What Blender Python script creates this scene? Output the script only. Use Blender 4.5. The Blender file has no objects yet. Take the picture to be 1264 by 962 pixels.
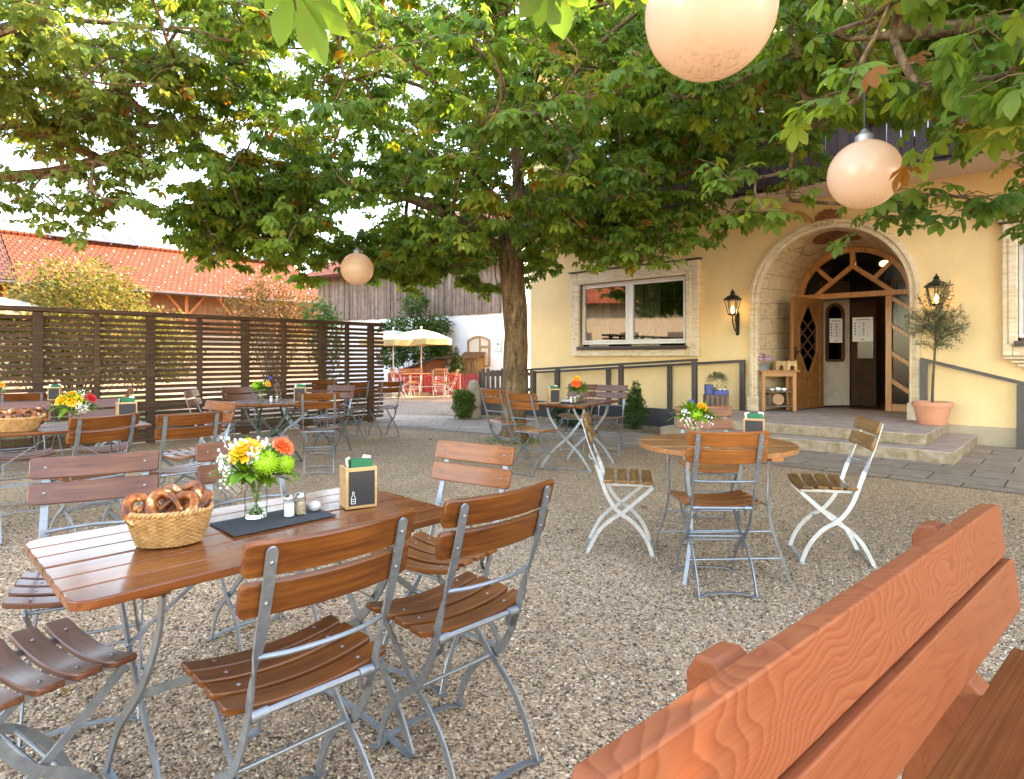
import bpy, bmesh, math, random
import numpy as np
from mathutils import Vector, Matrix, noise
from math import sin, cos, pi, radians, sqrt, atan2

R = random.Random(7)
NR = np.random.default_rng(11)
SC = bpy.context.scene
COL = SC.collection
CAMH, FPX, CX0, HY = 1.26, 754.0, 632.0, 440.0


def gpt(px, py, z=0.0):
    """point at height z that stands at this place of the yard"""
    Y = (CAMH - z) * FPX / (py - HY)
    return Vector(((px - CX0) * Y / FPX, Y, z))


# ------------------------------------------------------------------ materials
class NT:
    def __init__(self, name):
        self.m = bpy.data.materials.new(name)
        self.m.use_nodes = True
        self.t = self.m.node_tree
        self.t.nodes.clear()
        self.out = self.n('ShaderNodeOutputMaterial')

    def n(self, typ, **kw):
        nd = self.t.nodes.new(typ)
        for k, v in kw.items():
            if k.startswith('i_'):
                key = k[2:].replace('_', ' ')
                nd.inputs[key].default_value = v
            else:
                setattr(nd, k, v)
        return nd

    def l(self, a, b):
        self.t.links.new(a, b)
        return self

    def coords(self, scale=(1, 1, 1), rnd=False, kind='Object'):
        tc = self.n('ShaderNodeTexCoord')
        mp = self.n('ShaderNodeMapping')
        mp.inputs['Scale'].default_value = scale
        self.l(tc.outputs[kind], mp.inputs['Vector'])
        if rnd:
            oi = self.n('ShaderNodeObjectInfo')
            mu = self.n('ShaderNodeMath', operation='MULTIPLY')
            mu.inputs[1].default_value = 37.0
            self.l(oi.outputs['Random'], mu.inputs[0])
            ad = self.n('ShaderNodeVectorMath', operation='ADD')
            self.l(tc.outputs[kind], ad.inputs[0])
            self.l(mu.outputs[0], ad.inputs[1])
            self.l(ad.outputs[0], mp.inputs['Vector'])
        return mp.outputs[0]

    def noise(self, vec, scale, detail=4, rough=0.55, dist=0.0):
        nd = self.n('ShaderNodeTexNoise')
        nd.inputs['Scale'].default_value = scale
        nd.inputs['Detail'].default_value = detail
        nd.inputs['Roughness'].default_value = rough
        nd.inputs['Distortion'].default_value = dist
        self.l(vec, nd.inputs['Vector'])
        return nd.outputs['Fac']

    def ramp(self, fac, stops, interp='LINEAR'):
        nd = self.n('ShaderNodeValToRGB')
        cr = nd.color_ramp
        cr.interpolation = interp
        while len(cr.elements) < len(stops):
            cr.elements.new(0.5)
        for e, (p, c) in zip(cr.elements, stops):
            e.position = p
            e.color = (*c, 1) if len(c) == 3 else c
        self.l(fac, nd.inputs['Fac'])
        return nd.outputs['Color']

    def mix(self, fac, a, b, mode='MIX'):
        nd = self.n('ShaderNodeMix', data_type='RGBA', blend_type=mode)
        for s, v in ((0, fac), (6, a), (7, b)):
            if hasattr(v, 'links') or isinstance(v, bpy.types.NodeSocket):
                self.l(v, nd.inputs[s])
            else:
                nd.inputs[s].default_value = v if s == 0 else ((*v, 1) if len(v) == 3 else v)
        return nd.outputs[2]

    def math(self, op, a, b=0.0, clamp=False):
        nd = self.n('ShaderNodeMath', operation=op, use_clamp=clamp)
        for i, v in enumerate((a, b)):
            if isinstance(v, bpy.types.NodeSocket):
                self.l(v, nd.inputs[i])
            else:
                nd.inputs[i].default_value = v
        return nd.outputs[0]

    def bump(self, h, strength=0.3, dist=0.01, normal=None):
        nd = self.n('ShaderNodeBump')
        nd.inputs['Strength'].default_value = strength
        nd.inputs['Distance'].default_value = dist
        self.l(h, nd.inputs['Height'])
        if normal is not None:
            self.l(normal, nd.inputs['Normal'])
        return nd.outputs[0]

    def bsdf(self, color, rough=0.6, metal=0.0, normal=None, spec=0.5, coat=0.0, coat_r=0.1, **kw):
        b = self.n('ShaderNodeBsdfPrincipled')
        def put(name, v):
            s = b.inputs[name]
            if isinstance(v, bpy.types.NodeSocket):
                self.l(v, s)
            else:
                s.default_value = (*v, 1) if (isinstance(v, tuple) and len(v) == 3 and s.type == 'RGBA') else v
        put('Base Color', color)
        put('Roughness', rough)
        put('Metallic', metal)
        put('Specular IOR Level', spec)
        put('Coat Weight', coat)
        put('Coat Roughness', coat_r)
        for k, v in kw.items():
            put(k.replace('_', ' '), v)
        if normal is not None:
            self.l(normal, b.inputs['Normal'])
        self.l(b.outputs[0], self.out.inputs['Surface'])
        self.b = b
        return b


M = {}


def plain(name, col, rough=0.6, metal=0.0, var=0.15, scale=6.0, bump=0.0, bscale=40.0, rnd=True, **kw):
    t = NT(name)
    v = t.coords(rnd=rnd)
    f = t.noise(v, scale, 5)
    lo = tuple(c * (1 - var) for c in col)
    hi = tuple(min(1, c * (1 + var)) for c in col)
    c = t.ramp(f, [(0.3, lo), (0.7, hi)])
    nrm = None
    if bump:
        nrm = t.bump(t.noise(v, bscale, 4), bump, 0.004)
    t.bsdf(c, rough, metal, nrm, **kw)
    M[name] = t.m
    return t.m


def wood(name, cols, rough=0.35, coat=0.0, grain=(1.5, 45, 45), bump=0.15, wear=None, coat_r=0.12, spec=0.4, knots=0.0):
    """wood with its grain along the local x axis"""
    t = NT(name)
    v = t.coords(grain, rnd=True)
    f = t.noise(v, 1.0, 6, 0.6, 0.4)
    v2 = t.coords((1, 1, 1), rnd=True)
    g = t.noise(v2, 5.0, 3)
    h = t.math('ADD', t.math('MULTIPLY', f, 0.72), t.math('MULTIPLY', g, 0.28))
    n = len(cols)
    c = t.ramp(h, [(0.33 + 0.36 * i / (n - 1), cc) for i, cc in enumerate(cols)])
    oi = t.n('ShaderNodeObjectInfo')
    rb = t.math('ADD', t.math('MULTIPLY', oi.outputs['Random'], 0.34), 0.83)
    cbx = t.n('ShaderNodeCombineColor')
    for q in range(3): t.l(rb, cbx.inputs[q])
    c = t.mix(1.0, c, cbx.outputs[0], 'MULTIPLY')
    if wear:
        w = t.noise(v2, 14.0, 6, 0.7)
        wf = t.ramp(w, [(0.60, (0, 0, 0)), (0.72, (1, 1, 1))])
        c = t.mix(wf, c, wear)
    rv = t.math('ADD', t.math('MULTIPLY', g, 0.25), rough - 0.12)
    t.bsdf(c, rv, 0, t.bump(f, bump, 0.002), spec=spec, coat=coat, coat_r=coat_r)
    M[name] = t.m


# varnished garden furniture
wood('varnish', [(0.064, 0.016, 0.0035), (0.122, 0.034, 0.006), (0.205, 0.064, 0.010)], 0.36, 0.22, (2.2, 70, 70), 0.10, coat_r=0.16, spec=0.25)
wood('varnish_light', [(0.14, 0.040, 0.009), (0.23, 0.07, 0.016), (0.33, 0.11, 0.028)], 0.36, 0.3, (2.2, 70, 70), 0.10, coat_r=0.18, spec=0.25)
wood('varnish_worn', [(0.085, 0.036, 0.010), (0.19, 0.085, 0.022), (0.31, 0.155, 0.046)], 0.42, 0.2, (2.5, 48, 48), 0.25, wear=(0.085, 0.034, 0.010), coat_r=0.3)
wood('varnish_purple', [(0.075, 0.024, 0.012), (0.12, 0.040, 0.020), (0.18, 0.066, 0.034)], 0.38, 0.35, (2.2, 70, 70), 0.10, coat_r=0.2, spec=0.25)
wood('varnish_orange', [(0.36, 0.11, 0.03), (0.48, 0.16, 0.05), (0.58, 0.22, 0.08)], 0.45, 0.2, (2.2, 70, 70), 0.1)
wood('table_wood', [(0.085, 0.020, 0.006), (0.15, 0.042, 0.011), (0.24, 0.078, 0.020)], 0.28, 0.36, (1.8, 55, 55), 0.06, coat_r=0.11, spec=0.2)
wood('table_wood_pale', [(0.24, 0.085, 0.025), (0.36, 0.14, 0.045), (0.48, 0.20, 0.07)], 0.34, 0.3, (1.8, 55, 55), 0.12, coat_r=0.2)
wood('fence_wood', [(0.034, 0.016, 0.008), (0.078, 0.038, 0.018), (0.150, 0.080, 0.042)], 0.7, 0, (1.5, 50, 50), 0.4)
wood('oak_door', [(0.30, 0.115, 0.030), (0.48, 0.20, 0.055), (0.60, 0.28, 0.09)], 0.42, 0.2, (40, 40, 2.0), 0.12)
wood('oak_dark', [(0.05, 0.02, 0.009), (0.085, 0.036, 0.015), (0.13, 0.06, 0.026)], 0.5, 0.1, (40, 40, 2.0), 0.15)
wood('door_leaf_wood', [(0.16, 0.058, 0.016), (0.27, 0.105, 0.029), (0.37, 0.16, 0.05)], 0.45, 0.15, (40, 40, 2.0), 0.15)
wood('pine', [(0.38, 0.21, 0.085), (0.48, 0.28, 0.12), (0.58, 0.37, 0.17)], 0.5, 0.1, (3, 40, 40), 0.1)
wood('shelf_wood', [(0.30, 0.13, 0.045), (0.42, 0.19, 0.07), (0.52, 0.26, 0.11)], 0.5, 0.1, (30, 30, 3), 0.15)
wood('barn_board', [(0.085, 0.056, 0.042), (0.20, 0.135, 0.10), (0.36, 0.26, 0.20)], 0.85, 0, (9, 9, 0.5), 0.4)
wood('balcony_wood', [(0.028, 0.013, 0.012), (0.055, 0.028, 0.025), (0.09, 0.05, 0.045)], 0.6, 0, (12, 12, 0.8), 0.3)
wood('grey_board', [(0.06, 0.046, 0.040), (0.11, 0.085, 0.074), (0.18, 0.14, 0.12)], 0.8, 0, (14, 14, 0.8), 0.3)
wood('manger_wood', [(0.22, 0.12, 0.045), (0.36, 0.21, 0.085), (0.50, 0.31, 0.14)], 0.8, 0, (14, 14, 1), 0.3)
wood('shed_wood', [(0.15, 0.055, 0.022), (0.23, 0.09, 0.036), (0.31, 0.135, 0.06)], 0.75, 0, (8, 8, 0.6), 0.3)
wood('red_paint', [(0.42, 0.04, 0.04), (0.50, 0.055, 0.05), (0.56, 0.075, 0.065)], 0.6, 0, (10, 10, 1), 0.1)


def bench_wood(name, ramp, rings, rough, wavy=False):
    """softwood plank: cathedral figure along x"""
    t = NT(name)
    v = t.coords((0.9, 6.0, 6.0), rnd=True)
    warp = t.noise(v, 1.6, 2, 0.45, 0.6)
    v3 = t.coords((5.5, 14, 14), rnd=True)
    w2 = t.noise(v3, 1.0, 2, 0.5)
    if wavy:
        vw = t.coords((1, 1, 1))
        sx = t.n('ShaderNodeSeparateXYZ'); t.l(vw, sx.inputs[0])
        n1 = t.noise(t.coords((3.2, 5.0, 5.0)), 1.0, 1, 0.4)
        n2 = t.noise(t.coords((8.0, 15.0, 12.0)), 1.0, 1, 0.4)
        base = t.math('ADD', t.math('MULTIPLY', sx.outputs[0], 20.0), t.math('MULTIPLY', sx.outputs[1], -32.0))
        ph = t.math('ADD', base, t.math('ADD', t.math('MULTIPLY', n1, 17.0), t.math('MULTIPLY', n2, 5.5)))
    else:
        ph = t.math('ADD', t.math('MULTIPLY', warp, rings), t.math('MULTIPLY', w2, rings * 0.10))
    fr = t.math('FRACT', ph)
    c = t.ramp(fr, ramp)
    v4 = t.coords((4, 260, 260), rnd=True)
    fine = t.noise(v4, 1.0, 3)
    c = t.mix(0.22, c, t.ramp(fine, [(0.35, (0.15, 0.032, 0.011)), (0.65, (0.34, 0.10, 0.038))]), 'MIX')
    big = t.noise(t.coords((1, 1, 1), rnd=True), 3.0, 3)
    c = t.mix(t.math('MULTIPLY', big, 0.30), c, (0.22, 0.065, 0.028), 'MIX')
    t.bsdf(c, rough, 0, t.bump(fine, 0.12, 0.001), spec=0.25, coat=0.0, coat_r=0.35)
    M[name] = t.m


bench_wood('bench_wood', [(0.0, (0.245, 0.068, 0.025)), (0.5, (0.235, 0.063, 0.023)), (0.8, (0.21, 0.052, 0.019)), (0.93, (0.18, 0.042, 0.015)), (1.0, (0.245, 0.068, 0.025))], 9.0, 0.5)
bench_wood('bench_wood_wavy', [(0.0, (0.285, 0.088, 0.035)), (0.30, (0.255, 0.072, 0.027)), (0.65, (0.225, 0.057, 0.020)), (0.86, (0.180, 0.040, 0.013)), (0.94, (0.235, 0.063, 0.023)), (1.0, (0.285, 0.088, 0.035))], 26.0, 0.5, True)
wood('bench_seat_wood', [(0.105, 0.027, 0.007), (0.165, 0.045, 0.012), (0.23, 0.070, 0.019)], 0.7, 0.0, (1.2, 160, 160), 0.3, spec=0.12)

# metals
def metal(name, col, rough, var=0.18):
    t = NT(name)
    v = t.coords(rnd=True)
    f = t.noise(v, 38.0, 5, 0.65)
    c = t.ramp(f, [(0.3, tuple(x * (1 - var) for x in col)), (0.7, tuple(min(1, x * (1 + var)) for x in col))])
    rv = t.math('ADD', t.math('MULTIPLY', f, 0.25), rough - 0.1)
    t.bsdf(c, rv, 0.75, t.bump(t.noise(v, 160.0, 3), 0.12, 0.001))
    M[name] = t.m


metal('galvanised', (0.24, 0.26, 0.28), 0.45)
metal('galvanised_pale', (0.50, 0.50, 0.50), 0.48)
metal('bolt_steel', (0.24, 0.245, 0.25), 0.4)
plain('white_metal', (0.72, 0.69, 0.62), 0.45)
plain('green_metal', (0.012, 0.035, 0.026), 0.4)
plain('rail_metal', (0.060, 0.050, 0.046), 0.45, 0.3)
plain('lantern_iron', (0.018, 0.022, 0.020), 0.45, 0.5, bump=0.2)
plain('wire_grey', (0.05, 0.05, 0.045), 0.6)
plain('copper_dark', (0.075, 0.05, 0.042), 0.45, 0.4)

# plaster, stone, paving
def plaster(name, col, var=0.08, bump=0.35):
    t = NT(name)
    v = t.coords()
    f = t.noise(v, 0.9, 5, 0.6)
    g = t.noise(v, 240.0, 3, 0.6)
    f3 = t.noise(t.coords((1, 1, .35)), 5.5, 6, 0.65)
    f = t.math('ADD', t.math('MULTIPLY', f, 0.6), t.math('MULTIPLY', f3, 0.4))
    c = t.ramp(f, [(0.34, tuple(x * (1 - var) for x in col)), (0.66, tuple(min(1, x * (1 + var)) for x in col))])
    g2 = t.math('ADD', g, t.math('MULTIPLY', t.noise(v, 14, 4), 1.2))
    t.bsdf(c, 0.85, 0, t.bump(g2, bump, 0.004), spec=0.2)
    M[name] = t.m


plaster('plaster_yellow', (0.77, 0.55, 0.29))
plaster('plaster_cream', (0.70, 0.56, 0.43))
plaster('plaster_white', (0.74, 0.72, 0.70))
plaster('plaster_warm', (0.24, 0.19, 0.145))
plaster('plinth', (0.42, 0.33, 0.23), 0.15)
plaster('dark_concrete', (0.055, 0.052, 0.055), 0.2)


def stone(name, cols, joints=False, bscale=1.0):
    t = NT(name)
    v = t.coords((1, 1, 3.2))
    f = t.noise(v, 4.2, 6, 0.62, 1.6)
    f2 = t.noise(t.coords(), 1.2, 3)
    h = t.math('ADD', t.math('MULTIPLY', f, 0.75), t.math('MULTIPLY', f2, 0.25))
    c = t.ramp(h, [(0.36, cols[0]), (0.5, cols[1]), (0.66, cols[2])])
    nrm = t.bump(t.noise(t.coords(), 90, 4), 0.2, 0.002)
    if joints:
        tc = t.n('ShaderNodeTexCoord')
        sp = t.n('ShaderNodeSeparateXYZ')
        t.l(tc.outputs['UV'], sp.inputs[0])
        cb = t.n('ShaderNodeCombineXYZ')
        t.l(sp.outputs[0], cb.inputs[0]); t.l(sp.outputs[1], cb.inputs[1])
        br = t.n('ShaderNodeTexBrick')
        br.inputs['Scale'].default_value = 1.0
        br.inputs['Brick Width'].default_value = 0.46
        br.inputs['Row Height'].default_value = 0.27
        br.inputs['Mortar Size'].default_value = 0.006
        br.inputs['Mortar Smooth'].default_value = 0.3
        br.inputs['Color1'].default_value = (1, 1, 1, 1)
        br.inputs['Color2'].default_value = (0.93, 0.90, 0.87, 1)
        br.inputs['Mortar'].default_value = (0.50, 0.38, 0.25, 1)
        t.l(cb.outputs[0], br.inputs['Vector'])
        c = t.mix(1.0, c, br.outputs['Color'], 'MULTIPLY')
    t.bsdf(c, 0.6, 0, nrm, spec=0.3)
    M[name] = t.m


stone('stone_trim', [(0.52, 0.37, 0.22), (0.68, 0.54, 0.37), (0.75, 0.64, 0.49)])
stone('stone_vault', [(0.50, 0.34, 0.18), (0.66, 0.49, 0.30), (0.74, 0.58, 0.40)], joints=True)


def step_stone(name, top):
    t = NT(name)
    v = t.coords()
    f = t.noise(v, 5.0, 6, 0.65)
    g = t.noise(v, 60.0, 4, 0.6)
    base = t.ramp(f, [(0.3, tuple(x * 0.75 for x in top)), (0.7, tuple(x * 1.2 for x in top))])
    geo = t.n('ShaderNodeNewGeometry')
    sp = t.n('ShaderNodeSeparateXYZ')
    t.l(geo.outputs['Normal'], sp.inputs[0])
    side = t.math('SUBTRACT', 1.0, sp.outputs[2], True)
    moss = t.math('MULTIPLY', side, t.ramp(t.noise(v, 9.0, 5, 0.6), [(0.35, (0.25, 0.25, 0.25)), (0.65, (0.9, 0.9, 0.9))]))
    c = t.mix(moss, base, (0.20, 0.145, 0.062))
    t.bsdf(c, 0.85, 0, t.bump(g, 0.4, 0.004), spec=0.2)
    M[name] = t.m


step_stone('step_stone', (0.47, 0.355, 0.285))


def paving(name):
    t = NT(name)
    v = t.coords((1, 1, 1))
    br = t.n('ShaderNodeTexBrick')
    br.offset = 0.5
    br.inputs['Scale'].default_value = 1.0
    br.inputs['Brick Width'].default_value = 0.62
    br.inputs['Row Height'].default_value = 0.48
    br.inputs['Mortar Size'].default_value = 0.008
    br.inputs['Mortar Smooth'].default_value = 0.4
    br.inputs['Bias'].default_value = 0.0
    br.inputs['Color1'].default_value = (0.40, 0.305, 0.235, 1)
    br.inputs['Color2'].default_value = (0.31, 0.24, 0.185, 1)
    br.inputs['Mortar'].default_value = (0.05, 0.045, 0.035, 1)
    t.l(v, br.inputs['Vector'])
    f = t.noise(v, 7.0, 6, 0.65)
    c = t.mix(0.75, br.outputs['Color'], t.ramp(f, [(0.3, (0.6, 0.58, 0.55)), (0.7, (1.2, 1.18, 1.15))]), 'MULTIPLY')
    h = t.math('ADD', t.math('MULTIPLY', br.outputs['Fac'], -0.6), t.math('MULTIPLY', t.noise(v, 30, 5), 0.35))
    t.bsdf(c, 0.7, 0, t.bump(h, 0.6, 0.012), spec=0.3)
    M[name] = t.m


paving('paving')

STONES = [(0.00, (0.070, 0.053, 0.040)), (0.14, (0.14, 0.098, 0.064)), (0.28, (0.33, 0.225, 0.140)), (0.42, (0.44, 0.306, 0.195)), (0.55, (0.24, 0.195, 0.16)),
          (0.68, (0.50, 0.375, 0.265)), (0.8, (0.21, 0.145, 0.095)), (0.93, (0.52, 0.41, 0.30)), (1.0, (0.60, 0.51, 0.41))]


def gravel(name, scale, tint=(1, 1, 1)):
    t = NT(name)
    v = t.coords()
    wob = t.n('ShaderNodeVectorMath', operation='MULTIPLY_ADD')
    nz = t.n('ShaderNodeTexNoise')
    nz.inputs['Scale'].default_value = scale * 0.7
    t.l(v, nz.inputs['Vector'])
    t.l(nz.outputs['Color'], wob.inputs[0])
    wob.inputs[1].default_value = (0.008, 0.008, 0.008)
    t.l(v, wob.inputs[2])
    vo = t.n('ShaderNodeTexVoronoi', feature='F1')
    vo.inputs['Scale'].default_value = scale
    vo.inputs['Randomness'].default_value = 1.0
    t.l(wob.outputs[0], vo.inputs['Vector'])
    sp = t.n('ShaderNodeSeparateColor')
    t.l(vo.outputs['Color'], sp.inputs[0])
    c = t.ramp(sp.outputs[0], STONES)
    big = t.noise(v, 0.8, 5, 0.6)
    c = t.mix(1.0, c, t.ramp(big, [(0.3, tuple(0.80 * x for x in tint)), (0.7, tuple(1.15 * x for x in tint))]), 'MULTIPLY')
    vo2 = t.n('ShaderNodeTexVoronoi', feature='F1')
    vo2.inputs['Scale'].default_value = scale * 2.3
    t.l(v, vo2.inputs['Vector'])
    tilt = t.math('MULTIPLY', sp.outputs[1], 0.5)
    h = t.math('ADD', t.math('ADD', t.math('MULTIPLY', vo.outputs['Distance'], -1.0), t.math('MULTIPLY', vo2.outputs['Distance'], -0.3)), tilt)
    t.bsdf(c, 0.8, 0, t.bump(h, 0.75, 0.010), spec=0.2)
    M[name] = t.m


gravel('gravel', 105.0, (1.42, 1.26, 1.11))
gravel('road_gravel', 60.0, (0.9, 0.92, 0.98))
gravel('bed_pebbles', 28.0, (1.0, 0.92, 0.8))


def pebble_mat():
    t = NT('pebble')
    a = t.n('ShaderNodeAttribute', attribute_name='tone')
    c = t.ramp(a.outputs['Fac'], STONES)
    v = t.coords()
    c = t.mix(1.0, c, t.ramp(t.noise(v, 260, 3), [(0.3, (0.8, 0.8, 0.8)), (0.7, (1.15, 1.15, 1.15))]), 'MULTIPLY')
    t.bsdf(c, 0.8, 0, None, spec=0.15)
    M['pebble'] = t.m


pebble_mat()


def grass_mat():
    t = NT('grass')
    a = t.n('ShaderNodeAttribute', attribute_name='tone')
    c = t.ramp(a.outputs['Fac'], [(0, (0.06, 0.13, 0.012)), (0.6, (0.12, 0.22, 0.02)), (1, (0.24, 0.26, 0.05))])
    t.bsdf(c, 0.6, spec=0.2)
    M['grass'] = t.m


grass_mat()
plain('lawn', (0.075, 0.095, 0.022), 0.9, 0, 0.35, 3.0, 0.8, 60, rnd=False)


def roof_tiles(name, c1, c2, wdt=0.24, row=0.34):
    t = NT(name)
    v = t.coords()
    br = t.n('ShaderNodeTexBrick')
    br.offset = 0.5
    br.inputs['Scale'].default_value = 1.0
    br.inputs['Brick Width'].default_value = wdt
    br.inputs['Row Height'].default_value = row
    br.inputs['Mortar Size'].default_value = 0.035
    br.inputs['Mortar Smooth'].default_value = 0.6
    br.inputs['Color1'].default_value = (*c1, 1)
    br.inputs['Color2'].default_value = (*c2, 1)
    br.inputs['Mortar'].default_value = (c2[0] * 0.35, c2[1] * 0.3, c2[2] * 0.3, 1)
    t.l(v, br.inputs['Vector'])
    c = t.mix(0.7, br.outputs['Color'], t.ramp(t.noise(v, 1.4, 5, 0.6), [(0.3, (0.72, 0.68, 0.66)), (0.7, (1.15, 1.1, 1.1))]), 'MULTIPLY')
    sp = t.n('ShaderNodeSeparateXYZ')
    t.l(v, sp.inputs[0])
    saw = t.math('FRACT', t.math('DIVIDE', sp.outputs[1], row))
    h = t.math('SUBTRACT', t.math('MULTIPLY', saw, -0.6), t.math('MULTIPLY', br.outputs['Fac'], 0.6))
    t.bsdf(c, 0.8, 0, t.bump(h, 0.9, 0.05), spec=0.2)
    M[name] = t.m


roof_tiles('tile_orange', (0.215, 0.052, 0.020), (0.155, 0.035, 0.014))
roof_tiles('tile_dark', (0.12, 0.045, 0.028), (0.07, 0.026, 0.018))

# foliage
def leafmat(name, stops, trans=0.45, rough=0.45, patch=None):
    t = NT(name)
    a = t.n('ShaderNodeAttribute', attribute_name='tone')
    c = t.ramp(a.outputs['Fac'], stops)
    if patch:
        v = t.coords()
        f = t.ramp(t.noise(v, 16.0, 4, 0.6), [(0.58, (0, 0, 0)), (0.70, (1, 1, 1))])
        c = t.mix(t.math('MULTIPLY', f, 0.55), c, patch)
    b = t.bsdf(c, rough, spec=0.22)
    tr = t.n('ShaderNodeBsdfTranslucent')
    hs = t.n('ShaderNodeHueSaturation')
    hs.inputs['Saturation'].default_value = 1.1
    hs.inputs['Value'].default_value = 1.5
    t.l(c, hs.inputs['Color'])
    t.l(hs.outputs[0], tr.inputs['Color'])
    mx = t.n('ShaderNodeMixShader')
    mx.inputs[0].default_value = trans
    t.l(b.outputs[0], mx.inputs[1])
    t.l(tr.outputs[0], mx.inputs[2])
    t.l(mx.outputs[0], t.out.inputs['Surface'])
    M[name] = t.m


leafmat('leaf_chestnut', [(0.0, (0.075, 0.155, 0.042)), (0.35, (0.125, 0.215, 0.042)), (0.62, (0.19, 0.26, 0.040)), (0.80, (0.26, 0.29, 0.045)), (0.92, (0.30, 0.25, 0.05)), (0.98, (0.33, 0.17, 0.04)), (1.0, (0.28, 0.11, 0.03))], trans=0.55, patch=(0.22, 0.18, 0.04))
leafmat('leaf_chestnut_yellow', [(0.0, (0.10, 0.17, 0.042)), (0.4, (0.165, 0.215, 0.044)), (0.7, (0.24, 0.25, 0.05)), (0.88, (0.29, 0.23, 0.05)), (0.95, (0.30, 0.13, 0.04)), (1.0, (0.25, 0.075, 0.035))], trans=0.5, patch=(0.25, 0.16, 0.04))
leafmat('leaf_bush_yellow', [(0.0, (0.095, 0.110, 0.020)), (0.5, (0.19, 0.165, 0.040)), (0.8, (0.27, 0.19, 0.07)), (1.0, (0.29, 0.15, 0.075))], 0.35)
leafmat('leaf_bush_rust', [(0.0, (0.08, 0.075, 0.018)), (0.5, (0.16, 0.095, 0.035)), (1.0, (0.23, 0.11, 0.055))], 0.35)
leafmat('leaf_box', [(0.0, (0.022, 0.055, 0.014)), (0.6, (0.05, 0.10, 0.022)), (1.0, (0.09, 0.15, 0.03))], 0.25)
leafmat('leaf_box_pale', [(0.0, (0.05, 0.10, 0.018)), (0.6, (0.10, 0.16, 0.03)), (1.0, (0.20, 0.26, 0.06))], 0.3)
leafmat('leaf_conifer', [(0.0, (0.018, 0.042, 0.022)), (0.7, (0.032, 0.068, 0.034)), (1.0, (0.06, 0.10, 0.05))], 0.15)
leafmat('leaf_olive', [(0.0, (0.11, 0.13, 0.065)), (0.6, (0.20, 0.21, 0.11)), (1.0, (0.32, 0.29, 0.15))], 0.3)
leafmat('leaf_wall_tree', [(0.0, (0.035, 0.085, 0.026)), (0.6, (0.08, 0.15, 0.035)), (1.0, (0.16, 0.21, 0.06))], 0.35)
leafmat('leaf_posy', [(0.0, (0.05, 0.14, 0.01)), (0.6, (0.13, 0.26, 0.02)), (1.0, (0.24, 0.36, 0.03))], 0.35)
leafmat('leaf_litter', [(0.0, (0.10, 0.045, 0.018)), (0.6, (0.20, 0.09, 0.03)), (1.0, (0.33, 0.20, 0.05))], 0.1, 0.7)


def bark(name, cols):
    t = NT(name)
    v = t.coords((7, 7, 1.6))
    f = t.noise(v, 2.2, 7, 0.65, 0.8)
    g = t.noise(t.coords(), 26, 5, 0.6)
    h = t.math('ADD', t.math('MULTIPLY', f, 0.7), t.math('MULTIPLY', g, 0.3))
    c = t.ramp(h, [(0.36, cols[0]), (0.5, cols[1]), (0.66, cols[2])])
    t.bsdf(c, 0.9, 0, t.bump(h, 1.0, 0.03), spec=0.15)
    M[name] = t.m


bark('bark', [(0.048, 0.028, 0.014), (0.135, 0.085, 0.045), (0.27, 0.18, 0.10)])
bark('bark_pale', [(0.06, 0.045, 0.03), (0.12, 0.09, 0.06), (0.2, 0.16, 0.11)])

# small goods
plain('felt', (0.040, 0.042, 0.047), 0.95, 0, 0.75, 260.0, 0.8, 400.0)
plain('chalkboard', (0.030, 0.023, 0.020), 0.7, 0, 0.2)
plain('chalk', (0.8, 0.8, 0.78), 0.8)
plain('napkin_green', (0.012, 0.13, 0.055), 0.85, 0, 0.12, 20)
plain('napkin_white', (0.78, 0.76, 0.72), 0.85)
plain('cutlery_steel', (0.6, 0.6, 0.6), 0.25, 0.9)
plain('salt', (0.85, 0.84, 0.82), 0.7)
plain('pepper', (0.45, 0.31, 0.18), 0.8, 0, 0.5, 300)
plain('pebble_stone', (0.42, 0.40, 0.37), 0.6, 0, 0.35, 25)
plain('flower_yellow', (0.86, 0.40, 0.012), 0.6, 0, 0.15, 60)
plain('flower_orange', (0.84, 0.12, 0.025), 0.6, 0, 0.2, 60)
plain('flower_red', (0.55, 0.012, 0.02), 0.6, 0, 0.2, 60)
plain('flower_green', (0.24, 0.42, 0.015), 0.65, 0, 0.25, 80)
plain('flower_white', (0.82, 0.78, 0.72), 0.7, 0, 0.08)
plain('flower_blue', (0.20, 0.16, 0.55), 0.7, 0, 0.2)
plain('flower_pink', (0.68, 0.36, 0.50), 0.7, 0, 0.25, 80)
plain('stem_green', (0.12, 0.17, 0.03), 0.6, 0, 0.25)
plain('terracotta', (0.62, 0.26, 0.15), 0.75, 0, 0.08, 5, 0.1, 60)
plain('soil', (0.04, 0.028, 0.02), 0.95)
plain('blue_pot', (0.04, 0.06, 0.24), 0.5)
plain('zinc', (0.35, 0.35, 0.36), 0.45, 0.6)
plain('crate_wood', (0.16, 0.10, 0.07), 0.8, 0, 0.25)
plain('white_paint', (0.78, 0.76, 0.74), 0.4, 0, 0.04)
plain('curtain', (0.72, 0.68, 0.60), 0.9, 0, 0.06)
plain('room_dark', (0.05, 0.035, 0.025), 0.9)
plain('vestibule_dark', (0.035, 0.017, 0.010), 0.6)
plain('vestibule_floor', (0.13, 0.055, 0.028), 0.45)
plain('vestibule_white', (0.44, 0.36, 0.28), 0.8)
plain('inner_door_wood', (0.045, 0.020, 0.010), 0.8, 0, 0.3, spec=0.15)
plain('painted_brown', (0.24, 0.085, 0.038), 0.85, 0, 0.45, 14)
plain('painted_line', (0.30, 0.19, 0.09), 0.85)
plain('paper', (0.75, 0.70, 0.68), 0.8, 0, 0.03)
plain('print_grey', (0.30, 0.27, 0.27), 0.8)
plain('print_blue', (0.10, 0.22, 0.42), 0.8)
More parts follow.
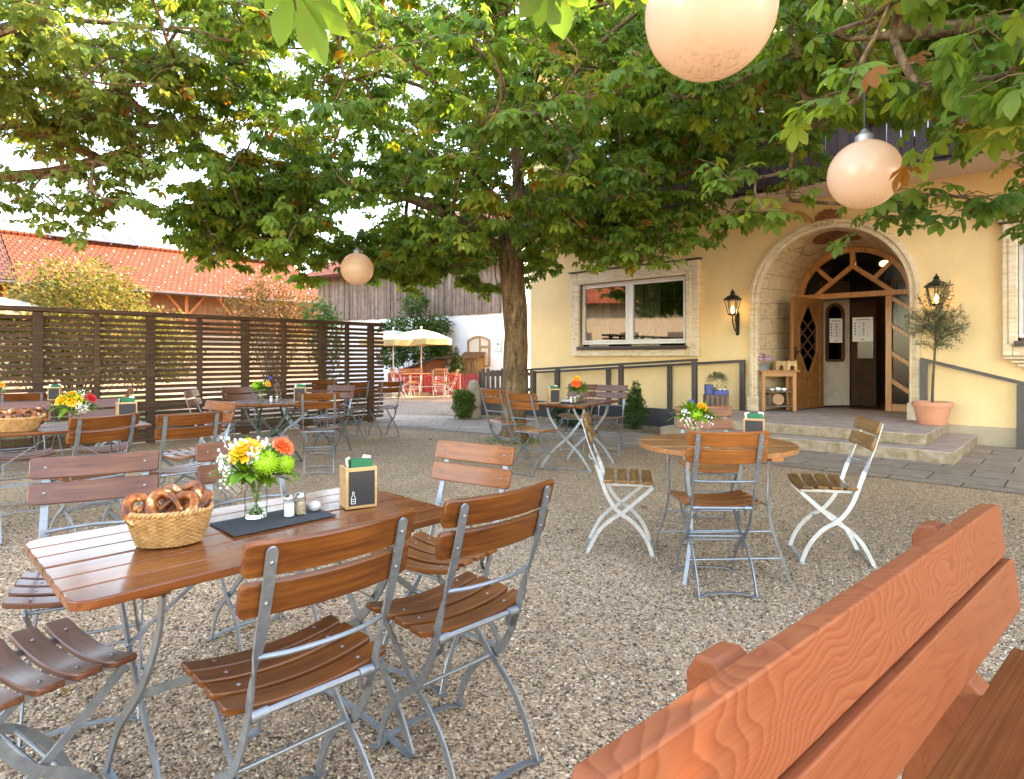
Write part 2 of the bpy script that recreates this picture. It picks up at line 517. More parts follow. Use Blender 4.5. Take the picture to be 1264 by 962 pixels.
plain('parasol_cloth', (0.42, 0.40, 0.35), 0.8, 0, 0.04)
plain('parasol_print', (0.05, 0.22, 0.12), 0.8)
plain('parasol_yellow', (0.50, 0.36, 0.17), 0.8)
plain('plaque_white', (0.72, 0.76, 0.70), 0.4)
plain('plaque_green', (0.25, 0.36, 0.30), 0.4)
plain('emblem_dark', (0.05, 0.03, 0.05), 0.5)
plain('solar_glass', (0.10, 0.12, 0.17), 0.25, 0.1)
plain('alu', (0.20, 0.20, 0.22), 0.5, 0.3)
plain('old_stone', (0.30, 0.24, 0.18), 0.9, 0, 0.3, 8, 0.6, 30)
plain('salt_crystal', (0.85, 0.82, 0.76), 0.6)


def wicker():
    t = NT('wicker')
    v = t.coords()
    f = t.noise(v, 40, 4)
    c = t.ramp(f, [(0.3, (0.31, 0.145, 0.045)), (0.55, (0.47, 0.25, 0.09)), (0.75, (0.58, 0.34, 0.14))])
    t.bsdf(c, 0.6, 0, t.bump(t.noise(v, 300, 3), 0.3, 0.001))
    M['wicker'] = t.m
    t = NT('pretzel')
    v = t.coords(rnd=True)
    f = t.noise(v, 22, 3, 0.5)
    c = t.ramp(f, [(0.30, (0.045, 0.009, 0.0015)), (0.44, (0.125, 0.028, 0.004)), (0.56, (0.25, 0.068, 0.010)), (0.60, (0.38, 0.14, 0.032)), (0.625, (0.64, 0.44, 0.22))])
    t.bsdf(c, 0.42, 0, t.bump(t.noise(v, 90, 3), 0.25, 0.002), spec=0.3, coat=0.15, coat_r=0.25)
    M['pretzel'] = t.m


wicker()


def glassmat(name, tint=(1, 1, 1), refl=0.06, tmax=0.9, rough=0.02, gcol=1.0, ior=1.5):
    t = NT(name)
    tr = t.n('ShaderNodeBsdfTransparent')
    tr.inputs[0].default_value = (*[c * tmax for c in tint], 1)
    gl = t.n('ShaderNodeBsdfGlossy')
    gl.inputs['Roughness'].default_value = rough
    gl.inputs['Color'].default_value = (gcol, gcol, gcol, 1)
    lw = t.n('ShaderNodeFresnel')
    lw.inputs['IOR'].default_value = ior
    f = t.math('ADD', lw.outputs[0], refl, True)
    mx = t.n('ShaderNodeMixShader')
    t.l(f, mx.inputs[0]); t.l(tr.outputs[0], mx.inputs[1]); t.l(gl.outputs[0], mx.inputs[2])
    t.l(mx.outputs[0], t.out.inputs['Surface'])
    M[name] = t.m


glassmat('window_glass', (0.8, 0.82, 0.8), 0.13, 0.8)
glassmat('dark_glass', (0.45, 0.36, 0.28), -0.01, 0.6, 0.12, 0.6)
glassmat('clear_glass', (0.95, 0.98, 0.97), 0.035, 0.98, ior=1.06)
glassmat('water', (0.93, 0.97, 0.95), 0.01, 0.98, ior=1.06)


def globe_mat():
    t = NT('globe_plastic')
    v = t.coords(rnd=True)
    c = t.ramp(t.noise(v, 5.0, 4), [(0.3, (0.54, 0.41, 0.31)), (0.7, (0.60, 0.465, 0.36))])
    tc = t.n('ShaderNodeTexCoord'); sp = t.n('ShaderNodeSeparateXYZ'); t.l(tc.outputs['Object'], sp.inputs[0])
    low = t.math('MULTIPLY', t.math('SUBTRACT', t.math('MULTIPLY', sp.outputs[2], -12.0), 1.75, True), 1.0, True)
    dirt = t.math('MULTIPLY', low, t.ramp(t.noise(v, 55, 5, 0.7), [(0.5, (0, 0, 0)), (0.62, (1, 1, 1))]))
    c = t.mix(t.math('MULTIPLY', dirt, 0.5), c, (0.12, 0.075, 0.04))
    b = t.bsdf(c, 0.22, 0, t.bump(t.noise(v, 3.0, 2), 0.05, 0.02), spec=0.6)
    tr = t.n('ShaderNodeBsdfTranslucent')
    t.l(c, tr.inputs[0])
    mx = t.n('ShaderNodeMixShader')
    mx.inputs[0].default_value = 0.32
    em = t.n('ShaderNodeEmission')
    em.inputs['Color'].default_value = (1.0, 0.58, 0.34, 1)
    em.inputs['Strength'].default_value = 0.018
    t.l(b.outputs[0], mx.inputs[1]); t.l(tr.outputs[0], mx.inputs[2])
    ad = t.n('ShaderNodeAddShader')
    t.l(mx.outputs[0], ad.inputs[0]); t.l(em.outputs[0], ad.inputs[1])
    t.l(ad.outputs[0], t.out.inputs['Surface'])
    M['globe_plastic'] = t.m
    t = NT('bulb_glow')
    em = t.n('ShaderNodeEmission')
    em.inputs['Color'].default_value = (1.0, 0.62, 0.22, 1)
    em.inputs['Strength'].default_value = 4.0
    t.l(em.outputs[0], t.out.inputs['Surface'])
    M['bulb_glow'] = t.m


globe_mat()


# ------------------------------------------------------------------ mesh building
def crom(pts, n=4):
    """smooth path through points"""
    P = [Vector(p) for p in pts]
    if len(P) < 3:
        return P
    out = []
    for i in range(len(P) - 1):
        p0 = P[max(i - 1, 0)]; p1 = P[i]; p2 = P[i + 1]; p3 = P[min(i + 2, len(P) - 1)]
        for k in range(n):
            t = k / n
            out.append(0.5 * ((2 * p1) + (p2 - p0) * t + (2 * p0 - 5 * p1 + 4 * p2 - p3) * t * t + (3 * p1 - p0 - 3 * p2 + p3) * t ** 3))
    out.append(P[-1])
    return out


class MB:
    def __init__(self):
        self.v, self.f = [], []

    def add(self, vs, fs):
        o = len(self.v)
        self.v += [tuple(p) for p in vs]
        self.f += [tuple(o + i for i in f) for f in fs]
        return self

    def box(self, c, s, rz=0.0, rx=0.0, ry=0.0, taper=1.0):
        hx, hy, hz = s[0] / 2, s[1] / 2, s[2] / 2
        m = Matrix.Translation(c) @ Matrix.Rotation(rz, 4, 'Z') @ Matrix.Rotation(ry, 4, 'Y') @ Matrix.Rotation(rx, 4, 'X')
        vs = []
        for z in (-1, 1):
            k = 1.0 if z < 0 else taper
            for x, y in ((-1, -1), (1, -1), (1, 1), (-1, 1)):
                vs.append(m @ Vector((x * hx * k, y * hy * k, z * hz)))
        return self.add(vs, [(0, 3, 2, 1), (4, 5, 6, 7), (0, 1, 5, 4), (1, 2, 6, 5), (2, 3, 7, 6), (3, 0, 4, 7)])

    def b2(self, lo, hi):
        return self.box([(a + b) / 2 for a, b in zip(lo, hi)], [abs(b - a) for a, b in zip(lo, hi)])

    def strip(self, path, wv, w, t):
        """flat bar: wv(i) gives the width direction at path point i"""
        P = [Vector(p) for p in path]
        n = len(P)
        vs, fs = [], []
        for i, p in enumerate(P):
            tg = (P[min(i + 1, n - 1)] - P[max(i - 1, 0)]).normalized()
            wd = Vector(wv(i)) if callable(wv) else Vector(wv)
            wd = (wd - tg * wd.dot(tg)).normalized()
            td = tg.cross(wd).normalized()
            for a, b in ((-1, -1), (1, -1), (1, 1), (-1, 1)):
                vs.append(p + wd * a * w / 2 + td * b * t / 2)
        for i in range(n - 1):
            for k in range(4):
                a = i * 4 + k; b = i * 4 + (k + 1) % 4
                fs.append((a, b, b + 4, a + 4))
        fs.append((3, 2, 1, 0)); e = (n - 1) * 4
        fs.append((e, e + 1, e + 2, e + 3))
        return self.add(vs, fs)

    def tube(self, path, r, n=8, cap=True):
        P = [Vector(p) for p in path]
        m = len(P)
        rr = r if isinstance(r, (list, tuple)) else [r] * m
        vs, fs = [], []
        ref = None
        for i, p in enumerate(P):
            tg = (P[min(i + 1, m - 1)] - P[max(i - 1, 0)])
            if tg.length < 1e-9:
                tg = Vector((0, 0, 1))
            tg.normalize()
            if ref is None:
                ref = tg.orthogonal().normalized()
            else:
                ref = ref - tg * ref.dot(tg)
                ref = ref.normalized() if ref.length > 1e-6 else tg.orthogonal().normalized()
            bn = tg.cross(ref)
            for k in range(n):
                a = 2 * pi * k / n
                vs.append(p + (ref * cos(a) + bn * sin(a)) * rr[i])
        for i in range(m - 1):
            for k in range(n):
                a = i * n + k; b = i * n + (k + 1) % n
                fs.append((a, b, b + n, a + n))
        if cap:
            fs.append(tuple(range(n - 1, -1, -1)))
            fs.append(tuple((m - 1) * n + k for k in range(n)))
        return self.add(vs, fs)

    def rod(self, a, b, r, n=8):
        return self.tube([a, b], r, n)

    def lathe(self, prof, c=(0, 0, 0), n=24, sx=1.0, sy=1.0, close=False):
        vs, fs = [], []
        m = len(prof)
        for r, z in prof:
            for k in range(n):
                a = 2 * pi * k / n
                vs.append((c[0] + r * cos(a) * sx, c[1] + r * sin(a) * sy, c[2] + z))
        for i in range(m - 1):
            for k in range(n):
                a = i * n + k; b = i * n + (k + 1) % n
                fs.append((a, b, b + n, a + n))
        if prof[0][0] > 1e-6:
            fs.append(tuple(range(n - 1, -1, -1)))
        if prof[-1][0] > 1e-6 and not close:
            fs.append(tuple((m - 1) * n + k for k in range(n)))
        return self.add(vs, fs)

    def ball(self, c, r, n=10, m=6, s=(1, 1, 1)):
        vs, fs = [], []
        for i in range(m + 1):
            ph = pi * i / m
            for k in range(n):
                a = 2 * pi * k / n
                vs.append((c[0] + r * s[0] * sin(ph) * cos(a), c[1] + r * s[1] * sin(ph) * sin(a), c[2] + r * s[2] * cos(ph)))
        for i in range(m):
            for k in range(n):
                a = i * n + k; b = i * n + (k + 1) % n
                fs.append((a, a + n, b + n, b))
        return self.add(vs, fs)

    def prism(self, pts, h0, h1, tf=None):
        """outline (x, y) extruded from z=h0 to h1; tf maps the points"""
        n = len(pts)
        vs = [Vector((x, y, h0)) for x, y in pts] + [Vector((x, y, h1)) for x, y in pts]
        if tf:
            vs = [tf @ v for v in vs]
        fs = [tuple(range(n - 1, -1, -1)), tuple(range(n, 2 * n))]
        fs += [(i, (i + 1) % n, n + (i + 1) % n, n + i) for i in range(n)]
        return self.add(vs, fs)

    def build(self, name, mat, parent=None, smooth=None, bevel=0.0, seg=2, weld=False):
        me = bpy.data.meshes.new(name)
        me.from_pydata([tuple(v) for v in self.v], [], self.f)
        bm = bmesh.new()
        bm.from_mesh(me)
        if weld:
            bmesh.ops.remove_doubles(bm, verts=bm.verts, dist=1e-5)
        bmesh.ops.recalc_face_normals(bm, faces=bm.faces)
        if bevel:
            ed = [e for e in bm.edges if len(e.link_faces) == 2 and e.calc_face_angle(0) > 0.6]
            rs = bmesh.ops.bevel(bm, geom=ed, offset=bevel, segments=seg, profile=0.6, affect='EDGES', clamp_overlap=True)
            for f in rs['faces']:
                f.smooth = True
        bm.to_mesh(me)
        bm.free()
        if smooth:
            for p in me.polygons:
                p.use_smooth = True
            try:
                me.set_sharp_from_angle(angle=radians(smooth if smooth and smooth is not True else 40))
            except Exception:
                pass
        o = bpy.data.objects.new(name, me)
        COL.objects.link(o)
        me.materials.append(M[mat] if isinstance(mat, str) else mat)
        if parent is not None:
            o.parent = parent
        return o


def tag(o, label=None, cat=None, group=None, kind=None):
    if label: o['label'] = label
    if cat: o['category'] = cat
    if group: o['group'] = group
    if kind: o['kind'] = kind
    return o


def thing(name, label, cat, loc=(0, 0, 0), rz=0.0, group=None):
    o = bpy.data.objects.new(name, None)
    o.empty_display_size = 0.1
    COL.objects.link(o)
    o.location = loc
    o.rotation_euler = (0, 0, rz)
    return tag(o, label, cat, group)


def dup(root, loc, rz, label, group=None, mats=None):
    """a copy of a thing with copies of its parts and sub-parts"""
    def cp(o, par):
        c = o.copy()
        COL.objects.link(c)
        if par is not None:
            c.parent = par
        if mats and c.type == 'MESH':
            src = c.data.materials[0].name
            if src in mats:
                c.material_slots[0].link = 'OBJECT'
                c.material_slots[0].material = M[mats[src]]
        for ch in list(o.children):
            cp(ch, c)
        return c
    r = cp(root, None)
    r.location = loc
    r.rotation_euler = (0, 0, rz)
    r['label'] = label
    if group: r['group'] = group
    return r


def face_rz(fx, fy):
    return atan2(-fx, fy)


def np_mesh(name, V, F, mat, parent=None, tone=None, smooth=False):
    """V (n,3), F (m,k) arrays"""
    me = bpy.data.meshes.new(name)
    m, k = F.shape
    me.vertices.add(len(V))
    me.vertices.foreach_set('co', np.ascontiguousarray(V, dtype=np.float32).ravel())
    me.loops.add(m * k)
    me.loops.foreach_set('vertex_index', np.ascontiguousarray(F, dtype=np.int32).ravel())
    me.polygons.add(m)
    me.polygons.foreach_set('loop_start', np.arange(0, m * k, k, dtype=np.int32))
    me.polygons.foreach_set('loop_total', np.full(m, k, dtype=np.int32))
    if smooth:
        me.polygons.foreach_set('use_smooth', np.ones(m, dtype=bool))
    me.update(calc_edges=True)
    if tone is not None:
        at = me.attributes.new('tone', 'FLOAT', 'POINT')
        at.data.foreach_set('value', np.ascontiguousarray(tone, dtype=np.float32))
    me.materials.append(M[mat])
    o = bpy.data.objects.new(name, me)
    COL.objects.link(o)
    if parent is not None:
        o.parent = parent
    return o
# ------------------------------------------------------------------ the setting
def sheet(name, pts, z, mat, loc=(0, 0, 0), rz=0.0, kind='structure'):
    mb = MB()
    mb.add([(x, y, z) for x, y in pts], [tuple(range(len(pts)))])
    o = mb.build(name, mat)
    o.location = loc
    o.rotation_euler = (0, 0, rz)
    return tag(o, kind=kind)


W0 = Vector((5.175, 9.995, 0.0))
HRZ = atan2(-0.68, 0.733)
HM = Matrix.Translation(W0) @ Matrix.Rotation(HRZ, 4, 'Z')


def H(s, out, z=0.0):
    """place measured along the inn's front, outwards from it, and up"""
    return HM @ Vector((s, -out, z))


sheet('ground', [(-220, -220), (220, -220), (220, 260), (-220, 260)], 0.0, 'gravel')
tag(bpy.data.objects['ground'], 'tan gravel ground of the beer garden')
o = sheet('pavement', [(-5.6, -3.95), (-4.6, -3.92), (-1.8, -3.6), (2.6, -3.6), (16, -3.6), (16, 0.05), (1.7, 0.05), (1.7, -1.9), (-5.6, -2.25)], 0.006, 'paving', W0, HRZ)
tag(o, 'grey slate slab pavement in front of the inn')
# lane and sunny forecourt beyond the tree
o = sheet('lane', [(-2.55, 10.75), (-0.45, 9.95), (0.05, 11.3), (-0.9, 12.4), (-1.0, 16.6), (-10, 19.5), (-10, 15.5)], 0.005, 'road_gravel')
tag(o, 'pale grey gravel lane beyond the fence')
o = sheet('path', [(-2.1, 11.0), (0.15, 10.15), (0.9, 11.35), (-0.7, 12.5), (-2.6, 13.2)], 0.010, 'paving')
tag(o, 'grey slab path leading past the tree')
o = sheet('planting_bed', [(-7.3, -2.245), (-1.86, -2.075), (-1.86, -1.16), (-7.3, -1.16)], 0.012, 'bed_pebbles', W0, HRZ)
tag(o, 'pebble planting bed beside the ramp')
o = sheet('lawn', [(-30, 9.5), (-8.4, 7.9), (-3.6, 13.0), (-5, 20), (-30, 20)], 0.004, 'lawn')
tag(o, 'green lawn behind the slatted fence')

# ---------------------------------------------------------------- the inn
hotel = thing('inn_building', 'yellow plastered inn with arched stone entrance and dark timber balcony', 'building', W0, HRZ)
SL, SRI, ZW, DEP = -6.46, 17.0, 8.7, 13.0
AZ, AR = 2.22, 1.13          # springing height and radius of the entrance arch


def arch_top(s, r=AR, z=AZ):
    return z + sqrt(max(r * r - s * s, 0.0))


openings = [(-5.02, -2.40, 1.42, lambda s: 2.88), (2.34, 4.9, 1.42, lambda s: 2.88), (-AR, AR, 0.0, arch_top), (7.6, 10.2, 1.42, lambda s: 2.88)]
UPW = [(-4.9, -3.7), (-2.0, -0.8), (0.8, 2.0), (3.6, 4.8), (6.6, 7.8)]
mb = MB()
st = sorted(set([SL, SRI] + [a for o_ in openings for a in o_[:2]] + [AR * cos(pi * k / 28) for k in range(29)] + [a for u in UPW for a in u]))
st = [st[0]] + [b for a, b in zip(st, st[1:]) if b - a > 1e-6]
for a, b in zip(st, st[1:]):
    mid = (a + b) / 2
    segs = [(0.0, 0.0)]
    cuts = []
    for (x0, x1, zb, tf) in openings:
        if x0 < mid < x1:
            cuts.append((zb, zb, tf(a), tf(b)))
    for (x0, x1) in UPW:
        if x0 < mid < x1:
            cuts.append((4.15, 4.15, 6.3, 6.3))
    za = zb_ = 0.0
    for c in sorted(cuts):
        if c[0] > za + 1e-6:
            mb.add([(a, 0, za), (b, 0, zb_), (b, 0, c[1]), (a, 0, c[0])], [(0, 1, 2, 3)])
        za, zb_ = c[2], c[3]
    mb.add([(a, 0, za), (b, 0, zb_), (b, 0, ZW), (a, 0, ZW)], [(0, 1, 2, 3)])
# side and back walls
mb.add([(SL, 0, 0), (SL, DEP, 0), (SL, DEP, ZW), (SL, DEP / 2, ZW + 3.4), (SL, 0, ZW)], [(0, 1, 2, 3, 4)])
mb.add([(SRI, 0, 0), (SRI, DEP, 0), (SRI, DEP, ZW), (SRI, DEP / 2, ZW + 3.4), (SRI, 0, ZW)], [(4, 3, 2, 1, 0)])
mb.add([(SL, DEP, 0), (SRI, DEP, 0), (SRI, DEP, ZW), (SL, DEP, ZW)], [(0, 1, 2, 3)])
mb.build('wall', 'plaster_yellow', hotel)
mb = MB()
mb.b2((AR + 0.20, -0.025, 0), (SRI, 0.05, 0.27))
mb.build('plinth', 'plinth', hotel, bevel=0.008)
# roof with deep eaves
rf = MB()
for sgn in (0, 1):
    y0, y1 = (-1.5, DEP / 2) if sgn == 0 else (DEP + 1.5, DEP / 2)
    k = 3.4 / (DEP / 2)
    z0 = ZW - 1.5 * k + 0.12
    z1 = ZW + 3.4 + 0.12
    rf.add([(SL - 0.9, y0, z0), (SRI + 0.9, y0, z0), (SRI + 0.9, y1, z1), (SL - 0.9, y1, z1),
            (SL - 0.9, y0, z0 - 0.14), (SRI + 0.9, y0, z0 - 0.14), (SRI + 0.9, y1, z1 - 0.14), (SL - 0.9, y1, z1 - 0.14)],
           [(0, 1, 2, 3), (7, 6, 5, 4), (0, 4, 5, 1), (1, 5, 6, 2), (3, 7, 4, 0)])
rf.build('roof', 'tile_orange', hotel)
# balcony
bal = MB()
bal.b2((-6.2, -1.0, 3.86), (SRI, -0.003, 4.0))
bal = bal.build('balcony', 'plaster_cream', hotel)
rl = MB()
x = -6.22
while x < SRI:
    w = 0.15 + R.uniform(-0.012, 0.012)
    zb = 3.84 + 0.03 * R.random()
    rl.box((x + w / 2, -1.03 + R.uniform(-0.004, 0.004), (zb + 4.86) / 2), (w, 0.024, 4.86 - zb))
    x += w + 0.013
y = 0.0
rl.build('railing_boards', 'balcony_wood', bal)
rl = MB()
rl.b2((-6.25, -1.10, 4.862), (SRI, -0.96, 4.92))
rl.b2((-6.25, -1.075, 3.90), (SRI, -1.046, 4.02))
rl.b2((-6.25, -1.012, 4.55), (SRI, -0.962, 4.65))
rl.b2((-6.25, -1.012, 4.06), (SRI, -0.962, 4.16))
for i in range(7):
    xx = -6.1 + i * 3.2
    rl.b2((xx - 0.07, -0.958, 4.003), (xx + 0.07, -0.82, 7.9))
rl.build('rail_beam', 'balcony_wood', bal, bevel=0.006)
# upper windows
for (a, b) in UPW:
    f = MB()
    for (x0, x1, z0, z1) in ((a, a + 0.08, 4.15, 6.3), (b - 0.08, b, 4.15, 6.3), (a + 0.08, b - 0.08, 6.2, 6.3), (a + 0.08, b - 0.08, 4.15, 4.25), ((a + b) / 2 - 0.04, (a + b) / 2 + 0.04, 4.25, 6.2), (a + 0.08, (a + b) / 2 - 0.04, 5.55, 5.6), ((a + b) / 2 + 0.04, b - 0.08, 5.55, 5.6)):
        f.b2((x0, 0.06, z0), (x1, 0.13, z1))
    f = f.build('window', 'white_paint', hotel, bevel=0.006)
    g = MB(); g.b2((a + 0.06, 0.09, 4.2), (b - 0.06, 0.10, 6.25)); g.build('pane', 'window_glass', f)
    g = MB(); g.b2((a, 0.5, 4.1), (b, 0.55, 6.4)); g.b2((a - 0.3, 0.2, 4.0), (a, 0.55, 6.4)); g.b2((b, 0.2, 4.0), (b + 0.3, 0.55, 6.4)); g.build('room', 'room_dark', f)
    for sd in (-1, 1):
        xs = a - 0.36 if sd < 0 else b + 0.36
        g = MB(); g.b2((xs - 0.33, -0.05, 4.15), (xs + 0.33, -0.01, 6.3)); g.build('shutter', 'balcony_wood', f, bevel=0.01)


# ground floor windows
def big_window(a, b, z0, z1, fancy=False):
    s_ = MB()
    ow = 0.11 if fancy else 0.19
    # stone surround: four pieces with mitred look, standing proud of the wall
    for (x0, x1, za, zb) in ((a - ow, a, z0 - 0.16, z1 + 0.20), (b, b + ow, z0 - 0.16, z1 + 0.20), (a, b, z1, z1 + 0.20), (a, b, z0 - 0.16, z0)):
        s_.b2((x0, -0.11, za), (x1, 0.14, zb))
    w = s_.build('window', 'stone_trim', hotel, bevel=0.018)
    i_ = MB()
    for (x0, x1, za, zb) in ((a - 0.05, a + 0.06, z0, z1), (b - 0.06, b + 0.05, z0, z1), (a + 0.06, b - 0.06, z1 - 0.07, z1 + 0.04)):
        i_.b2((x0, -0.128, za), (x1, -0.06, zb))
    i_.build('inner_moulding', 'stone_trim', w, bevel=0.02)
    f = MB()
    m = a + (b - a) * 0.485
    fr = 0.055
    aa, bb, zz0, zz1 = a + 0.06, b - 0.06, z0 + 0.09, z1 - 0.07
    for (x0, x1, za, zb) in ((aa, aa + fr, zz0, zz1), (bb - fr, bb, zz0, zz1), (aa + fr, bb - fr, zz1 - fr, zz1), (aa + fr, bb - fr, zz0, zz0 + fr), (m - 0.05, m + 0.05, zz0 + fr, zz1 - fr)):
        f.b2((x0, -0.02, za), (x1, 0.06, zb))
    for (x0, x1) in ((aa + fr, m - 0.05), (m + 0.05, bb - fr)):
        for (p, q, za, zb) in ((x0, x0 + 0.035, zz0 + fr, zz1 - fr), (x1 - 0.035, x1, zz0 + fr, zz1 - fr), (x0 + 0.035, x1 - 0.035, zz1 - fr - 0.035, zz1 - fr), (x0 + 0.035, x1 - 0.035, zz0 + fr, zz0 + fr + 0.035)):
            f.b2((p, -0.038, za), (q, 0.03, zb))
    f = f.build('frame', 'white_paint', w, bevel=0.008)
    for (x0, x1) in ((aa + fr + 0.02, m - 0.065), (m + 0.065, bb - fr - 0.02)):
        g = MB(); g.b2((x0, 0.0, zz0 + fr + 0.03), (x1, 0.008, zz1 - fr - 0.03)); g.build('pane', 'window_glass', w)
    # leaded bars, curtains and the room behind
    g = MB()
    for (x0, x1) in ((aa + fr + 0.035, m - 0.085), (m + 0.085, bb - fr - 0.035)):
        for k in range(1, 5):
            xx = x0 + (x1 - x0) * k / 5
            g.b2((xx - 0.006, 0.03, zz0), (xx + 0.006, 0.04, zz1))
        for k in range(1, 3):
            zz = zz0 + (zz1 - zz0) * k / 3
            g.b2((x0, 0.041, zz - 0.006), (x1, 0.049, zz + 0.006))
    g.build('glazing_bar', 'pine', w)
    g = MB()
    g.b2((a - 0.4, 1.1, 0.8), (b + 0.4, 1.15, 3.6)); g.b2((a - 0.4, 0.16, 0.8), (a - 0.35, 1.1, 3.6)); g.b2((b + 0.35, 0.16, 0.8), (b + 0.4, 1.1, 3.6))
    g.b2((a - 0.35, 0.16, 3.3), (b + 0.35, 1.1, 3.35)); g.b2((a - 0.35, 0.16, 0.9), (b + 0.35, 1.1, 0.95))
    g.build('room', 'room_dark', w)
    for (x0, x1) in ((aa, aa + 0.55), (m - 0.12, m + 0.55), (bb - 0.18, bb)):
        g = MB()
        n = 26
        vs, fs = [], []
        for i in range(n + 1):
            u = i / n
            xx = x0 + (x1 - x0) * u
            yy = 0.22 + 0.035 * sin(u * 30 + x0)
            vs += [(xx, yy, zz0 - 0.1), (xx, yy, zz1)]
        for i in range(n):
            fs.append((2 * i, 2 * i + 2, 2 * i + 3, 2 * i + 1))
        g.add(vs, fs)
        g.build('curtain', 'curtain', w, smooth=60)
    g = MB()
    g.b2((a + 0.02, -0.165, z0 + 0.004), (b - 0.02, -0.022, z0 + 0.05))
    g.b2((a + 0.02, -0.165, z0 - 0.03), (b - 0.02, -0.145, z0 + 0.003))
    g.build('sill', 'copper_dark', w, bevel=0.006)
    g = MB()
    g.b2((a - ow - 0.04, -0.16, z1 + 0.203), (b + ow + 0.04, 0.0, z1 + 0.222))
    g.build('drip_cap', 'copper_dark', w)
    if fancy:
        g = MB()
        pr = [(0, 0), (0.10, 0.0), (0.10, 0.05), (0.06, 0.09), (0.03, 0.17), (0.0, 0.2)]
        for k in range(5):
            g.b2((a - ow - 0.06 - 0.03 * k, -0.13 - 0.03 * k, z1 + 0.225 + 0.035 * k), (b + ow + 0.06 + 0.03 * k, 0.0, z1 + 0.258 + 0.035 * k))
        g.build('cornice', 'stone_trim', w, bevel=0.012)
        g = MB()
        for k in range(4):
            g.b2((a - ow + 0.02 + 0.07 * k, -0.13 + 0.025 * k, z0 - 0.205 - 0.05 * k), (b + ow - 0.02 - 0.07 * k, 0.0, z0 - 0.165 - 0.05 * k))
        g.build('apron', 'stone_trim', w, bevel=0.012)
    return w


big_window(-5.02, -2.40, 1.42, 2.88)
big_window(2.34, 4.9, 1.42, 2.88, True)
big_window(7.6, 10.2, 1.42, 2.88, True)


# entrance: moulded arch, splayed vault, door wall
def arch_pts(r, zs, z0, n=28):
    P = [(-r, z0), (-r, zs * 0.5 + z0 * 0.5)]
    P += [(-r * cos(pi * k / n), zs + r * sin(pi * k / n)) for k in range(n + 1)]
    P += [(r, zs * 0.5 + z0 * 0.5), (r, z0)]
    return P


LZ = 0.30
ring = MB()
prof = [(AR, 0.06), (AR, -0.03), (AR + 0.012, -0.052), (AR + 0.045, -0.056), (AR + 0.058, -0.04), (AR + 0.075, -0.04), (AR + 0.09, -0.075), (AR + 0.135, -0.07), (AR + 0.155, -0.03), (AR + 0.155, 0.02)]
P0 = arch_pts(1.0, AZ, LZ)
vs, fs = [], []
for (r, d) in prof:
    q = arch_pts(r, AZ, LZ)
    vs += [(p[0], d, p[1]) for p in q]
n = len(P0)
for i in range(len(prof) - 1):
    for k in range(n - 1):
        fs.append((i * n + k, i * n + k + 1, (i + 1) * n + k + 1, (i + 1) * n + k))
ring.add(vs, fs)
arch = ring.build('arch_moulding', 'stone_trim', hotel, smooth=35)
for sd in (-1, 1):
    mb = MB(); mb.box((sd * (AR + 0.08), -0.02, LZ + 0.13), (0.20, 0.14, 0.26)); mb.build('arch_base', 'stone_trim', arch, bevel=0.01)
mb = MB()   # shell ornament on the crown of the arch
zt = AZ + AR + 0.15
pts = [(0.20 * cos(pi * k / 14) * (1 + 0.05 * cos(k * pi)), 0.17 * sin(pi * k / 14) * (1 + 0.05 * cos(k * pi))) for k in range(15)]
mb.prism(pts, 0, 0.03, Matrix.Translation((0.0, -0.02, zt - 0.01)) @ Matrix.Rotation(pi / 2, 4, 'X'))
mb.build('shell_ornament', 'painted_brown', arch, bevel=0.006)
for sd in (-1, 1):
    mb = MB()
    sc_ = [(sd * (0.09 - 0.06 * cos(t * 0.55) * (1 - t / 16)), -0.085, zt - 0.085 + 0.055 * sin(t * 0.55) * (1 - t / 16)) for t in range(14)]
    mb.tube(sc_, 0.016, 6)
    mb.build('scroll', 'stone_trim', arch, smooth=50)

VD, VR, VZ = 1.5, 0.94, 2.30     # depth, half width and springing of the door wall
va = MB()
vs, fs, uvs = [], [], []
N = 40
q0 = arch_pts(AR, AZ, LZ, N)
q1 = [(x * VR / AR, LZ + (z - LZ) * ((VZ - LZ) / (AZ - LZ)) if z <= AZ else VZ + (z - AZ) * 0.83) for x, z in q0]
rows = 6
acc = [0.0]
for k in range(1, len(q0)):
    acc.append(acc[-1] + sqrt((q0[k][0] - q0[k - 1][0]) ** 2 + (q0[k][1] - q0[k - 1][1]) ** 2))
for i in range(rows + 1):
    t = i / rows
    for k in range(len(q0)):
        vs.append((q0[k][0] * (1 - t) + q1[k][0] * t, 0.05 + (VD - 0.05) * t, q0[k][1] * (1 - t) + q1[k][1] * t))
        uvs.append((t * VD, acc[k]))
nn = len(q0)
for i in range(rows):
    for k in range(nn - 1):
        fs.append((i * nn + k, (i + 1) * nn + k, (i + 1) * nn + k + 1, i * nn + k + 1))
va.add(vs, fs)
vo_ = va.build('entrance_vault', 'stone_vault', hotel, smooth=50)
ul = vo_.data.uv_layers.new(name='UVMap')
for lp in vo_.data.loops:
    ul.data[lp.index].uv = uvs[lp.vertex_index]


def vault_pt(ang, t, lift=0.006):
    """point on the vault: ang from the left springing, t depth share"""
    x0, z0 = -AR * cos(ang), AZ + AR * sin(ang)
    x1, z1 = -VR * cos(ang), VZ + AR * sin(ang) * 0.83
    x, z = x0 * (1 - t) + x1 * t, z0 * (1 - t) + z1 * t
    return Vector((x + lift * cos(ang), 0.05 + (VD - 0.05) * t, z - lift * sin(ang)))


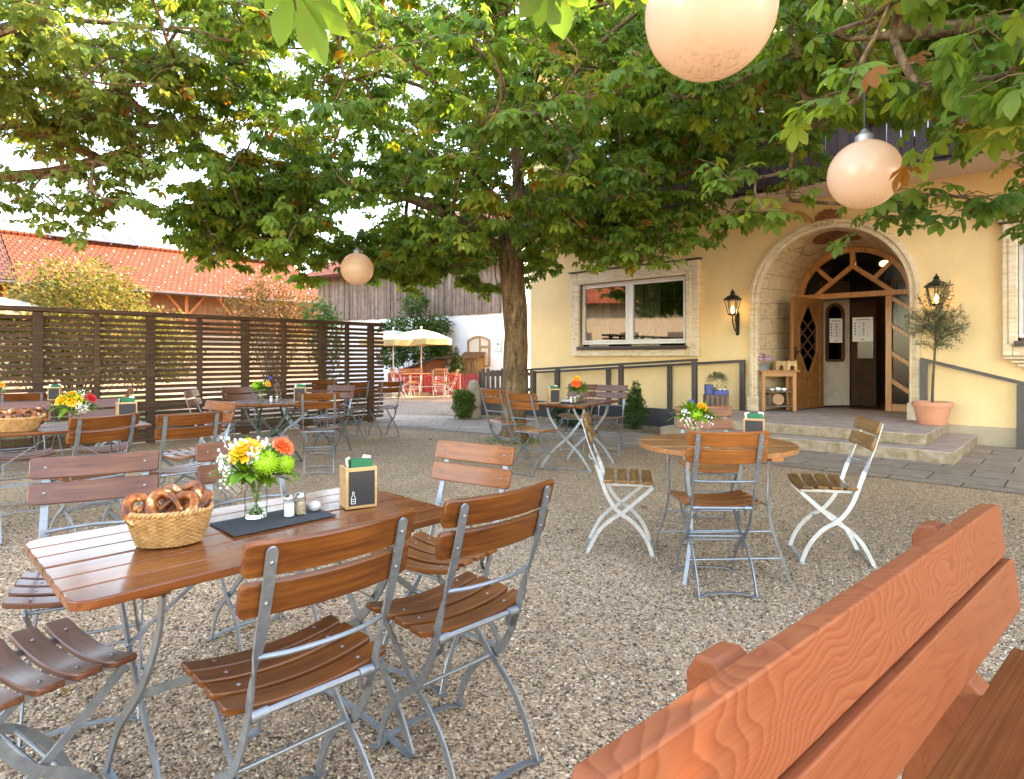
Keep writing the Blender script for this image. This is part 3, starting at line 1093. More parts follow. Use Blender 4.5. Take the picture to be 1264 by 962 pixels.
md = MB()   # painted oval on the vault
vs = [vault_pt(pi / 2 - 0.02, 0.42)]
rngs = 4
for j in range(1, rngs + 1):
    for k in range(28):
        a = 2 * pi * k / 28
        vs.append(vault_pt(pi / 2 - 0.02 + 0.36 * cos(a) * j / rngs, 0.36 + 0.27 * sin(a) * j / rngs))
fs = [(0, 1 + k, 1 + (k + 1) % 28) for k in range(28)]
for j in range(rngs - 1):
    for k in range(28):
        fs.append((1 + j * 28 + k, 1 + (j + 1) * 28 + k, 1 + (j + 1) * 28 + (k + 1) % 28, 1 + j * 28 + (k + 1) % 28))
md.add(vs, fs).build('painted_medallion', 'painted_brown', vo_, smooth=50)
md = MB()
md.tube([vault_pt(a, t, 0.003) for a, t in ((0.95, 0.15), (1.05, 0.30), (0.92, 0.42), (0.95, 0.62), (1.08, 0.72), (1.25, 0.66), (1.5, 0.80))], 0.008, 5)
md.build('painted_vein', 'painted_line', vo_, smooth=50)

# door wall: transom with fan of bars, side lights, open door
tr_ = MB()


def bar2(mb, a, b, w, y0=VD - 0.05, y1=VD + 0.05):
    """bar in the plane of the door wall from a to b (s, z)"""
    d = Vector((b[0] - a[0], 0, b[1] - a[1])); L = d.length; d.normalize()
    nx = Vector((-d.z, 0, d.x)) * w / 2
    A, B = Vector((a[0], 0, a[1])), Vector((b[0], 0, b[1]))
    vs = []
    for y in (y0, y1):
        for p in (A + nx, A - nx, B - nx, B + nx):
            vs.append((p.x, y, p.z))
    mb.add(vs, [(3, 2, 1, 0), (4, 5, 6, 7), (0, 1, 5, 4), (1, 2, 6, 5), (2, 3, 7, 6), (3, 0, 4, 7)])


DT = 2.36     # underside of the transom bar


def farch(t):
    """outer edge of the transom arch at angle t from the left"""
    return (-VR * cos(t), VZ + AR * 0.83 * sin(t))


vs, fs = [], []
for k in range(33):
    t = pi * k / 32
    for (kk, y) in ((1.0, VD - 0.06), (0.90, VD - 0.06), (0.90, VD + 0.06), (1.0, VD + 0.06)):
        x, z = farch(t)
        vs.append((x * kk, y, VZ + (z - VZ) * kk))
for k in range(32):
    for j in range(4):
        a = k * 4 + j; b = k * 4 + (j + 1) % 4
        fs.append((a, b, b + 4, a + 4))
tr_.add(vs, fs)
tr_.b2((-VR, VD - 0.075, DT - 0.035), (VR, VD + 0.07, DT + 0.06))
top = VZ + AR * 0.83
apex = (0.0, VZ + 0.60)
bar2(tr_, (0, apex[1] - 0.03), (0, top - 0.04), 0.085, VD - 0.05, VD + 0.05)
for sd in (-1, 1):
    bar2(tr_, apex, (sd * 0.63, DT + 0.03), 0.08, VD - 0.052, VD + 0.052)
    m_ = (sd * 0.34, VZ + 0.34)
    e_ = farch(pi / 2 + sd * 0.78)
    bar2(tr_, m_, (e_[0] * 0.95, VZ + (e_[1] - VZ) * 0.95), 0.075, VD - 0.048, VD + 0.048)
door_wall = tr_.build('transom', 'oak_door', hotel, bevel=0.008)
g = MB()
g.add([(0, VD + 0.01, VZ)] + [(-VR * 0.95 * cos(pi * k / 24), VD + 0.01, VZ + AR * 0.83 * 0.95 * sin(pi * k / 24)) for k in range(25)], [(0, k + 1, k + 2) for k in range(24)])
g.build('pane', 'dark_glass', door_wall)
for sd in (-1, 1):
    s_ = MB()
    xi, xo = sd * 0.52, sd * VR
    for (p, q) in ((xi, xi + sd * 0.10), (xo - sd * 0.07, xo)):
        s_.b2((min(p, q), VD - 0.06, LZ), (max(p, q), VD + 0.06, DT - 0.036))
    s_.b2((min(xi + sd * 0.10, xo - sd * 0.07), VD - 0.05, LZ), (max(xi + sd * 0.10, xo - sd * 0.07), VD + 0.05, LZ + 0.13))
    for k in range(4):
        za = LZ + 2.0 - k * 0.48
        bar2(s_, (xi + sd * 0.06, za), (xo - sd * 0.03, za - 0.24), 0.075, VD - 0.046 - 0.001 * k, VD + 0.046)
    f = s_.build('side_light', 'oak_door', hotel, bevel=0.007)
    g = MB(); g.b2((min(xi, xo), VD, LZ + 0.1), (max(xi, xo), VD + 0.008, DT)); g.build('pane', 'dark_glass', f)

# open door leaf: x along the leaf from the hinge, z up
lf = MB()
DW, DH = 1.02, DT - 0.05 - LZ
rails = [((0, 0), (0.13, DH)), ((DW - 0.13, 0), (DW, DH)), ((0.13, 0), (DW - 0.13, 0.16)), ((0.13, DH - 0.13), (DW - 0.13, DH)), ((0.13, 0.55), (DW - 0.13, 0.65))]
for (a, b) in rails:
    lf.b2((a[0], -0.03, a[1]), (b[0], 0.03, b[1]))
lf.b2((0.13, -0.012, 0.16), (DW - 0.13, 0.012, 0.55))
lf.b2((0.19, -0.024, 0.22), (DW - 0.19, 0.024, 0.30)); lf.b2((0.19, -0.024, 0.34), (DW - 0.19, 0.024, 0.50))
cz, hw, hh = 1.25, 0.315, 0.72


def leafbar(mb, a, b, w, h=0.028):
    d = Vector((b[0] - a[0], 0, b[1] - a[1])).normalized()
    nx = Vector((-d.z, 0, d.x)) * w / 2
    A, B = Vector((a[0], 0, a[1])), Vector((b[0], 0, b[1]))
    vs = [(p.x, y, p.z) for y in (-h, h) for p in (A + nx, A - nx, B - nx, B + nx)]
    mb.add(vs, [(3, 2, 1, 0), (4, 5, 6, 7), (0, 1, 5, 4), (1, 2, 6, 5), (2, 3, 7, 6), (3, 0, 4, 7)])


c0 = DW / 2
hexa = [(c0, cz + hh), (c0 + hw, cz + 0.25), (c0 + hw, cz - 0.25), (c0, cz - hh), (c0 - hw, cz - 0.25), (c0 - hw, cz + 0.25)]
for k in range(6):
    leafbar(lf, hexa[k], hexa[(k + 1) % 6], 0.075, 0.034 + 0.0015 * k)
# panels in the four corners around the lozenge
for (poly) in ([(0.13, DH - 0.13), (0.13, cz + 0.2), (c0 - hw, cz + 0.25), (c0, cz + hh), (c0, DH - 0.13)], [(DW - 0.13, DH - 0.13), (c0, DH - 0.13), (c0, cz + hh), (c0 + hw, cz + 0.25), (DW - 0.13, cz + 0.2)],
               [(0.13, 0.65), (c0, 0.65), (c0, cz - hh), (c0 - hw, cz - 0.25), (0.13, cz - 0.2)], [(DW - 0.13, 0.65), (DW - 0.13, cz - 0.2), (c0 + hw, cz - 0.25), (c0, cz - hh), (c0, 0.65)],
               [(0.13, cz + 0.2), (0.13, cz - 0.2), (c0 - hw, cz - 0.25), (c0 - hw, cz + 0.25)], [(DW - 0.13, cz + 0.2), (c0 + hw, cz + 0.25), (c0 + hw, cz - 0.25), (DW - 0.13, cz - 0.2)]):
    lf.prism([(x, -z) for x, z in poly][::-1], -0.012, 0.012, Matrix.Rotation(-pi / 2, 4, 'X'))
DM = Matrix.Translation((-0.51, VD - 0.04, LZ + 0.015)) @ Matrix.Rotation(atan2(-1.06, -0.235), 4, 'Z')


def apply(mb, m):
    mb.v = [tuple(m @ Vector(v)) for v in mb.v]
    return mb


door = apply(lf, DM).build('door', 'door_leaf_wood', hotel, bevel=0.006)
g = MB()
g.prism([(x, -z) for x, z in hexa][::-1], -0.004, 0.004, Matrix.Rotation(-pi / 2, 4, 'X'))
apply(g, DM).build('pane', 'dark_glass', door)
g = MB()
for k in (-1, 0, 1):
    leafbar(g, (c0 - hw * .94, cz + k * 0.24 - 0.22), (c0 + hw * .94, cz + k * 0.24 + 0.22), 0.035, 0.010)
    leafbar(g, (c0 - hw * .94, cz + k * 0.24 + 0.22), (c0 + hw * .94, cz + k * 0.24 - 0.22), 0.035, 0.0115)
g.v = [v if True else v for v in g.v]
apply(g, DM).build('lattice', 'oak_dark', door)
g = MB()
for sy in (-1, 1):
    g.b2((DW - 0.085, sy * 0.03, 0.90), (DW - 0.045, sy * 0.042, 1.12))
    g.tube([(DW - 0.065, sy * 0.04, 1.03), (DW - 0.065, sy * 0.075, 1.03), (DW - 0.18, sy * 0.085, 1.035)], 0.010, 8)
apply(g, DM).build('handle', 'lantern_iron', door, smooth=40)

# vestibule behind the door
ve = MB()
ve.b2((-1.6, VD + 0.06, LZ - 0.05), (1.6, 4.2, LZ - 0.006))
vest = ve.build('vestibule_floor', 'vestibule_floor', hotel)
ve = MB()
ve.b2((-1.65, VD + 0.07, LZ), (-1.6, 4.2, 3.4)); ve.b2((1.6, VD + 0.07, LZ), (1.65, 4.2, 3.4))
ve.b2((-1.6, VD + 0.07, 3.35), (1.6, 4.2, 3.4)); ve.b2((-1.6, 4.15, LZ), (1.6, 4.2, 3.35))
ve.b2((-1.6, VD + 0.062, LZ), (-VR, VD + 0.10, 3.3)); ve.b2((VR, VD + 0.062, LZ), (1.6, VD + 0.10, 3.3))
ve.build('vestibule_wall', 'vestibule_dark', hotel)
# white partition with arched window
pm = Matrix.Translation((-0.60, VD + 0.16, LZ)) @ Matrix.Rotation(radians(52), 4, 'Z')
pw = MB()
aw = [(0.30 - 0.17 * cos(pi * k / 14), 1.78 + 0.17 * sin(pi * k / 14)) for k in range(15)]
out_ = [(0.0, 0.0), (0.62, 0.0), (0.62, 2.4), (0.0, 2.4)]
for (x0, x1) in ((0.0, 0.13), (0.47, 0.62)):
    pw.b2((x0, 0, 0.02), (x1, 0.04, 2.4))
pw.b2((0.13, 0, 0.02), (0.47, 0.04, 0.88))
for (p, q) in zip(aw, aw[1:]):
    pw.add([(p[0], 0, p[1]), (q[0], 0, q[1]), (q[0], 0, 2.4), (p[0], 0, 2.4)], [(0, 1, 2, 3)])
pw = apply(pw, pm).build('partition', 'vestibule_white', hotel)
g = MB()
ap = [(0.47, 0.88), (0.13, 0.88)] + aw
for (p, q) in zip(ap, ap[1:] + ap[:1]):
    leafbar(g, p, q, 0.05, 0.02)
g.v = [(v[0], v[1] - 0.012, v[2]) for v in g.v]
apply(g, pm).build('frame', 'oak_dark', pw)
g = MB(); g.b2((0.14, 0.02, 0.9), (0.46, 0.025, 1.93)); apply(g, pm).build('pane', 'dark_glass', pw)
# dark inner door with a small window, lit inner frame
idr = MB()
im = Matrix.Translation((-0.20, VD + 0.66, LZ)) @ Matrix.Rotation(radians(8), 4, 'Z')
idr.b2((0.0, 0, 0.02), (0.11, 0.05, 2.5)); idr.b2((0.37, 0, 0.02), (0.42, 0.05, 2.5)); idr.b2((0.11, 0, 0.02), (0.37, 0.05, 0.92)); idr.b2((0.11, 0, 1.45), (0.37, 0.05, 2.5))
idr = apply(idr, im).build('inner_door', 'inner_door_wood', hotel, bevel=0.004)
g = MB(); g.b2((0.11, 0.02, 0.92), (0.37, 0.03, 1.45)); apply(g, im).build('pane', 'dark_glass', idr)
g = MB()
g.b2((0.42, VD + 0.9, LZ), (0.50, VD + 1.0, 2.72)); g.b2((0.86, VD + 0.9, LZ), (0.96, VD + 1.0, 2.72)); g.b2((0.50, VD + 0.9, 2.25), (0.86, VD + 1.0, 2.33)); g.b2((0.50, VD + 0.9, 2.64), (0.86, VD + 1.0, 2.72)); g.b2((0.66, VD + 0.9, 2.33), (0.70, VD + 1.0, 2.64))
g.build('inner_frame', 'oak_door', hotel, bevel=0.005)


g = MB(); g.ball((0.30, VD + 0.95, 3.02), 0.085, 14, 8, (1, 1, .7)); vl_ = thing('ceiling_lamp', 'warm glowing lamp inside the doorway seen through the fanlight', 'lamp', W0, HRZ); g.build('lamp_glass', 'bulb_glow', vl_, smooth=60)
g = MB(); g.rod((0.30, VD + 0.95, 3.08), (0.30, VD + 0.95, 3.35), 0.012); g.build('stem', 'lantern_iron', vl_)


def notice(mat_, label, w, h):
    t_ = thing('notice_sheet', label, 'notice')
    t_.matrix_world = HM @ mat_
    g_ = MB(); g_.b2((0, -0.004, 0), (w, 0.0, h)); g_.build('paper', 'paper', t_)
    g_ = MB()
    g_.b2((w * 0.16, -0.007, h * 0.88), (w * 0.84, -0.0045, h * 0.92))
    rr_ = random.Random(len(label))
    for k in range(6):
        z = h * (0.76 - k * 0.10)
        g_.b2((w * 0.26, -0.007, z), (w * (0.42 + 0.12 * rr_.random()), -0.0045, z + h * 0.018))
        g_.b2((w * 0.66, -0.007, z), (w * (0.78 + 0.12 * rr_.random()), -0.0045, z + h * 0.018))
    g_.b2((w * 0.42, -0.007, h * 0.06), (w * 0.58, -0.0045, h * 0.11))
    g_.build('print', 'print_grey', t_)
    g_ = MB()
    for k in range(5):
        z = h * (0.755 - k * 0.115)
        g_.ball((w * 0.13, -0.004, z), 0.017, 10, 6, (1, 0.15, 1)); g_.ball((w * 0.55, -0.004, z), 0.017, 10, 6, (1, 0.15, 1))
    g_.build('symbol', 'print_blue', t_)


notice(im @ Matrix.Translation((0.03, -0.012, 1.24)), 'white printed notice with blue dots taped on the dark inner door', 0.34, 0.46)
notice(pm @ Matrix.Translation((0.17, -0.03, 1.22)), 'printed notice behind the arched window of the white partition', 0.27, 0.46)


# landing and steps
def profile_steps():
    st_ = thing('entrance_steps', 'two broad weathered stone steps and landing before the arched door', 'steps', W0, HRZ)
    a = MB(); a.b2((-1.78, -1.85, 0.152), (1.62, VD + 0.055, 0.296)); a.build('landing', 'step_stone', st_, bevel=0.012)
    b = MB(); b.b2((-1.84, -2.20, 0.0), (1.95, -0.02, 0.149)); b.build('lower_step', 'step_stone', st_, bevel=0.012)
    return st_


profile_steps()
# ramp with dark kerb
rp = thing('access_ramp', 'grey concrete ramp with dark kerb rising along the yellow wall', 'ramp', W0, HRZ)
a = MB()
a.add([(-7.6, -1.06, 0.0), (-1.79, -1.06, 0.0), (-1.79, -1.06, 0.27), (-7.6, -1.06, 0.10), (-7.6, -0.02, 0.0), (-1.79, -0.02, 0.0), (-1.79, -0.02, 0.27), (-7.6, -0.02, 0.10)],
      [(0, 1, 2, 3), (4, 7, 6, 5), (3, 2, 6, 7), (0, 4, 5, 1), (1, 5, 6, 2), (0, 3, 7, 4)])
a.build('ramp_slab', 'step_stone', rp)
a = MB()
a.add([(-7.6, -1.16, 0.0), (-1.86, -1.16, 0.0), (-1.86, -1.16, 0.33), (-7.6, -1.16, 0.33), (-7.6, -1.063, 0.0), (-1.86, -1.063, 0.0), (-1.86, -1.063, 0.33), (-7.6, -1.063, 0.33)],
      [(0, 1, 2, 3), (4, 7, 6, 5), (3, 2, 6, 7), (0, 4, 5, 1), (1, 5, 6, 2), (0, 3, 7, 4)])
a.build('kerb', 'dark_concrete', rp, bevel=0.008)


def handrail(label, posts, out, ext0=0.0, ext1=0.0, pw_=0.085):
    """posts: (s, z_bottom, z_top)"""
    t_ = thing('handrail', label, 'handrail', W0, HRZ)
    ps = sorted(posts)
    for (s, z0, z1) in ps:
        a_ = MB(); a_.b2((s - pw_ / 2, -out - 0.035, z0), (s + pw_ / 2, -out + 0.035, z1 - 0.042)); a_.build('post', 'rail_metal', t_, bevel=0.004)
    a_ = MB()
    def zat(s):
        (s0, _, za), (s1, _, zb) = ps[0], ps[-1]
        return za + (zb - za) * (s - s0) / (s1 - s0)
    p0, p1 = ps[0][0] - ext0, ps[-1][0] + ext1
    a_.strip([(p0, -out, zat(p0) - 0.018), (p1, -out, zat(p1) - 0.018)], (0, 1, 0), 0.08, 0.045)
    a_.build('rail', 'rail_metal', t_, bevel=0.004)
    return t_


handrail('dark metal handrail on the outer edge of the ramp', [(-1.79, 0.33, 1.215), (-3.255, 0.33, 1.13), (-4.76, 0.33, 1.04), (-6.2, 0.33, 0.955)], 1.11, 0.5, 0.04)
handrail('dark metal handrail along the yellow wall behind the ramp', [(-1.37, 0.28, 1.195), (-2.79, 0.24, 1.11), (-4.2, 0.20, 1.03), (-5.58, 0.15, 0.945)], 0.12, 0.6, 0.04)
handrail('dark metal handrail sloping down right of the potted olive tree', [(1.33, LZ, 1.225), (2.43, 0.0, 0.92)], 0.12, 0.04, 0.04)


# wall lanterns
def wall_lantern(s, label):
    t_ = thing('wall_lantern', label, 'lantern', H(s, 0, .27), HRZ, 'wrought iron lanterns beside the arched door')
    t_.scale = (.87, .87, .87)
    y = -0.27
    a = MB()
    a.b2((-0.035, -0.03, 1.60), (0.035, -0.003, 2.02))
    a.tube(crom([(0, -0.02, 1.68), (0, -0.12, 1.66), (0, -0.20, 1.74), (0, y, 1.86), (0, y, 1.98)], 5), 0.014, 8)
    a.tube(crom([(0, -0.02, 1.95), (0, -0.10, 1.98), (0, -0.15, 1.90), (0, -0.10, 1.84), (0, -0.06, 1.89)], 5), 0.010, 6)
    a.tube(crom([(0, -0.02, 1.80), (0, -0.07, 1.76), (0, -0.12, 1.80), (0, -0.09, 1.86)], 5), 0.009, 6)
    a.ball((0, -0.03, 1.60), 0.035, 8, 6); a.ball((0, -0.03, 2.03), 0.03, 8, 6)
    a.build('bracket', 'lantern_iron', t_, smooth=50)
    a = MB()
    z0, z1 = 2.0, 2.29
    r0, r1 = 0.085, 0.155
    for k in range(6):
        an = pi / 3 * k + pi / 6
        a.tube([(r0 * cos(an), y + r0 * sin(an), z0), (r1 * cos(an), y + r1 * sin(an), z1)], 0.009, 6)
    a.lathe([(0.02, 1.965), (0.095, 1.985), (0.10, 2.005), (0.02, 2.01)], (0, y, 0), 6)
    a.lathe([(0.175, 2.285), (0.182, 2.30), (0.11, 2.365), (0.055, 2.385), (0.055, 2.41), (0.035, 2.42), (0.05, 2.45), (0.02, 2.47), (0.012, 2.50), (0.0, 2.51)], (0, y, 0), 12)
    a.build('lantern_frame', 'lantern_iron', t_, smooth=30)
    a = MB()
    a.lathe([(r0, z0 + 0.01), (r1, z1)], (0, y, 0), 6)
    a.f = [f for f in a.f if len(f) == 4]
    a.build('pane', 'clear_glass', t_)
    a = MB(); a.lathe([(0.012, 2.01), (0.024, 2.05), (0.03, 2.09), (0.02, 2.14), (0.0, 2.17)], (0, y, 0), 10)
    a.build('bulb', 'bulb_glow', t_, smooth=60)


wall_lantern(-1.50, 'lit black iron lantern on the wall between window and arched door')
wall_lantern(1.50, 'lit black iron lantern on the wall above the potted olive tree')

# ------------------------------------------------------------- slatted fence
FD = Vector((0.676, 0.737, 0)).normalized()
F0 = Vector((-6.42, 7.66, 0))
fence = thing('slatted_fence', 'dark brown screen fence of narrow horizontal slats', 'fence', F0, atan2(FD.y, FD.x))
FH = 1.90


def fence_t(px):
    k = (px - CX0) / FPX
    return (F0.x - k * F0.y) / (k * FD.y - FD.x)


fe = fence_t(459)
posts_t = [fence_t(p) for p in (120, 247, 351, 429)]
thick_t = [fence_t(p) for p in (47, 186, 303, 398, 458)]
posts_t += [thick_t[0] - 1.05 * k for k in (1, 2, 3)]
for t_ in posts_t:
    a = MB(); a.b2((t_ - 0.03, -0.02, 0.0), (t_ + 0.03, 0.06, FH - 0.06)); a.build('post', 'fence_wood', fence, bevel=0.005)
for t_ in thick_t:
    a = MB(); a.b2((t_ - 0.052, -0.035, 0.0), (t_ + 0.052, 0.06, FH - 0.06)); a.build('post', 'fence_wood', fence, bevel=0.006)
a = MB()
z = 0.10
while z < FH - 0.10:
    x0 = -4.4
    while x0 < fe + 0.30:
        x1 = min(x0 + 4.0, fe + 0.30 + R.uniform(-0.02, 0.03))
        if fe + 0.30 - x1 < 0.5:
            x1 = fe + 0.30 + R.uniform(-0.02, 0.03)
        a.box(((x0 + x1) / 2, 0.078 + R.uniform(-0.003, 0.003), z), (x1 - x0 - 0.006, 0.034, 0.051), rx=R.uniform(-0.08, 0.08))
        x0 = x1
    z += 0.0795
a.build('slat', 'fence_wood', fence, bevel=0.003, seg=1)
a = MB()
a.b2((-4.4, -0.045, 0.47), (fe + 0.02, -0.022, 0.60))
a.b2((-4.4, -0.045, 0.03), (fe + 0.02, -0.022, 0.15))
a.build('rail_board', 'fence_wood', fence, bevel=0.004)
a = MB()
a.b2((-4.4, -0.085, FH - 0.058), (fe + 0.28, 0.13, FH))
a.build('cap_rail', 'fence_wood', fence, bevel=0.006)


# ------------------------------------------------------------- barn behind
BRZ = atan2(-0.568, 0.823)
BM = Matrix.Translation((-0.36, 21.0, 0)) @ Matrix.Rotation(BRZ, 4, 'Z')
barn = thing('barn', 'old barn with brown weathered boards above a white plastered wall', 'barn', (-0.36, 21.0, 0), BRZ)
a = MB(); a.b2((-9.6, 0, 0), (0.1, 12, 4.9))
a.add([(0.1, 0, 4.9), (0.1, 12, 4.9), (0.1, 6, 8.2)], [(0, 1, 2)]); a.add([(-9.6, 0, 4.9), (-9.6, 12, 4.9), (-9.6, 6, 8.2)], [(2, 1, 0)])
a.build('wall', 'plaster_white', barn)
a = MB()
x = -9.75
while x < 0.0:
    w = R.uniform(0.14, 0.24)
    a.box((x + w / 2, -0.05 + R.uniform(-0.012, 0.012), (2.76 + 4.95) / 2 + R.uniform(-0.02, 0.02)), (w - 0.012, 0.03, 2.2))
    x += w
a.build('cladding', 'barn_board', barn, bevel=0.003, seg=1)
a = MB(); a.b2((-9.6, -0.034, 2.76), (0.0, -0.004, 4.9)); a.build('board_backing', 'emblem_dark', barn)
a = MB()
for sg in (0, 1):
    y0, y1 = (-0.7, 6.0) if sg == 0 else (12.7, 6.0)
    z0, z1 = 4.9 - 0.7 * 0.55 + 0.1, 8.3
    a.add([(-10.2, y0, z0), (0.3, y0, z0), (0.3, y1, z1), (-10.2, y1, z1), (-10.2, y0, z0 - 0.12), (0.3, y0, z0 - 0.12), (0.3, y1, z1 - 0.12), (-10.2, y1, z1 - 0.12)],
          [(0, 1, 2, 3), (7, 6, 5, 4), (0, 4, 5, 1), (1, 5, 6, 2), (3, 7, 4, 0)])
a.build('roof', 'tile_orange', barn)


def barn_at(px, py):
    """spot on the barn's front wall"""
    k = (px - CX0) / FPX
    t = (0.36 + k * 21.0) / (0.823 + k * 0.568)
    Y = 21.0 - 0.568 * t
    return t, CAMH + (HY - py) * Y / FPX


def arched_window(pxl, pxr, pyt, pyb):
    x0, zt = barn_at(pxl, pyt); x1, zb = barn_at(pxr, pyb)
    f = MB()
    rise = 0.14
    out_ = [(x0, zb), (x1, zb)] + [(x1 + (x0 - x1) * k / 10, zt - rise + rise * sin(pi * k / 10)) for k in range(11)]
    for p, q in zip(out_, out_[1:] + out_[:1]):
        d = Vector((q[0] - p[0], 0, q[1] - p[1]))
        f.strip([(p[0], -0.03, p[1]), (q[0], -0.03, q[1])], (0, 1, 0), 0.06, 0.055)
    xm = x0 + (x1 - x0) * 0.56
    f.b2((xm - 0.025, -0.045, zb), (xm + 0.025, -0.004, zt)); f.b2((xm + 0.025, -0.045, zb + (zt - zb) * 0.62), (x1, -0.004, zb + (zt - zb) * 0.68))
    w = f.build('window', 'manger_wood', barn)
    g_ = MB(); g_.prism([(x, z) for x, z in out_], 0.0, 0.01, Matrix.Translation((0, -0.006, 0)) @ Matrix.Rotation(pi / 2, 4, 'X'))
    g_.build('pane', 'plaster_cream', w)


arched_window(578.5, 604.5, 416, 452)
arched_window(544, 558, 419, 450)
# hay manger on the wall
tx, tz = barn_at(587.5, 450)
mg = thing('hay_manger', 'wooden hay manger with shingled lid hanging on the white barn wall', 'manger', BM @ Vector((tx, 0, 0)), BRZ)
a = MB()
zt, zb = tz + 0.24, tz - 0.50
for i in range(12):
    u = i / 11 - 0.5
    a.box((u * 0.70 + R.uniform(-0.01, 0.01), -0.33 + 0.03 * R.random(), (zt + zb) / 2), (0.058, 0.025, zt - zb), rx=0.16)
for sd in (-1, 1):
    a.prism([(-0.006, zb), (-0.28, zb), (-0.42, zt), (-0.006, zt)], -0.012, 0.012, Matrix.Translation((sd * 0.38, 0, 0)) @ Matrix(((0, 0, 1, 0), (1, 0, 0, 0), (0, 1, 0, 0), (0, 0, 0, 1))))
a.b2((-0.40, -0.30, zb - 0.05), (0.40, -0.006, zb - 0.002))
a.build('box', 'manger_wood', mg, bevel=0.005)
a = MB()
for j in range(3):
    for i in range(8):
        a.box(((i - 3.5) * 0.118 + (0.03 if j % 2 else -0.02), -0.09 - j * 0.15, zt + 0.16 - j * 0.075), (0.112, 0.19, 0.018), rx=0.42 + R.uniform(-0.04, 0.04))
a.build('lid', 'shed_wood', mg)
# enamel plaque
px_, pz_ = barn_at(615.5, 427)
pl = thing('enamel_plaque', 'white octagonal enamel plaque with a dark emblem on the barn wall', 'plaque', BM @ Vector((px_, 0, pz_)), BRZ)
a = MB()
oc = [(-0.14, -0.16), (-0.09, -0.21), (0.09, -0.21), (0.14, -0.16), (0.14, 0.15), (0.06, 0.19), (0, 0.21), (-0.06, 0.19), (-0.14, 0.15)]
TX = Matrix.Translation((0, -0.006, 0)) @ Matrix.Rotation(pi / 2, 4, 'X')
a.prism(oc, 0.0, 0.025, TX); a.build('plate', 'plaque_white', pl, bevel=0.004)
a = MB()
for p, q in zip(oc, oc[1:] + oc[:1]):
    a.tube([(p[0] * 0.9, -0.034, p[1] * 0.9), (q[0] * 0.9, -0.034, q[1] * 0.9)], 0.007, 5)
a.b2((-0.08, -0.036, -0.13), (0.08, -0.032, -0.115)); a.b2((-0.06, -0.036, -0.09), (0.06, -0.032, -0.08))
a.build('border', 'plaque_green', pl)
a = MB(); a.ball((-0.03, -0.033, 0.055), 0.035, 10, 6, (0.8, 0.2, 1.1)); a.ball((0.035, -0.033, 0.055), 0.03, 10, 6, (0.7, 0.2, 1.3)); a.ball((0.0, -0.033, 0.18), 0.018, 8, 6, (1, 0.3, 1))
a.build('emblem', 'emblem_dark', pl)
# white lean-to right of the barn, seen between trunk and inn
ob = thing('outbuilding', 'small white plastered outbuilding glimpsed between tree trunk and inn', 'outbuilding', (0.35, 27.0, 0), 0)
a = MB(); a.b2((-1.5, 0, 0), (6, 4, 3.0)); a.build('wall', 'plaster_white', ob)
a = MB()
a.add([(-1.9, -0.6, 2.9), (6.4, -0.6, 2.9), (6.4, 4, 5.6), (-1.9, 4, 5.6), (-1.9, -0.6, 2.78), (6.4, -0.6, 2.78), (6.4, 4, 5.48), (-1.9, 4, 5.48)], [(0, 1, 2, 3), (7, 6, 5, 4), (0, 4, 5, 1), (1, 5, 6, 2), (3, 7, 4, 0)])
a.build('roof', 'tile_orange', ob)

# ------------------------------------------------------------- long farm building
LRZ = atan2(0.722, 0.692)
LB = Vector((-16.6, 28.1, 0))
lb = thing('farm_building', 'long farm building with orange tiled roof and timber wall', 'building', LB, LRZ)
a = MB(); a.b2((-22, 0.9, 0), (9, 9.6, 2.4)); a.build('wall', 'plaster_warm', lb)
a = MB(); a.b2((-22, 1.0, 2.4), (9, 9.5, 4.6))
for e_ in (-22, 9):
    a.add([(e_, 1.0, 4.6), (e_, 9.5, 4.6), (e_, 5.0, 6.6)], [(0, 1, 2)])
a.build('timber_wall', 'shed_wood', lb)
a = MB()
for k in range(9):
    x = -12 + k * 2.3
    a.b2((x - 0.08, 0.86, 2.4), (x + 0.08, 0.995, 4.5))
    for sd in (-1, 1):
        a.strip([(x, 0.92 - 0.01 * sd, 3.2), (x + sd * 1.0, 0.92 - 0.01 * sd, 4.45)], (0, 1, 0), 0.10, 0.11)
a.build('brace', 'varnish_orange', lb)


def slope_roof(name, x0, x1, mat, parent, y0=0.0, z0=4.3, y1=5.0, z1=6.95, yb=10.2, zb=4.2):
    """front and back slopes as slabs that lie in their own tilted frames, so the tiles run with the slope"""
    for (ya, za, yb_, zb_, fl) in ((y0, z0, y1, z1, False), (yb, zb, y1, z1, True)):
        L = sqrt((yb_ - ya) ** 2 + (zb_ - za) ** 2)
        b_ = MB(); b_.b2((x0, 0, -0.12), (x1, L, 0))
        o_ = b_.build(name, mat, parent)
        an = atan2(zb_ - za, abs(yb_ - ya))
        if not fl:
            o_.matrix_local = Matrix.Translation((0, ya, za)) @ Matrix.Rotation(an, 4, 'X')
        else:
            o_.matrix_local = Matrix.Translation((x0 + x1, ya, za)) @ Matrix.Rotation(pi, 4, 'Z') @ Matrix.Rotation(an, 4, 'X')
        if not fl:
            front = o_
    return front


fr_ = slope_roof('roof', -4.8, 9.4, 'tile_orange', lb)
fd_ = slope_roof('roof', -22.4, -4.85, 'tile_dark', lb, z0=4.34, z1=6.99)
a = MB()
for j in range(7):
    for i in range(15):
        a.box((-4.2 + i * 0.92 + (0.46 if j % 2 else 0), 0.35 + j * 0.72, 0.03), (0.04, 0.05, 0.05))
tag(a.build('snow_guard', 'white_paint', fr_), kind='stuff')
a = MB()
a.tube([(-22, 4.99, 7.02), (9.4, 4.99, 7.0)], 0.12, 8); a.build('ridge_tile', 'tile_orange', lb)
a = MB(); a.tube([(-22, -0.06, 4.22), (9.4, -0.06, 4.22)], 0.08, 8); a.build('gutter', 'copper_dark', lb)


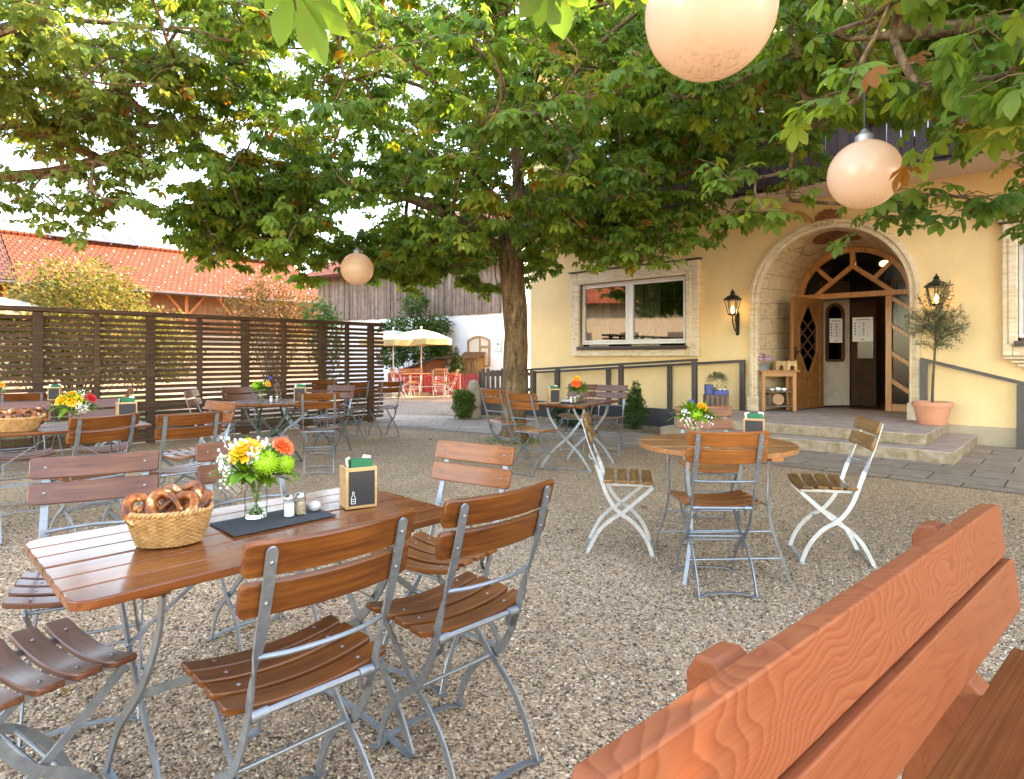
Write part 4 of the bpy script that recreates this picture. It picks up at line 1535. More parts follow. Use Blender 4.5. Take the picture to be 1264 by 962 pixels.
def solar(t0, n, label):
    s_ = thing('solar_panel_array', label, 'solar panels')
    s_.matrix_world = Matrix.Translation(LB) @ Matrix.Rotation(LRZ, 4, 'Z') @ Matrix.Translation((t0, 4.7, 6.93)) @ Matrix.Rotation(radians(22), 4, 'X')
    for k in range(n):
        a_ = MB(); a_.box((k * 1.25 + 0.6, 0.75, 0.10), (1.19, 1.5, 0.03)); p_ = a_.build('panel', 'solar_glass', s_)
        a_ = MB()
        for (x, y, sx, sy) in ((k * 1.25, 0.75, 0.06, 1.6), (k * 1.25 + 1.2, 0.75, 0.06, 1.6), (k * 1.25 + 0.6, 0.0, 1.2, 0.05), (k * 1.25 + 0.6, 1.5, 1.2, 0.05)):
            a_.box((x, y, 0.12), (sx, sy, 0.06))
        a_.build('frame', 'alu', p_)
    a_ = MB()
    for k in range(n + 1):
        a_.box((k * 1.25, 0.75, 0.03), (0.06, 1.5, 0.09))
    a_.build('mount', 'alu', s_)


solar(-3.0, 3, 'row of three bright solar panels on the tiled ridge behind the yellow bush')
solar(3.4, 4, 'row of four solar panels on the tiled ridge left of the chestnut crown')

# farmhouse out to the left, mirrored in the inn's window
fh = thing('farmhouse', 'white farmhouse with red tiled roof across the yard', 'house', (-23, 6, 0), radians(-75))
a = MB(); a.b2((-7, -4, 0), (7, 4, 4.6)); a.build('wall', 'plaster_warm', fh)
a = MB()
for sd in (-1, 1):
    a.add([(-7.8, sd * 5, 4.2), (7.8, sd * 5, 4.2), (7.8, 0, 7.4), (-7.8, 0, 7.4)], [(0, 1, 2, 3) if sd < 0 else (3, 2, 1, 0)])
a.build('roof', 'tile_orange', fh)
for k in range(5):
    for sd in (-1, 1):
        a = MB(); a.b2((-5.4 + k * 2.6, sd * 4.02 - 0.03, 1.2), (-4.4 + k * 2.6, sd * 4.02 + 0.03, 2.6)); a.build('window', 'room_dark', fh)

# ------------------------------------------------------------- small fences by the lane
def picket_fence(p0, p1, z0, z1, mat, name, label, cat, pw=0.07, gap=0.035, post=0.09, point=False, band=0.0):
    d = (p1 - p0); L = d.length
    t_ = thing(name, label, cat, p0, atan2(d.y, d.x))
    a_ = MB()
    x = 0.0
    while x < L - pw * 0.5:
        h = z1 + R.uniform(-0.02, 0.02)
        if point:
            a_.prism([(x, z0), (x + pw, z0), (x + pw, h - 0.05), (x + pw / 2, h), (x, h - 0.05)], 0.02, 0.04, Matrix.Rotation(pi / 2, 4, 'X'))
        else:
            a_.box((x + pw / 2, -0.03, (z0 + h) / 2), (pw, 0.02, h - z0))
        x += pw + gap
    a_.build('picket', mat, t_)
    a_ = MB()
    for z in (z0 + (z1 - z0) * 0.25, z0 + (z1 - z0) * 0.82):
        a_.b2((0, -0.018, z - 0.04), (L, 0.025, z + 0.04))
    a_.build('rail', mat, t_)
    for x in (0.0, L):
        a_ = MB(); a_.b2((x - post / 2, 0.028, 0), (x + post / 2, 0.028 + post, z1 - 0.04)); a_.build('post', 'grey_board', t_)
    if band:
        a_ = MB(); a_.b2((-0.05, -0.07, 0.0), (L + 0.05, 0.027, band)); a_.build('base_board', 'grey_board', t_, bevel=0.005)
    return t_


def at(px, Y):
    return Vector(((px - CX0) * Y / FPX, Y, 0))


picket_fence(at(480, 20.0), at(566, 19.6), 0.06, 0.74, 'red_paint', 'picket_fence', 'long red picket fence behind the sunlit chairs', 'fence', 0.08, 0.03, point=True)
picket_fence(at(570, 17.2), at(594, 16.6), 0.10, 0.78, 'red_paint', 'picket_fence', 'short red picket fence section beside the old stone post', 'fence', 0.06, 0.035)
picket_fence(at(594, 13.0), at(660, 13.2), 0.40, 0.98, 'grey_board', 'board_fence', 'brown vertical board fence behind the tree trunk', 'fence', 0.075, 0.03, band=0.40)
a = MB()
a.lathe([(0.15, 0), (0.155, 0.3), (0.13, 0.62), (0.09, 0.74), (0.03, 0.78), (0, 0.785)], (0, 0, 0), 12)
o = a.build('stone_post', 'old_stone', smooth=50)
o.location = at(585, 12.5)
tag(o, 'weathered rounded stone post beside the brown board fence', 'post')
# little timber hut under the wall tree
hut = thing('timber_hut', 'small brown timber hut with sloping roof behind the red fence', 'hut', at(527, 21.3), radians(-20))
hut.scale = (.72, .8, .88)
a = MB(); a.add([(-0.7, -0.5, 0), (0.7, -0.5, 0), (0.7, 0.5, 0), (-0.7, 0.5, 0), (-0.7, -0.5, 0.95), (0.7, -0.5, 1.28), (0.7, 0.5, 1.28), (-0.7, 0.5, 0.95)], [(3, 2, 1, 0), (4, 5, 6, 7), (0, 1, 5, 4), (1, 2, 6, 5), (2, 3, 7, 6), (3, 0, 4, 7)])
a.build('wall', 'shed_wood', hut)
a = MB(); a.strip([(-0.95, 0, 0.93), (0.95, 0, 1.38)], (0, 1, 0), 1.3, 0.05); a.build('roof', 'grey_board', hut)
# ------------------------------------------------------------------ folding chair
def slat(mb, cx, cy, cz, L, half_d, half_t, curve, nx=14, dirw=Vector((0, 1, 0)), dirn=Vector((0, 0, 1)), rr=0.014):
    """curved plank along x: dirw its width direction, dirn its face direction; curve(u) offset along dirn"""
    ch = 0.0035
    sec = [(-1, -half_t + ch), (-1, half_t - ch), (None, half_t, -1), (None, half_t, 1), (1, half_t - ch), (1, -half_t + ch), (None, -half_t, 1), (None, -half_t, -1)]
    us = [-1, -1 + rr * 0.3 / (L / 2), -1 + rr / (L / 2)] + [(-1 + rr / (L / 2)) + (2 - 2 * rr / (L / 2)) * k / nx for k in range(1, nx)] + [1 - rr / (L / 2), 1 - rr * 0.3 / (L / 2), 1]
    vs, fs = [], []
    for u in us:
        e = (1 - abs(u)) * L / 2
        sh = 0.0
        if e < rr:
            sh = rr - sqrt(max(rr * rr - (rr - e) ** 2, 0))
        hd = half_d - sh
        c = Vector((cx + u * L / 2, cy, cz)) + dirn * curve(u)
        tt = half_t if 0.0005 < e else half_t - ch
        for s in sec:
            if s[0] is None:
                w = s[2] * (hd - ch); h = s[1] * (tt / half_t)
            else:
                w = s[0] * hd; h = s[1]
            vs.append(c + dirw * w + dirn * h)
    n = 8
    for i in range(len(us) - 1):
        for k in range(n):
            a = i * n + k; b = i * n + (k + 1) % n
            fs.append((a, b, b + n, a + n))
    fs.append(tuple(range(n - 1, -1, -1))); e0 = (len(us) - 1) * n
    fs.append(tuple(range(e0, e0 + n)))
    mb.add(vs, fs)


UP = [(-.2485, .850), (-.205, .70), (-.142, .53), (-.115, .445), (-.088, .375), (-.045, .305), (0, .26), (.06, .222), (.12, .16), (.165, .085), (.192, .006)]
SU = [(.195, .432), (.12, .362), (.05, .302), (0, .26), (-.07, .215), (-.14, .145), (-.185, .065), (-.212, .006)]


def make_chair(name, label, group, metal_='galvanised', wood_='varnish', seat_='varnish'):
    t = thing(name, label, 'chair', group=group)
    mb = MB()
    lean = Vector((0, -.050, .172)).normalized()
    nrm = Vector((0, lean.z, -lean.y))
    crv = lambda u: 0.022 * u * u - 0.008
    for zc in (0.828, 0.735):
        k = (zc - .70) / (.872 - .70)
        y = -.205 + k * (-.05)
        c = Vector((0, y, zc)) + nrm * 0.012
        slat(mb, 0, c.y, c.z, 0.425, 0.041, 0.009, crv, dirw=lean, dirn=nrm)
    back = mb.build('backrest', wood_, t, smooth=35)
    mb = MB()
    for j, yc in enumerate((-.078, .004, .086, .168)):
        dz = 0.0 if j < 3 else -0.004
        slat(mb, 0, yc, 0.462 + dz, 0.42, 0.0325, 0.009, lambda u: 0.027 * u * u - 0.016, dirw=Vector((0, 1, 0.0)), dirn=Vector((0, 0, 1)))
    seat = mb.build('seat', seat_, t, smooth=35)
    for sd in (-1, 1):
        mb = MB()
        pth = crom([(sd * .163, y, z) for y, z in UP], 4)
        m = len(pth)
        def wv(i, pth=pth):
            z = pth[i].z
            f = min(max((z - .52) / .12, 0), 1)
            tg = (pth[min(i + 1, len(pth) - 1)] - pth[max(i - 1, 0)]).normalized()
            inpl = Vector((0, -tg.z, tg.y))
            return Vector((1, 0, 0)) * f + inpl * (1 - f)
        mb.strip(pth, wv, 0.025, 0.006)
        mb.prism([(.0125 * cos(2 * pi * k / 16), .0125 * sin(2 * pi * k / 16)) for k in range(16)], -.0031, .0031, Matrix.Translation((sd * .163, -.2485, .850)) @ Matrix(((1, 0, 0, 0), (0, lean.y, nrm.y, 0), (0, lean.z, nrm.z, 0), (0, 0, 0, 1))))
        mb.build('leg', metal_, t, smooth=30)
        mb = MB()
        pth2 = crom([(sd * .150, y, z) for y, z in SU], 4)
        def wv2(i, pth=pth2):
            tg = (pth[min(i + 1, len(pth) - 1)] - pth[max(i - 1, 0)]).normalized()
            return Vector((0, -tg.z, tg.y))
        mb.strip(pth2, wv2, 0.023, 0.006)
        mb.build('leg', metal_, t, smooth=30)
    def rod_(a, b, r):
        q = MB(); q.rod(a, b, r); q.build('stretcher', metal_, t, smooth=40)
    mb = MB()
    mb.tube(crom([(-.160, -.168, .60), (-.10, -.195, .602), (0, -.208, .604), (.10, -.195, .602), (.160, -.168, .60)], 4), 0.0062, 8)
    mb.build('stretcher', metal_, t, smooth=40)
    mb = MB()
    mb.rod((-.160, -.117, .445), (.160, -.117, .445), 0.0085)
    for sd in (-1, 1):
        mb.rod((sd * .118, -.117, .445), (sd * .158, -.117, .445), 0.0135, 10)
        mb.strip([(sd * .130, -.112, .44), (sd * .130, -.10, .40), (sd * .15, -.085, .385)], (0, 1, 0), 0.018, 0.005)
    mb.build('hinge_rod', metal_, t, smooth=40)
    for sd in (-1, 1):
        q = MB(); q.strip([(sd * .138, -.108, .443), (sd * .138, .195, .443)], (0, 0, 1), 0.020, 0.006); q.build('seat_rail', metal_, t)
    rod_((-.150, .178, .424), (.150, .178, .424), 0.0060)
    rod_((-.168, .0, .26), (.168, .0, .26), 0.0062)
    rod_((-.160, .052, .226), (.160, .052, .226), 0.0058)
    for (y, xx) in ((.192, .163), (-.212, .150)):
        mb = MB()
        mb.strip(crom([(-xx - .022, y, .004), (-xx + .01, y, .006), (-xx + .05, y, .020), (0, y, .026), (xx - .05, y, .020), (xx - .01, y, .006), (xx + .022, y, .004)], 3), (0, 1, 0), 0.022, 0.006)
        mb.build('foot_bar', metal_, t, smooth=30)
    mb = MB()
    for zc in (0.828, 0.735):
        k = (zc - .70) / (.872 - .70)
        for sd in (-1, 1):
            c = Vector((sd * .163, -.205 - k * .05, zc))
            mb.ball(c + nrm * (0.0205 + crv(.163 / .2125)), 0.0062, 8, 4, (1, .7, 1))
            mb.ball(c - nrm * 0.004, 0.0055, 8, 4, (1, .7, 1))
    for yc in (-.078, .004, .086, .168):
        for sd in (-1, 1):
            mb.ball((sd * .138, yc, .4672), 0.0058, 8, 4, (1, 1, .5))
    mb.build('bolt', 'bolt_steel', t, smooth=60)
    return t


CG = 'folding slatted chairs of the beer garden'
chair0 = make_chair('folding_chair', 'x', CG)
CHAIRS = []


def chair(x, y, fx, fy, label, mats=None, group=CG):
    global chair0
    rz = face_rz(fx, fy)
    if not CHAIRS:
        chair0.location = (x, y, 0); chair0.rotation_euler = (0, 0, rz); chair0['label'] = label
        c = chair0
    else:
        c = dup(chair0, (x, y, 0), rz, label, group, mats)
    CHAIRS.append(c)
    return c


LT = {'varnish': 'varnish_light'}
WORN = {'varnish': 'varnish_worn', 'galvanised': 'galvanised_pale'}
PUR = {'varnish': 'varnish_purple'}
# the near oblong table with the pretzel basket
chair(-.56, 1.57, -.70, .71, 'nearest folding chair seen from behind, left one on the near side of the pretzel table')
chair(-.18, 1.945, -.69, .73, 'folding chair seen from behind, right one on the near side of the pretzel table')
chair(-1.27, 1.56, .54, .84, 'folding chair at the left end of the pretzel table with only its glossy seat showing', PUR)
chair(-1.53, 2.21, .47, -.88, 'brown folding chair facing us behind the pretzel basket', PUR)
chair(-1.08, 2.67, .70, -.70, 'brown folding chair facing us half hidden behind the near flower vase', PUR)
chair(-.29, 2.52, -.55, -.83, 'light brown folding chair at the far right end of the pretzel table', LT)
# the round table
chair(1.13, 3.40, .02, 1, 'brown folding chair with its back to us in front of the round table', LT)
chair(.72, 4.03, .985, -.17, 'worn folding chair in profile left of the round table', WORN)
chair(1.99, 3.84, -.975, .22, 'worn folding chair in profile right of the round table', WORN)
chair(1.46, 4.52, -.12, -1, 'light brown folding chair facing us behind the round table', LT)
# table by the tree trunk
chair(-.08, 7.45, .70, .71, 'folding chair in front of the tree trunk, left of the two near it', LT)
chair(.24, 6.62, .66, .75, 'folding chair with a pale stripe on its back, right in front of the trunk', LT)
chair(.88, 8.28, -.45, -.89, 'purplish folding chair behind the vase on the table by the trunk', PUR)
chair(1.27, 8.02, -.35, -.94, 'purplish folding chair at the right end of the table by the trunk', PUR)
# table on the left, end of the photo
chair(-2.86, 4.13, -.86, .52, 'folding chair seen from behind in front of the second pretzel basket')
chair(-2.36, 4.35, -.70, .71, 'folding chair seen from behind in front of the menu box of the left table')
chair(-4.02, 5.0, .66, -.75, 'folding chair facing us at the left end of the left table', PUR)
chair(-3.62, 5.38, .66, -.75, 'folding chair facing us behind the yellow flowers of the left table', PUR)
chair(-2.62, 5.06, -.52, -.85, 'folding chair at the right end of the left table, seen in profile', LT)
# farther left table by the fence
chair(-5.35, 6.62, -.72, .69, 'folding chair seen from behind at the corner table by the fence')
chair(-4.92, 7.45, -.80, -.60, 'folding chair seen edge on at the right end of the corner table by the fence', LT)
chair(-6.55, 7.0, .74, .67, 'folding chair with its back to the left end of the corner table', PUR)
# green-legged table before the fence
chair(-3.42, 6.98, .98, .18, 'folding chair left of the green-legged table, facing right')
chair(-3.32, 7.58, .62, -.78, 'folding chair facing us behind the left of the green-legged table', PUR)
chair(-2.12, 6.72, -.28, .96, 'folding chair seen from behind at the right of the green-legged table')
chair(-2.36, 8.0, -.30, -.95, 'folding chair facing us at the far right of the green-legged table', PUR)
chair(-3.22, 9.0, .95, .30, 'folding chair with its back half turned at the far left of the fence end table')
chair(-2.48, 9.45, -.62, .78, 'folding chair seen from behind left of the end of the fence')
chair(-2.02, 9.62, -.66, .75, 'folding chair seen from behind just right of the end of the fence')
chair(-3.02, 10.05, .55, -.83, 'folding chair against the fence behind the last table')


# ------------------------------------------------------------------ tables
def plank_outline(x0, x1, y0, y1, rc, left=True, lo=False, hi=False):
    P = []
    def corner(cx, cy, a0):
        return [(cx + rc * cos(a0 + k * pi / 12), cy + rc * sin(a0 + k * pi / 12)) for k in range(7)]
    P += corner(x0 + rc, y0 + rc, pi) if lo else [(x0, y0)]
    P += corner(x1 - rc, y0 + rc, 1.5 * pi) if lo else [(x1, y0)]
    P += corner(x1 - rc, y1 - rc, 0) if hi else [(x1, y1)]
    P += corner(x0 + rc, y1 - rc, 0.5 * pi) if hi else [(x0, y1)]
    return P


def make_table(label, loc, rz, L=1.04, Wd=0.64, leg_mat='galvanised', top='table_wood', n=6, group='oblong slatted tables'):
    t = thing('garden_table', label, 'table', loc, rz, group)
    mb = MB()
    w = (Wd - (n - 1) * 0.0062) / n
    for k in range(n):
        y0 = -Wd / 2 + k * (w + 0.0062)
        mb.prism(plank_outline(-L / 2, L / 2, y0, y0 + w, 0.05, lo=(k == 0), hi=(k == n - 1)), 0.717 - 0.0006 * (k % 2), 0.740 - 0.0008 * (k % 3))
    mb.build('tabletop', top, t, bevel=0.004)
    mb = MB()
    for sx in (-1, 1):
        mb = MB(); mb.b2((sx * (L / 2 - 0.18) - 0.03, -Wd / 2 + 0.06, 0.690), (sx * (L / 2 - 0.18) + 0.03, Wd / 2 - 0.06, 0.7158)); mb.build('batten', top, t, bevel=0.004)
    for sx in (-1, 1):
        for sy in (-1, 1):
            mb = MB()
            x = sx * (L / 2 - 0.20) + (0.010 if sy > 0 else 0.0)
            pth = crom([(x, sy * .23, .682), (x, sy * .20, .58), (x, sy * .10, .44), (x, 0, .34), (x, -sy * .14, .22), (x, -sy * .24, .10), (x, -sy * .30, .006)], 4)
            mb.strip(pth, lambda i, p=pth: Vector((0, -(p[min(i + 1, len(p) - 1)] - p[max(i - 1, 0)]).z, (p[min(i + 1, len(p) - 1)] - p[max(i - 1, 0)]).y)), 0.028, 0.008)
            mb.build('leg', leg_mat, t, smooth=30)
    mb = MB()
    a = L / 2 - 0.20
    mb.strip([(-a, 0.012, .34), (a, -0.012, .34)], (0, 0, 1), 0.024, 0.006)
    mb.build('stretcher', leg_mat, t, smooth=40)
    mb = MB(); mb.strip([(-a, 0.10, .445), (0, 0.10, .69)], (0, 1, 0), 0.018, 0.005); mb.build('stay', leg_mat, t)
    mb = MB(); mb.strip([(a, -0.10, .445), (0, -0.10, .69)], (0, 1, 0), 0.018, 0.005); mb.build('stay', leg_mat, t)
    for sx in (-1, 1):
        mb = MB()
        mb.strip(crom([(sx * a, -.31, .005), (sx * a, -.15, .020), (sx * a, 0, .024), (sx * a, .15, .020), (sx * a, .31, .005)], 3), (1, 0, 0), 0.022, 0.006)
        mb.build('foot_bar', leg_mat, t, smooth=40)
    return t


TA = Vector((-.775, 1.885, 0)); TARZ = radians(45.8)
make_table('near glossy brown plank table with pretzel basket and flower vase', TA, TARZ, L=1.08)
TC = Vector((.76, 7.02, 0)); TCRZ = radians(58)
make_table('brown plank table beside the tree trunk with red and yellow flowers', TC, TCRZ)
TE = Vector((-3.36, 4.52, 0)); TERZ = radians(43)
make_table('brown plank table at the left edge with yellow and red flowers', TE, TERZ, L=1.10)
TG = Vector((-5.78, 7.22, 0)); TGRZ = atan2(FD.y, FD.x)
make_table('brown plank table in the far left corner along the slatted fence', TG, TGRZ)
TD = Vector((-2.78, 7.05, 0)); TDRZ = radians(97)
make_table('brown plank table on dark green legs before the slatted fence', TD, TDRZ, L=0.80, Wd=0.90, leg_mat='green_metal')
TJ = Vector((-2.72, 9.52, 0)); TJRZ = atan2(FD.y, FD.x)
make_table('brown plank table near the end of the slatted fence', TJ, TJRZ, L=0.9, Wd=0.6)

# round table
TB = Vector((1.23, 3.68, 0))
rt = thing('round_table', 'round light brown plank table near the entrance steps', 'table', TB, radians(3))
mb = MB()
rad, n = 0.455, 9
w = 2 * rad / n
for k in range(n):
    y0, y1 = -rad + k * w + 0.0015, -rad + (k + 1) * w - 0.0015
    up, dn = [], []
    for j in range(7):
        y = y0 + (y1 - y0) * j / 6
        x = sqrt(max(rad * rad - y * y, 1e-6))
        up.append((x, y)); dn.append((-x, y))
    mb.prism(up + dn[::-1], 0.714 - 0.0005 * (k % 2), 0.742 - 0.0007 * (k % 3))
mb.build('tabletop', 'table_wood_pale', rt, bevel=0.003)
for x in (-.2, .2):
    mb = MB(); mb.b2((x - .035, -.36, .684), (x + .035, .36, .7125)); mb.build('batten', 'table_wood_pale', rt, bevel=0.004)
for sx in (-1, 1):
    for sy in (-1, 1):
        mb = MB()
        pth = crom([(sx * .235, sy * .18, .684), (sx * .235, sy * .185, .55), (sx * .225, sy * .20, .42), (sx * .24, sy * .24, .25), (sx * .28, sy * .29, .08), (sx * .30, sy * .31, .004)], 4)
        mb.strip(pth, (0.7 * sx, -0.7 * sy, 0), 0.022, 0.007)
        mb.build('leg', 'galvanised', rt, smooth=30)
for (a_, b_) in [((-.245, s * .235, .27), (.245, s * .235, .27)) for s in (-1, 1)] + [((-.27, s * .275, .13), (.27, s * .275, .13)) for s in (-1, 1)] + [((s * .23, -.205, .40), (s * .23, .205, .40)) for s in (-1, 1)]:
    mb = MB(); mb.rod(a_, b_, 0.006); mb.build('stretcher', 'galvanised', rt, smooth=40)


# ------------------------------------------------------------------ things on the tables
def petals(mb, c, r, n, tilt, ln, wd, axis=Vector((0, 0, 1)), a0=0.0, cup=0.3):
    """ring of petals round an axis"""
    ax = axis.normalized()
    u = ax.orthogonal().normalized(); v = ax.cross(u)
    for k in range(n):
        a = a0 + 2 * pi * k / n + R.uniform(-.1, .1)
        d = u * cos(a) + v * sin(a)
        s = ax.cross(d)
        o_ = c + d * r
        d2 = (d * cos(tilt) + ax * sin(tilt)).normalized()
        nn_ = (ax * cos(tilt) - d * sin(tilt))
        p1 = o_ + d2 * ln * 0.55 + nn_ * ln * 0.06
        p2 = o_ + d2 * ln + nn_ * ln * (-cup * 0.4)
        mb.add([o_ - s * wd * .25, o_ + s * wd * .25, p1 + s * wd * .5, p1 - s * wd * .5, p2 + s * wd * .2, p2 - s * wd * .2, p1 - nn_ * ln * .08],
               [(0, 1, 2, 6), (0, 6, 3), (6, 2, 4, 5), (3, 6, 5)])


def bloom(c, r, mat, name, parent, axis=Vector((0, -.2, 1)), layers=4):
    mb = MB()
    for j in range(layers):
        f = 1 - j / (layers + 0.5)
        petals(mb, c + axis.normalized() * r * 0.12 * j, r * .08, 7 + 2 * (layers - j), 0.15 + 0.32 * j, r * f, r * .42, axis, R.random())
    mb.ball(c + axis.normalized() * r * .25, r * .28, 8, 6)
    return mb.build(name, mat, parent, smooth=60)


def pompom(c, r, mat, name, parent):
    mb = MB()
    mb.ball(c, r * .8, 10, 8)
    for k in range(150):
        z = 1 - 2 * (k + .5) / 150
        a = k * 2.399
        d = Vector((sqrt(1 - z * z) * cos(a), sqrt(1 - z * z) * sin(a), z))
        s = d.orthogonal().normalized() * r * .09
        s2 = d.cross(s)
        p = c + d * r * .72; q = c + d * r * R.uniform(1.0, 1.12) + s2 * R.uniform(-1, 1)
        mb.add([p - s - s2 * .6, p + s - s2 * .6, p + s2, q], [(0, 1, 3), (1, 2, 3), (2, 0, 3)])
    return mb.build(name, mat, parent)


def leafblade(mb, base, d, ln, wd, up=Vector((0, 0, 1)), bend=0.3, n=6):
    d = d.normalized(); s = d.cross(up)
    s = s.normalized() if s.length > 1e-4 else Vector((1, 0, 0))
    nn_ = s.cross(d).normalized()
    vs, fs = [], []
    for i in range(n + 1):
        t = i / n
        c = base + d * ln * t - Vector((0, 0, 1)) * bend * ln * t * t
        w = wd * .5 * sin(pi * min(t * .92 + .06, 1)) ** .8
        vs += [c - s * w + nn_ * w * .25, c, c + s * w + nn_ * w * .25]
    for i in range(n):
        a = i * 3
        fs += [(a, a + 1, a + 4, a + 3), (a + 1, a + 2, a + 5, a + 4)]
    mb.add(vs, fs)


def posy(label, loc, zt, yaw, kind='near', h=0.105, r=0.034, spread=1.0, blooms=(), group='flower posies on the tables', vlabel=None, where='the pretzel table'):
    """a glass jar and the posy standing in it: two things"""
    v = thing('glass_vase', 'clear glass jar of water and stems on ' + where, 'vase', (loc[0], loc[1], zt), yaw, 'glass vases on the tables')
    mb = MB()
    mb.lathe([(0.0, 0.004), (r * .95, 0.004), (r * 1.0, 0.010), (r, h * .80), (r * .97, h * .84), (r * .74, h * .91), (r * .74, h * .96), (r * .86, h * .985), (r * .84, h)], (0, 0, 0), 24, close=True)
    mb.build('glass', 'clear_glass', v, smooth=50)
    mb = MB(); mb.lathe([(0, 0.013), (r * .92, 0.015), (r * .92, h * .38), (0, h * .38)], (0, 0, 0), 20); mb.build('water', 'water', v, smooth=50)
    b = thing('flower_posy', label, 'flowers', (loc[0], loc[1], zt), yaw, group)
    mb = MB()
    for k in range(16 if kind == 'near' else 8):
        a = R.uniform(0, 2 * pi); q = R.uniform(.2, 1)
        top = Vector((cos(a) * .09 * q * spread, sin(a) * .09 * q * spread, h + R.uniform(.05, .12)))
        mb.tube(crom([(-cos(a) * r * .6, -sin(a) * r * .6, .016), (cos(a) * r * .15, sin(a) * r * .15, h * .55), (cos(a) * r * .45, sin(a) * r * .45, h), top], 3), R.uniform(.0019, .003), 5)
    mb.build('stem', 'stem_green', b, smooth=60)
    mb = MB()
    N_ = 340 if kind == 'near' else 260
    for k in range(N_):
        a = R.uniform(0, 2 * pi); el = R.uniform(-.2, 1.15); q = R.uniform(.25, 1)
        d = Vector((cos(a) * cos(el), sin(a) * cos(el), sin(el)))
        p = Vector((0, 0, h + .035)) + Vector((d.x * .085, d.y * .085, d.z * .075)) * q * spread
        leafblade(mb, p, d + Vector((R.uniform(-.4, .4), R.uniform(-.4, .4), R.uniform(-.1, .5))), R.uniform(.04, .075), R.uniform(.010, .022), bend=R.uniform(0, .4), n=4)
    for k in range(11 if kind == 'near' else 9):
        a = R.uniform(0, 2 * pi)
        d = Vector((cos(a), sin(a), R.uniform(.0, .6)))
        leafblade(mb, Vector((d.x * .05, d.y * .05, h + .045)) * 1.0, d, R.uniform(.085, .12) * spread, R.uniform(.035, .05), bend=R.uniform(.2, .5))
    o_ = mb.build('foliage', 'leaf_posy', b, smooth=60)
    at_ = o_.data.attributes.new('tone', 'FLOAT', 'POINT')
    at_.data.foreach_set('value', [R.uniform(0, 1) for _ in o_.data.vertices])
    for (nm, mt, x, y, z, rr) in blooms:
        if nm == 'button_flower':
            pompom(Vector((x, y, z)), rr, mt, nm, b)
        else:
            bloom(Vector((x, y, z)), rr, mt, nm, b, Vector((x * 3, y * 3, .35)) + Vector((0, -.15, 0)))
    return b


def gypsophila(b, spots, n, rad=0.035):
    mb = MB()
    for (x, y, z) in spots:
        for k in range(n):
            p = Vector((x + R.gauss(0, rad * .6), y + R.gauss(0, rad * .6), z + R.gauss(0, rad * .55)))
            mb.ball(p, R.uniform(.0035, .0062), 6, 4)
            mb.rod(p, p + Vector((-x * .3, -y * .3, -.03)), .0006, 3)
    mb.build('white_sprig', 'flower_white', b, smooth=60)


yaw0 = 0.0
ZT = 0.740
b = posy('large posy of one yellow and one orange bloom with green leaves on the pretzel table', (-.815, 1.945), ZT + .005, 0, 'near', blooms=[
    ('yellow_bloom', 'flower_yellow', -.022, -.03, .215, .052), ('orange_bloom', 'flower_orange', .082, .01, .225, .036), ('button_flower', 'flower_green', .055, -.055, .185, .040), ('button_flower', 'flower_green', .10, -.02, .175, .030), ('yellow_bloom', 'flower_yellow', -.03, .05, .20, .035)])
gypsophila(b, [(-.07, -.055, .165), (-.085, -.02, .19), (-.06, -.07, .14), (.03, .0, .235), (-.045, -.03, .235), (.01, -.06, .215)], 24, .026)
b = posy('red and orange blooms with loose greenery on the table by the trunk', (.74, 6.86), ZT, .5, 'far', spread=1.2, where='the table by the trunk', blooms=[('red_bloom', 'flower_orange', -.05, -.04, .215, .06), ('yellow_bloom', 'flower_yellow', -.03, -.02, .265, .045)])
b = posy('wide posy of yellow gerberas and a red carnation on the left table', (-3.17, 4.42), ZT, .2, 'far', spread=1.35, where='the left table', blooms=[
    ('yellow_bloom', 'flower_yellow', -.05, -.05, .205, .05), ('yellow_bloom', 'flower_yellow', .03, -.06, .20, .055), ('red_bloom', 'flower_red', .11, .0, .215, .04), ('yellow_bloom', 'flower_yellow', -.02, .02, .24, .04)])
gypsophila(b, [(.08, -.09, .17), (.03, .02, .25), (.10, -.06, .15)], 22, .03)
b = posy('small posy of blue and yellow flowers on the green-legged table', (-2.88, 7.02), ZT, .3, 'far', spread=1.0, where='the green-legged table', blooms=[('yellow_bloom', 'flower_yellow', .07, -.05, .20, .04), ('blue_bloom', 'flower_blue', .09, 0, .27, .03), ('button_flower', 'flower_green', -.05, -.04, .19, .05)])
gypsophila(b, [(.03, -.05, .23)], 16, .04)
b = posy('posy with one yellow bloom and white sprigs on the round table', (1.13, 3.78), ZT + .002, .1, 'far', spread=1.05, where='the round table', blooms=[('yellow_bloom', 'flower_yellow', .035, -.03, .205, .036), ('button_flower', 'flower_green', -.01, -.05, .16, .04), ('blue_bloom', 'flower_blue', -.02, .02, .235, .022)])
gypsophila(b, [(-.08, -.03, .17), (-.07, -.05, .13), (.05, -.07, .13)], 22, .03)
b = posy('posy with red blooms at the far left on the corner table', (-5.98, 7.05), ZT, .1, 'far', spread=1.2, where='the corner table', blooms=[('red_bloom', 'flower_red', -.02, -.06, .21, .06), ('yellow_bloom', 'flower_yellow', .09, -.02, .19, .04)])
gypsophila(b, [(.10, -.04, .15)], 16, .04)


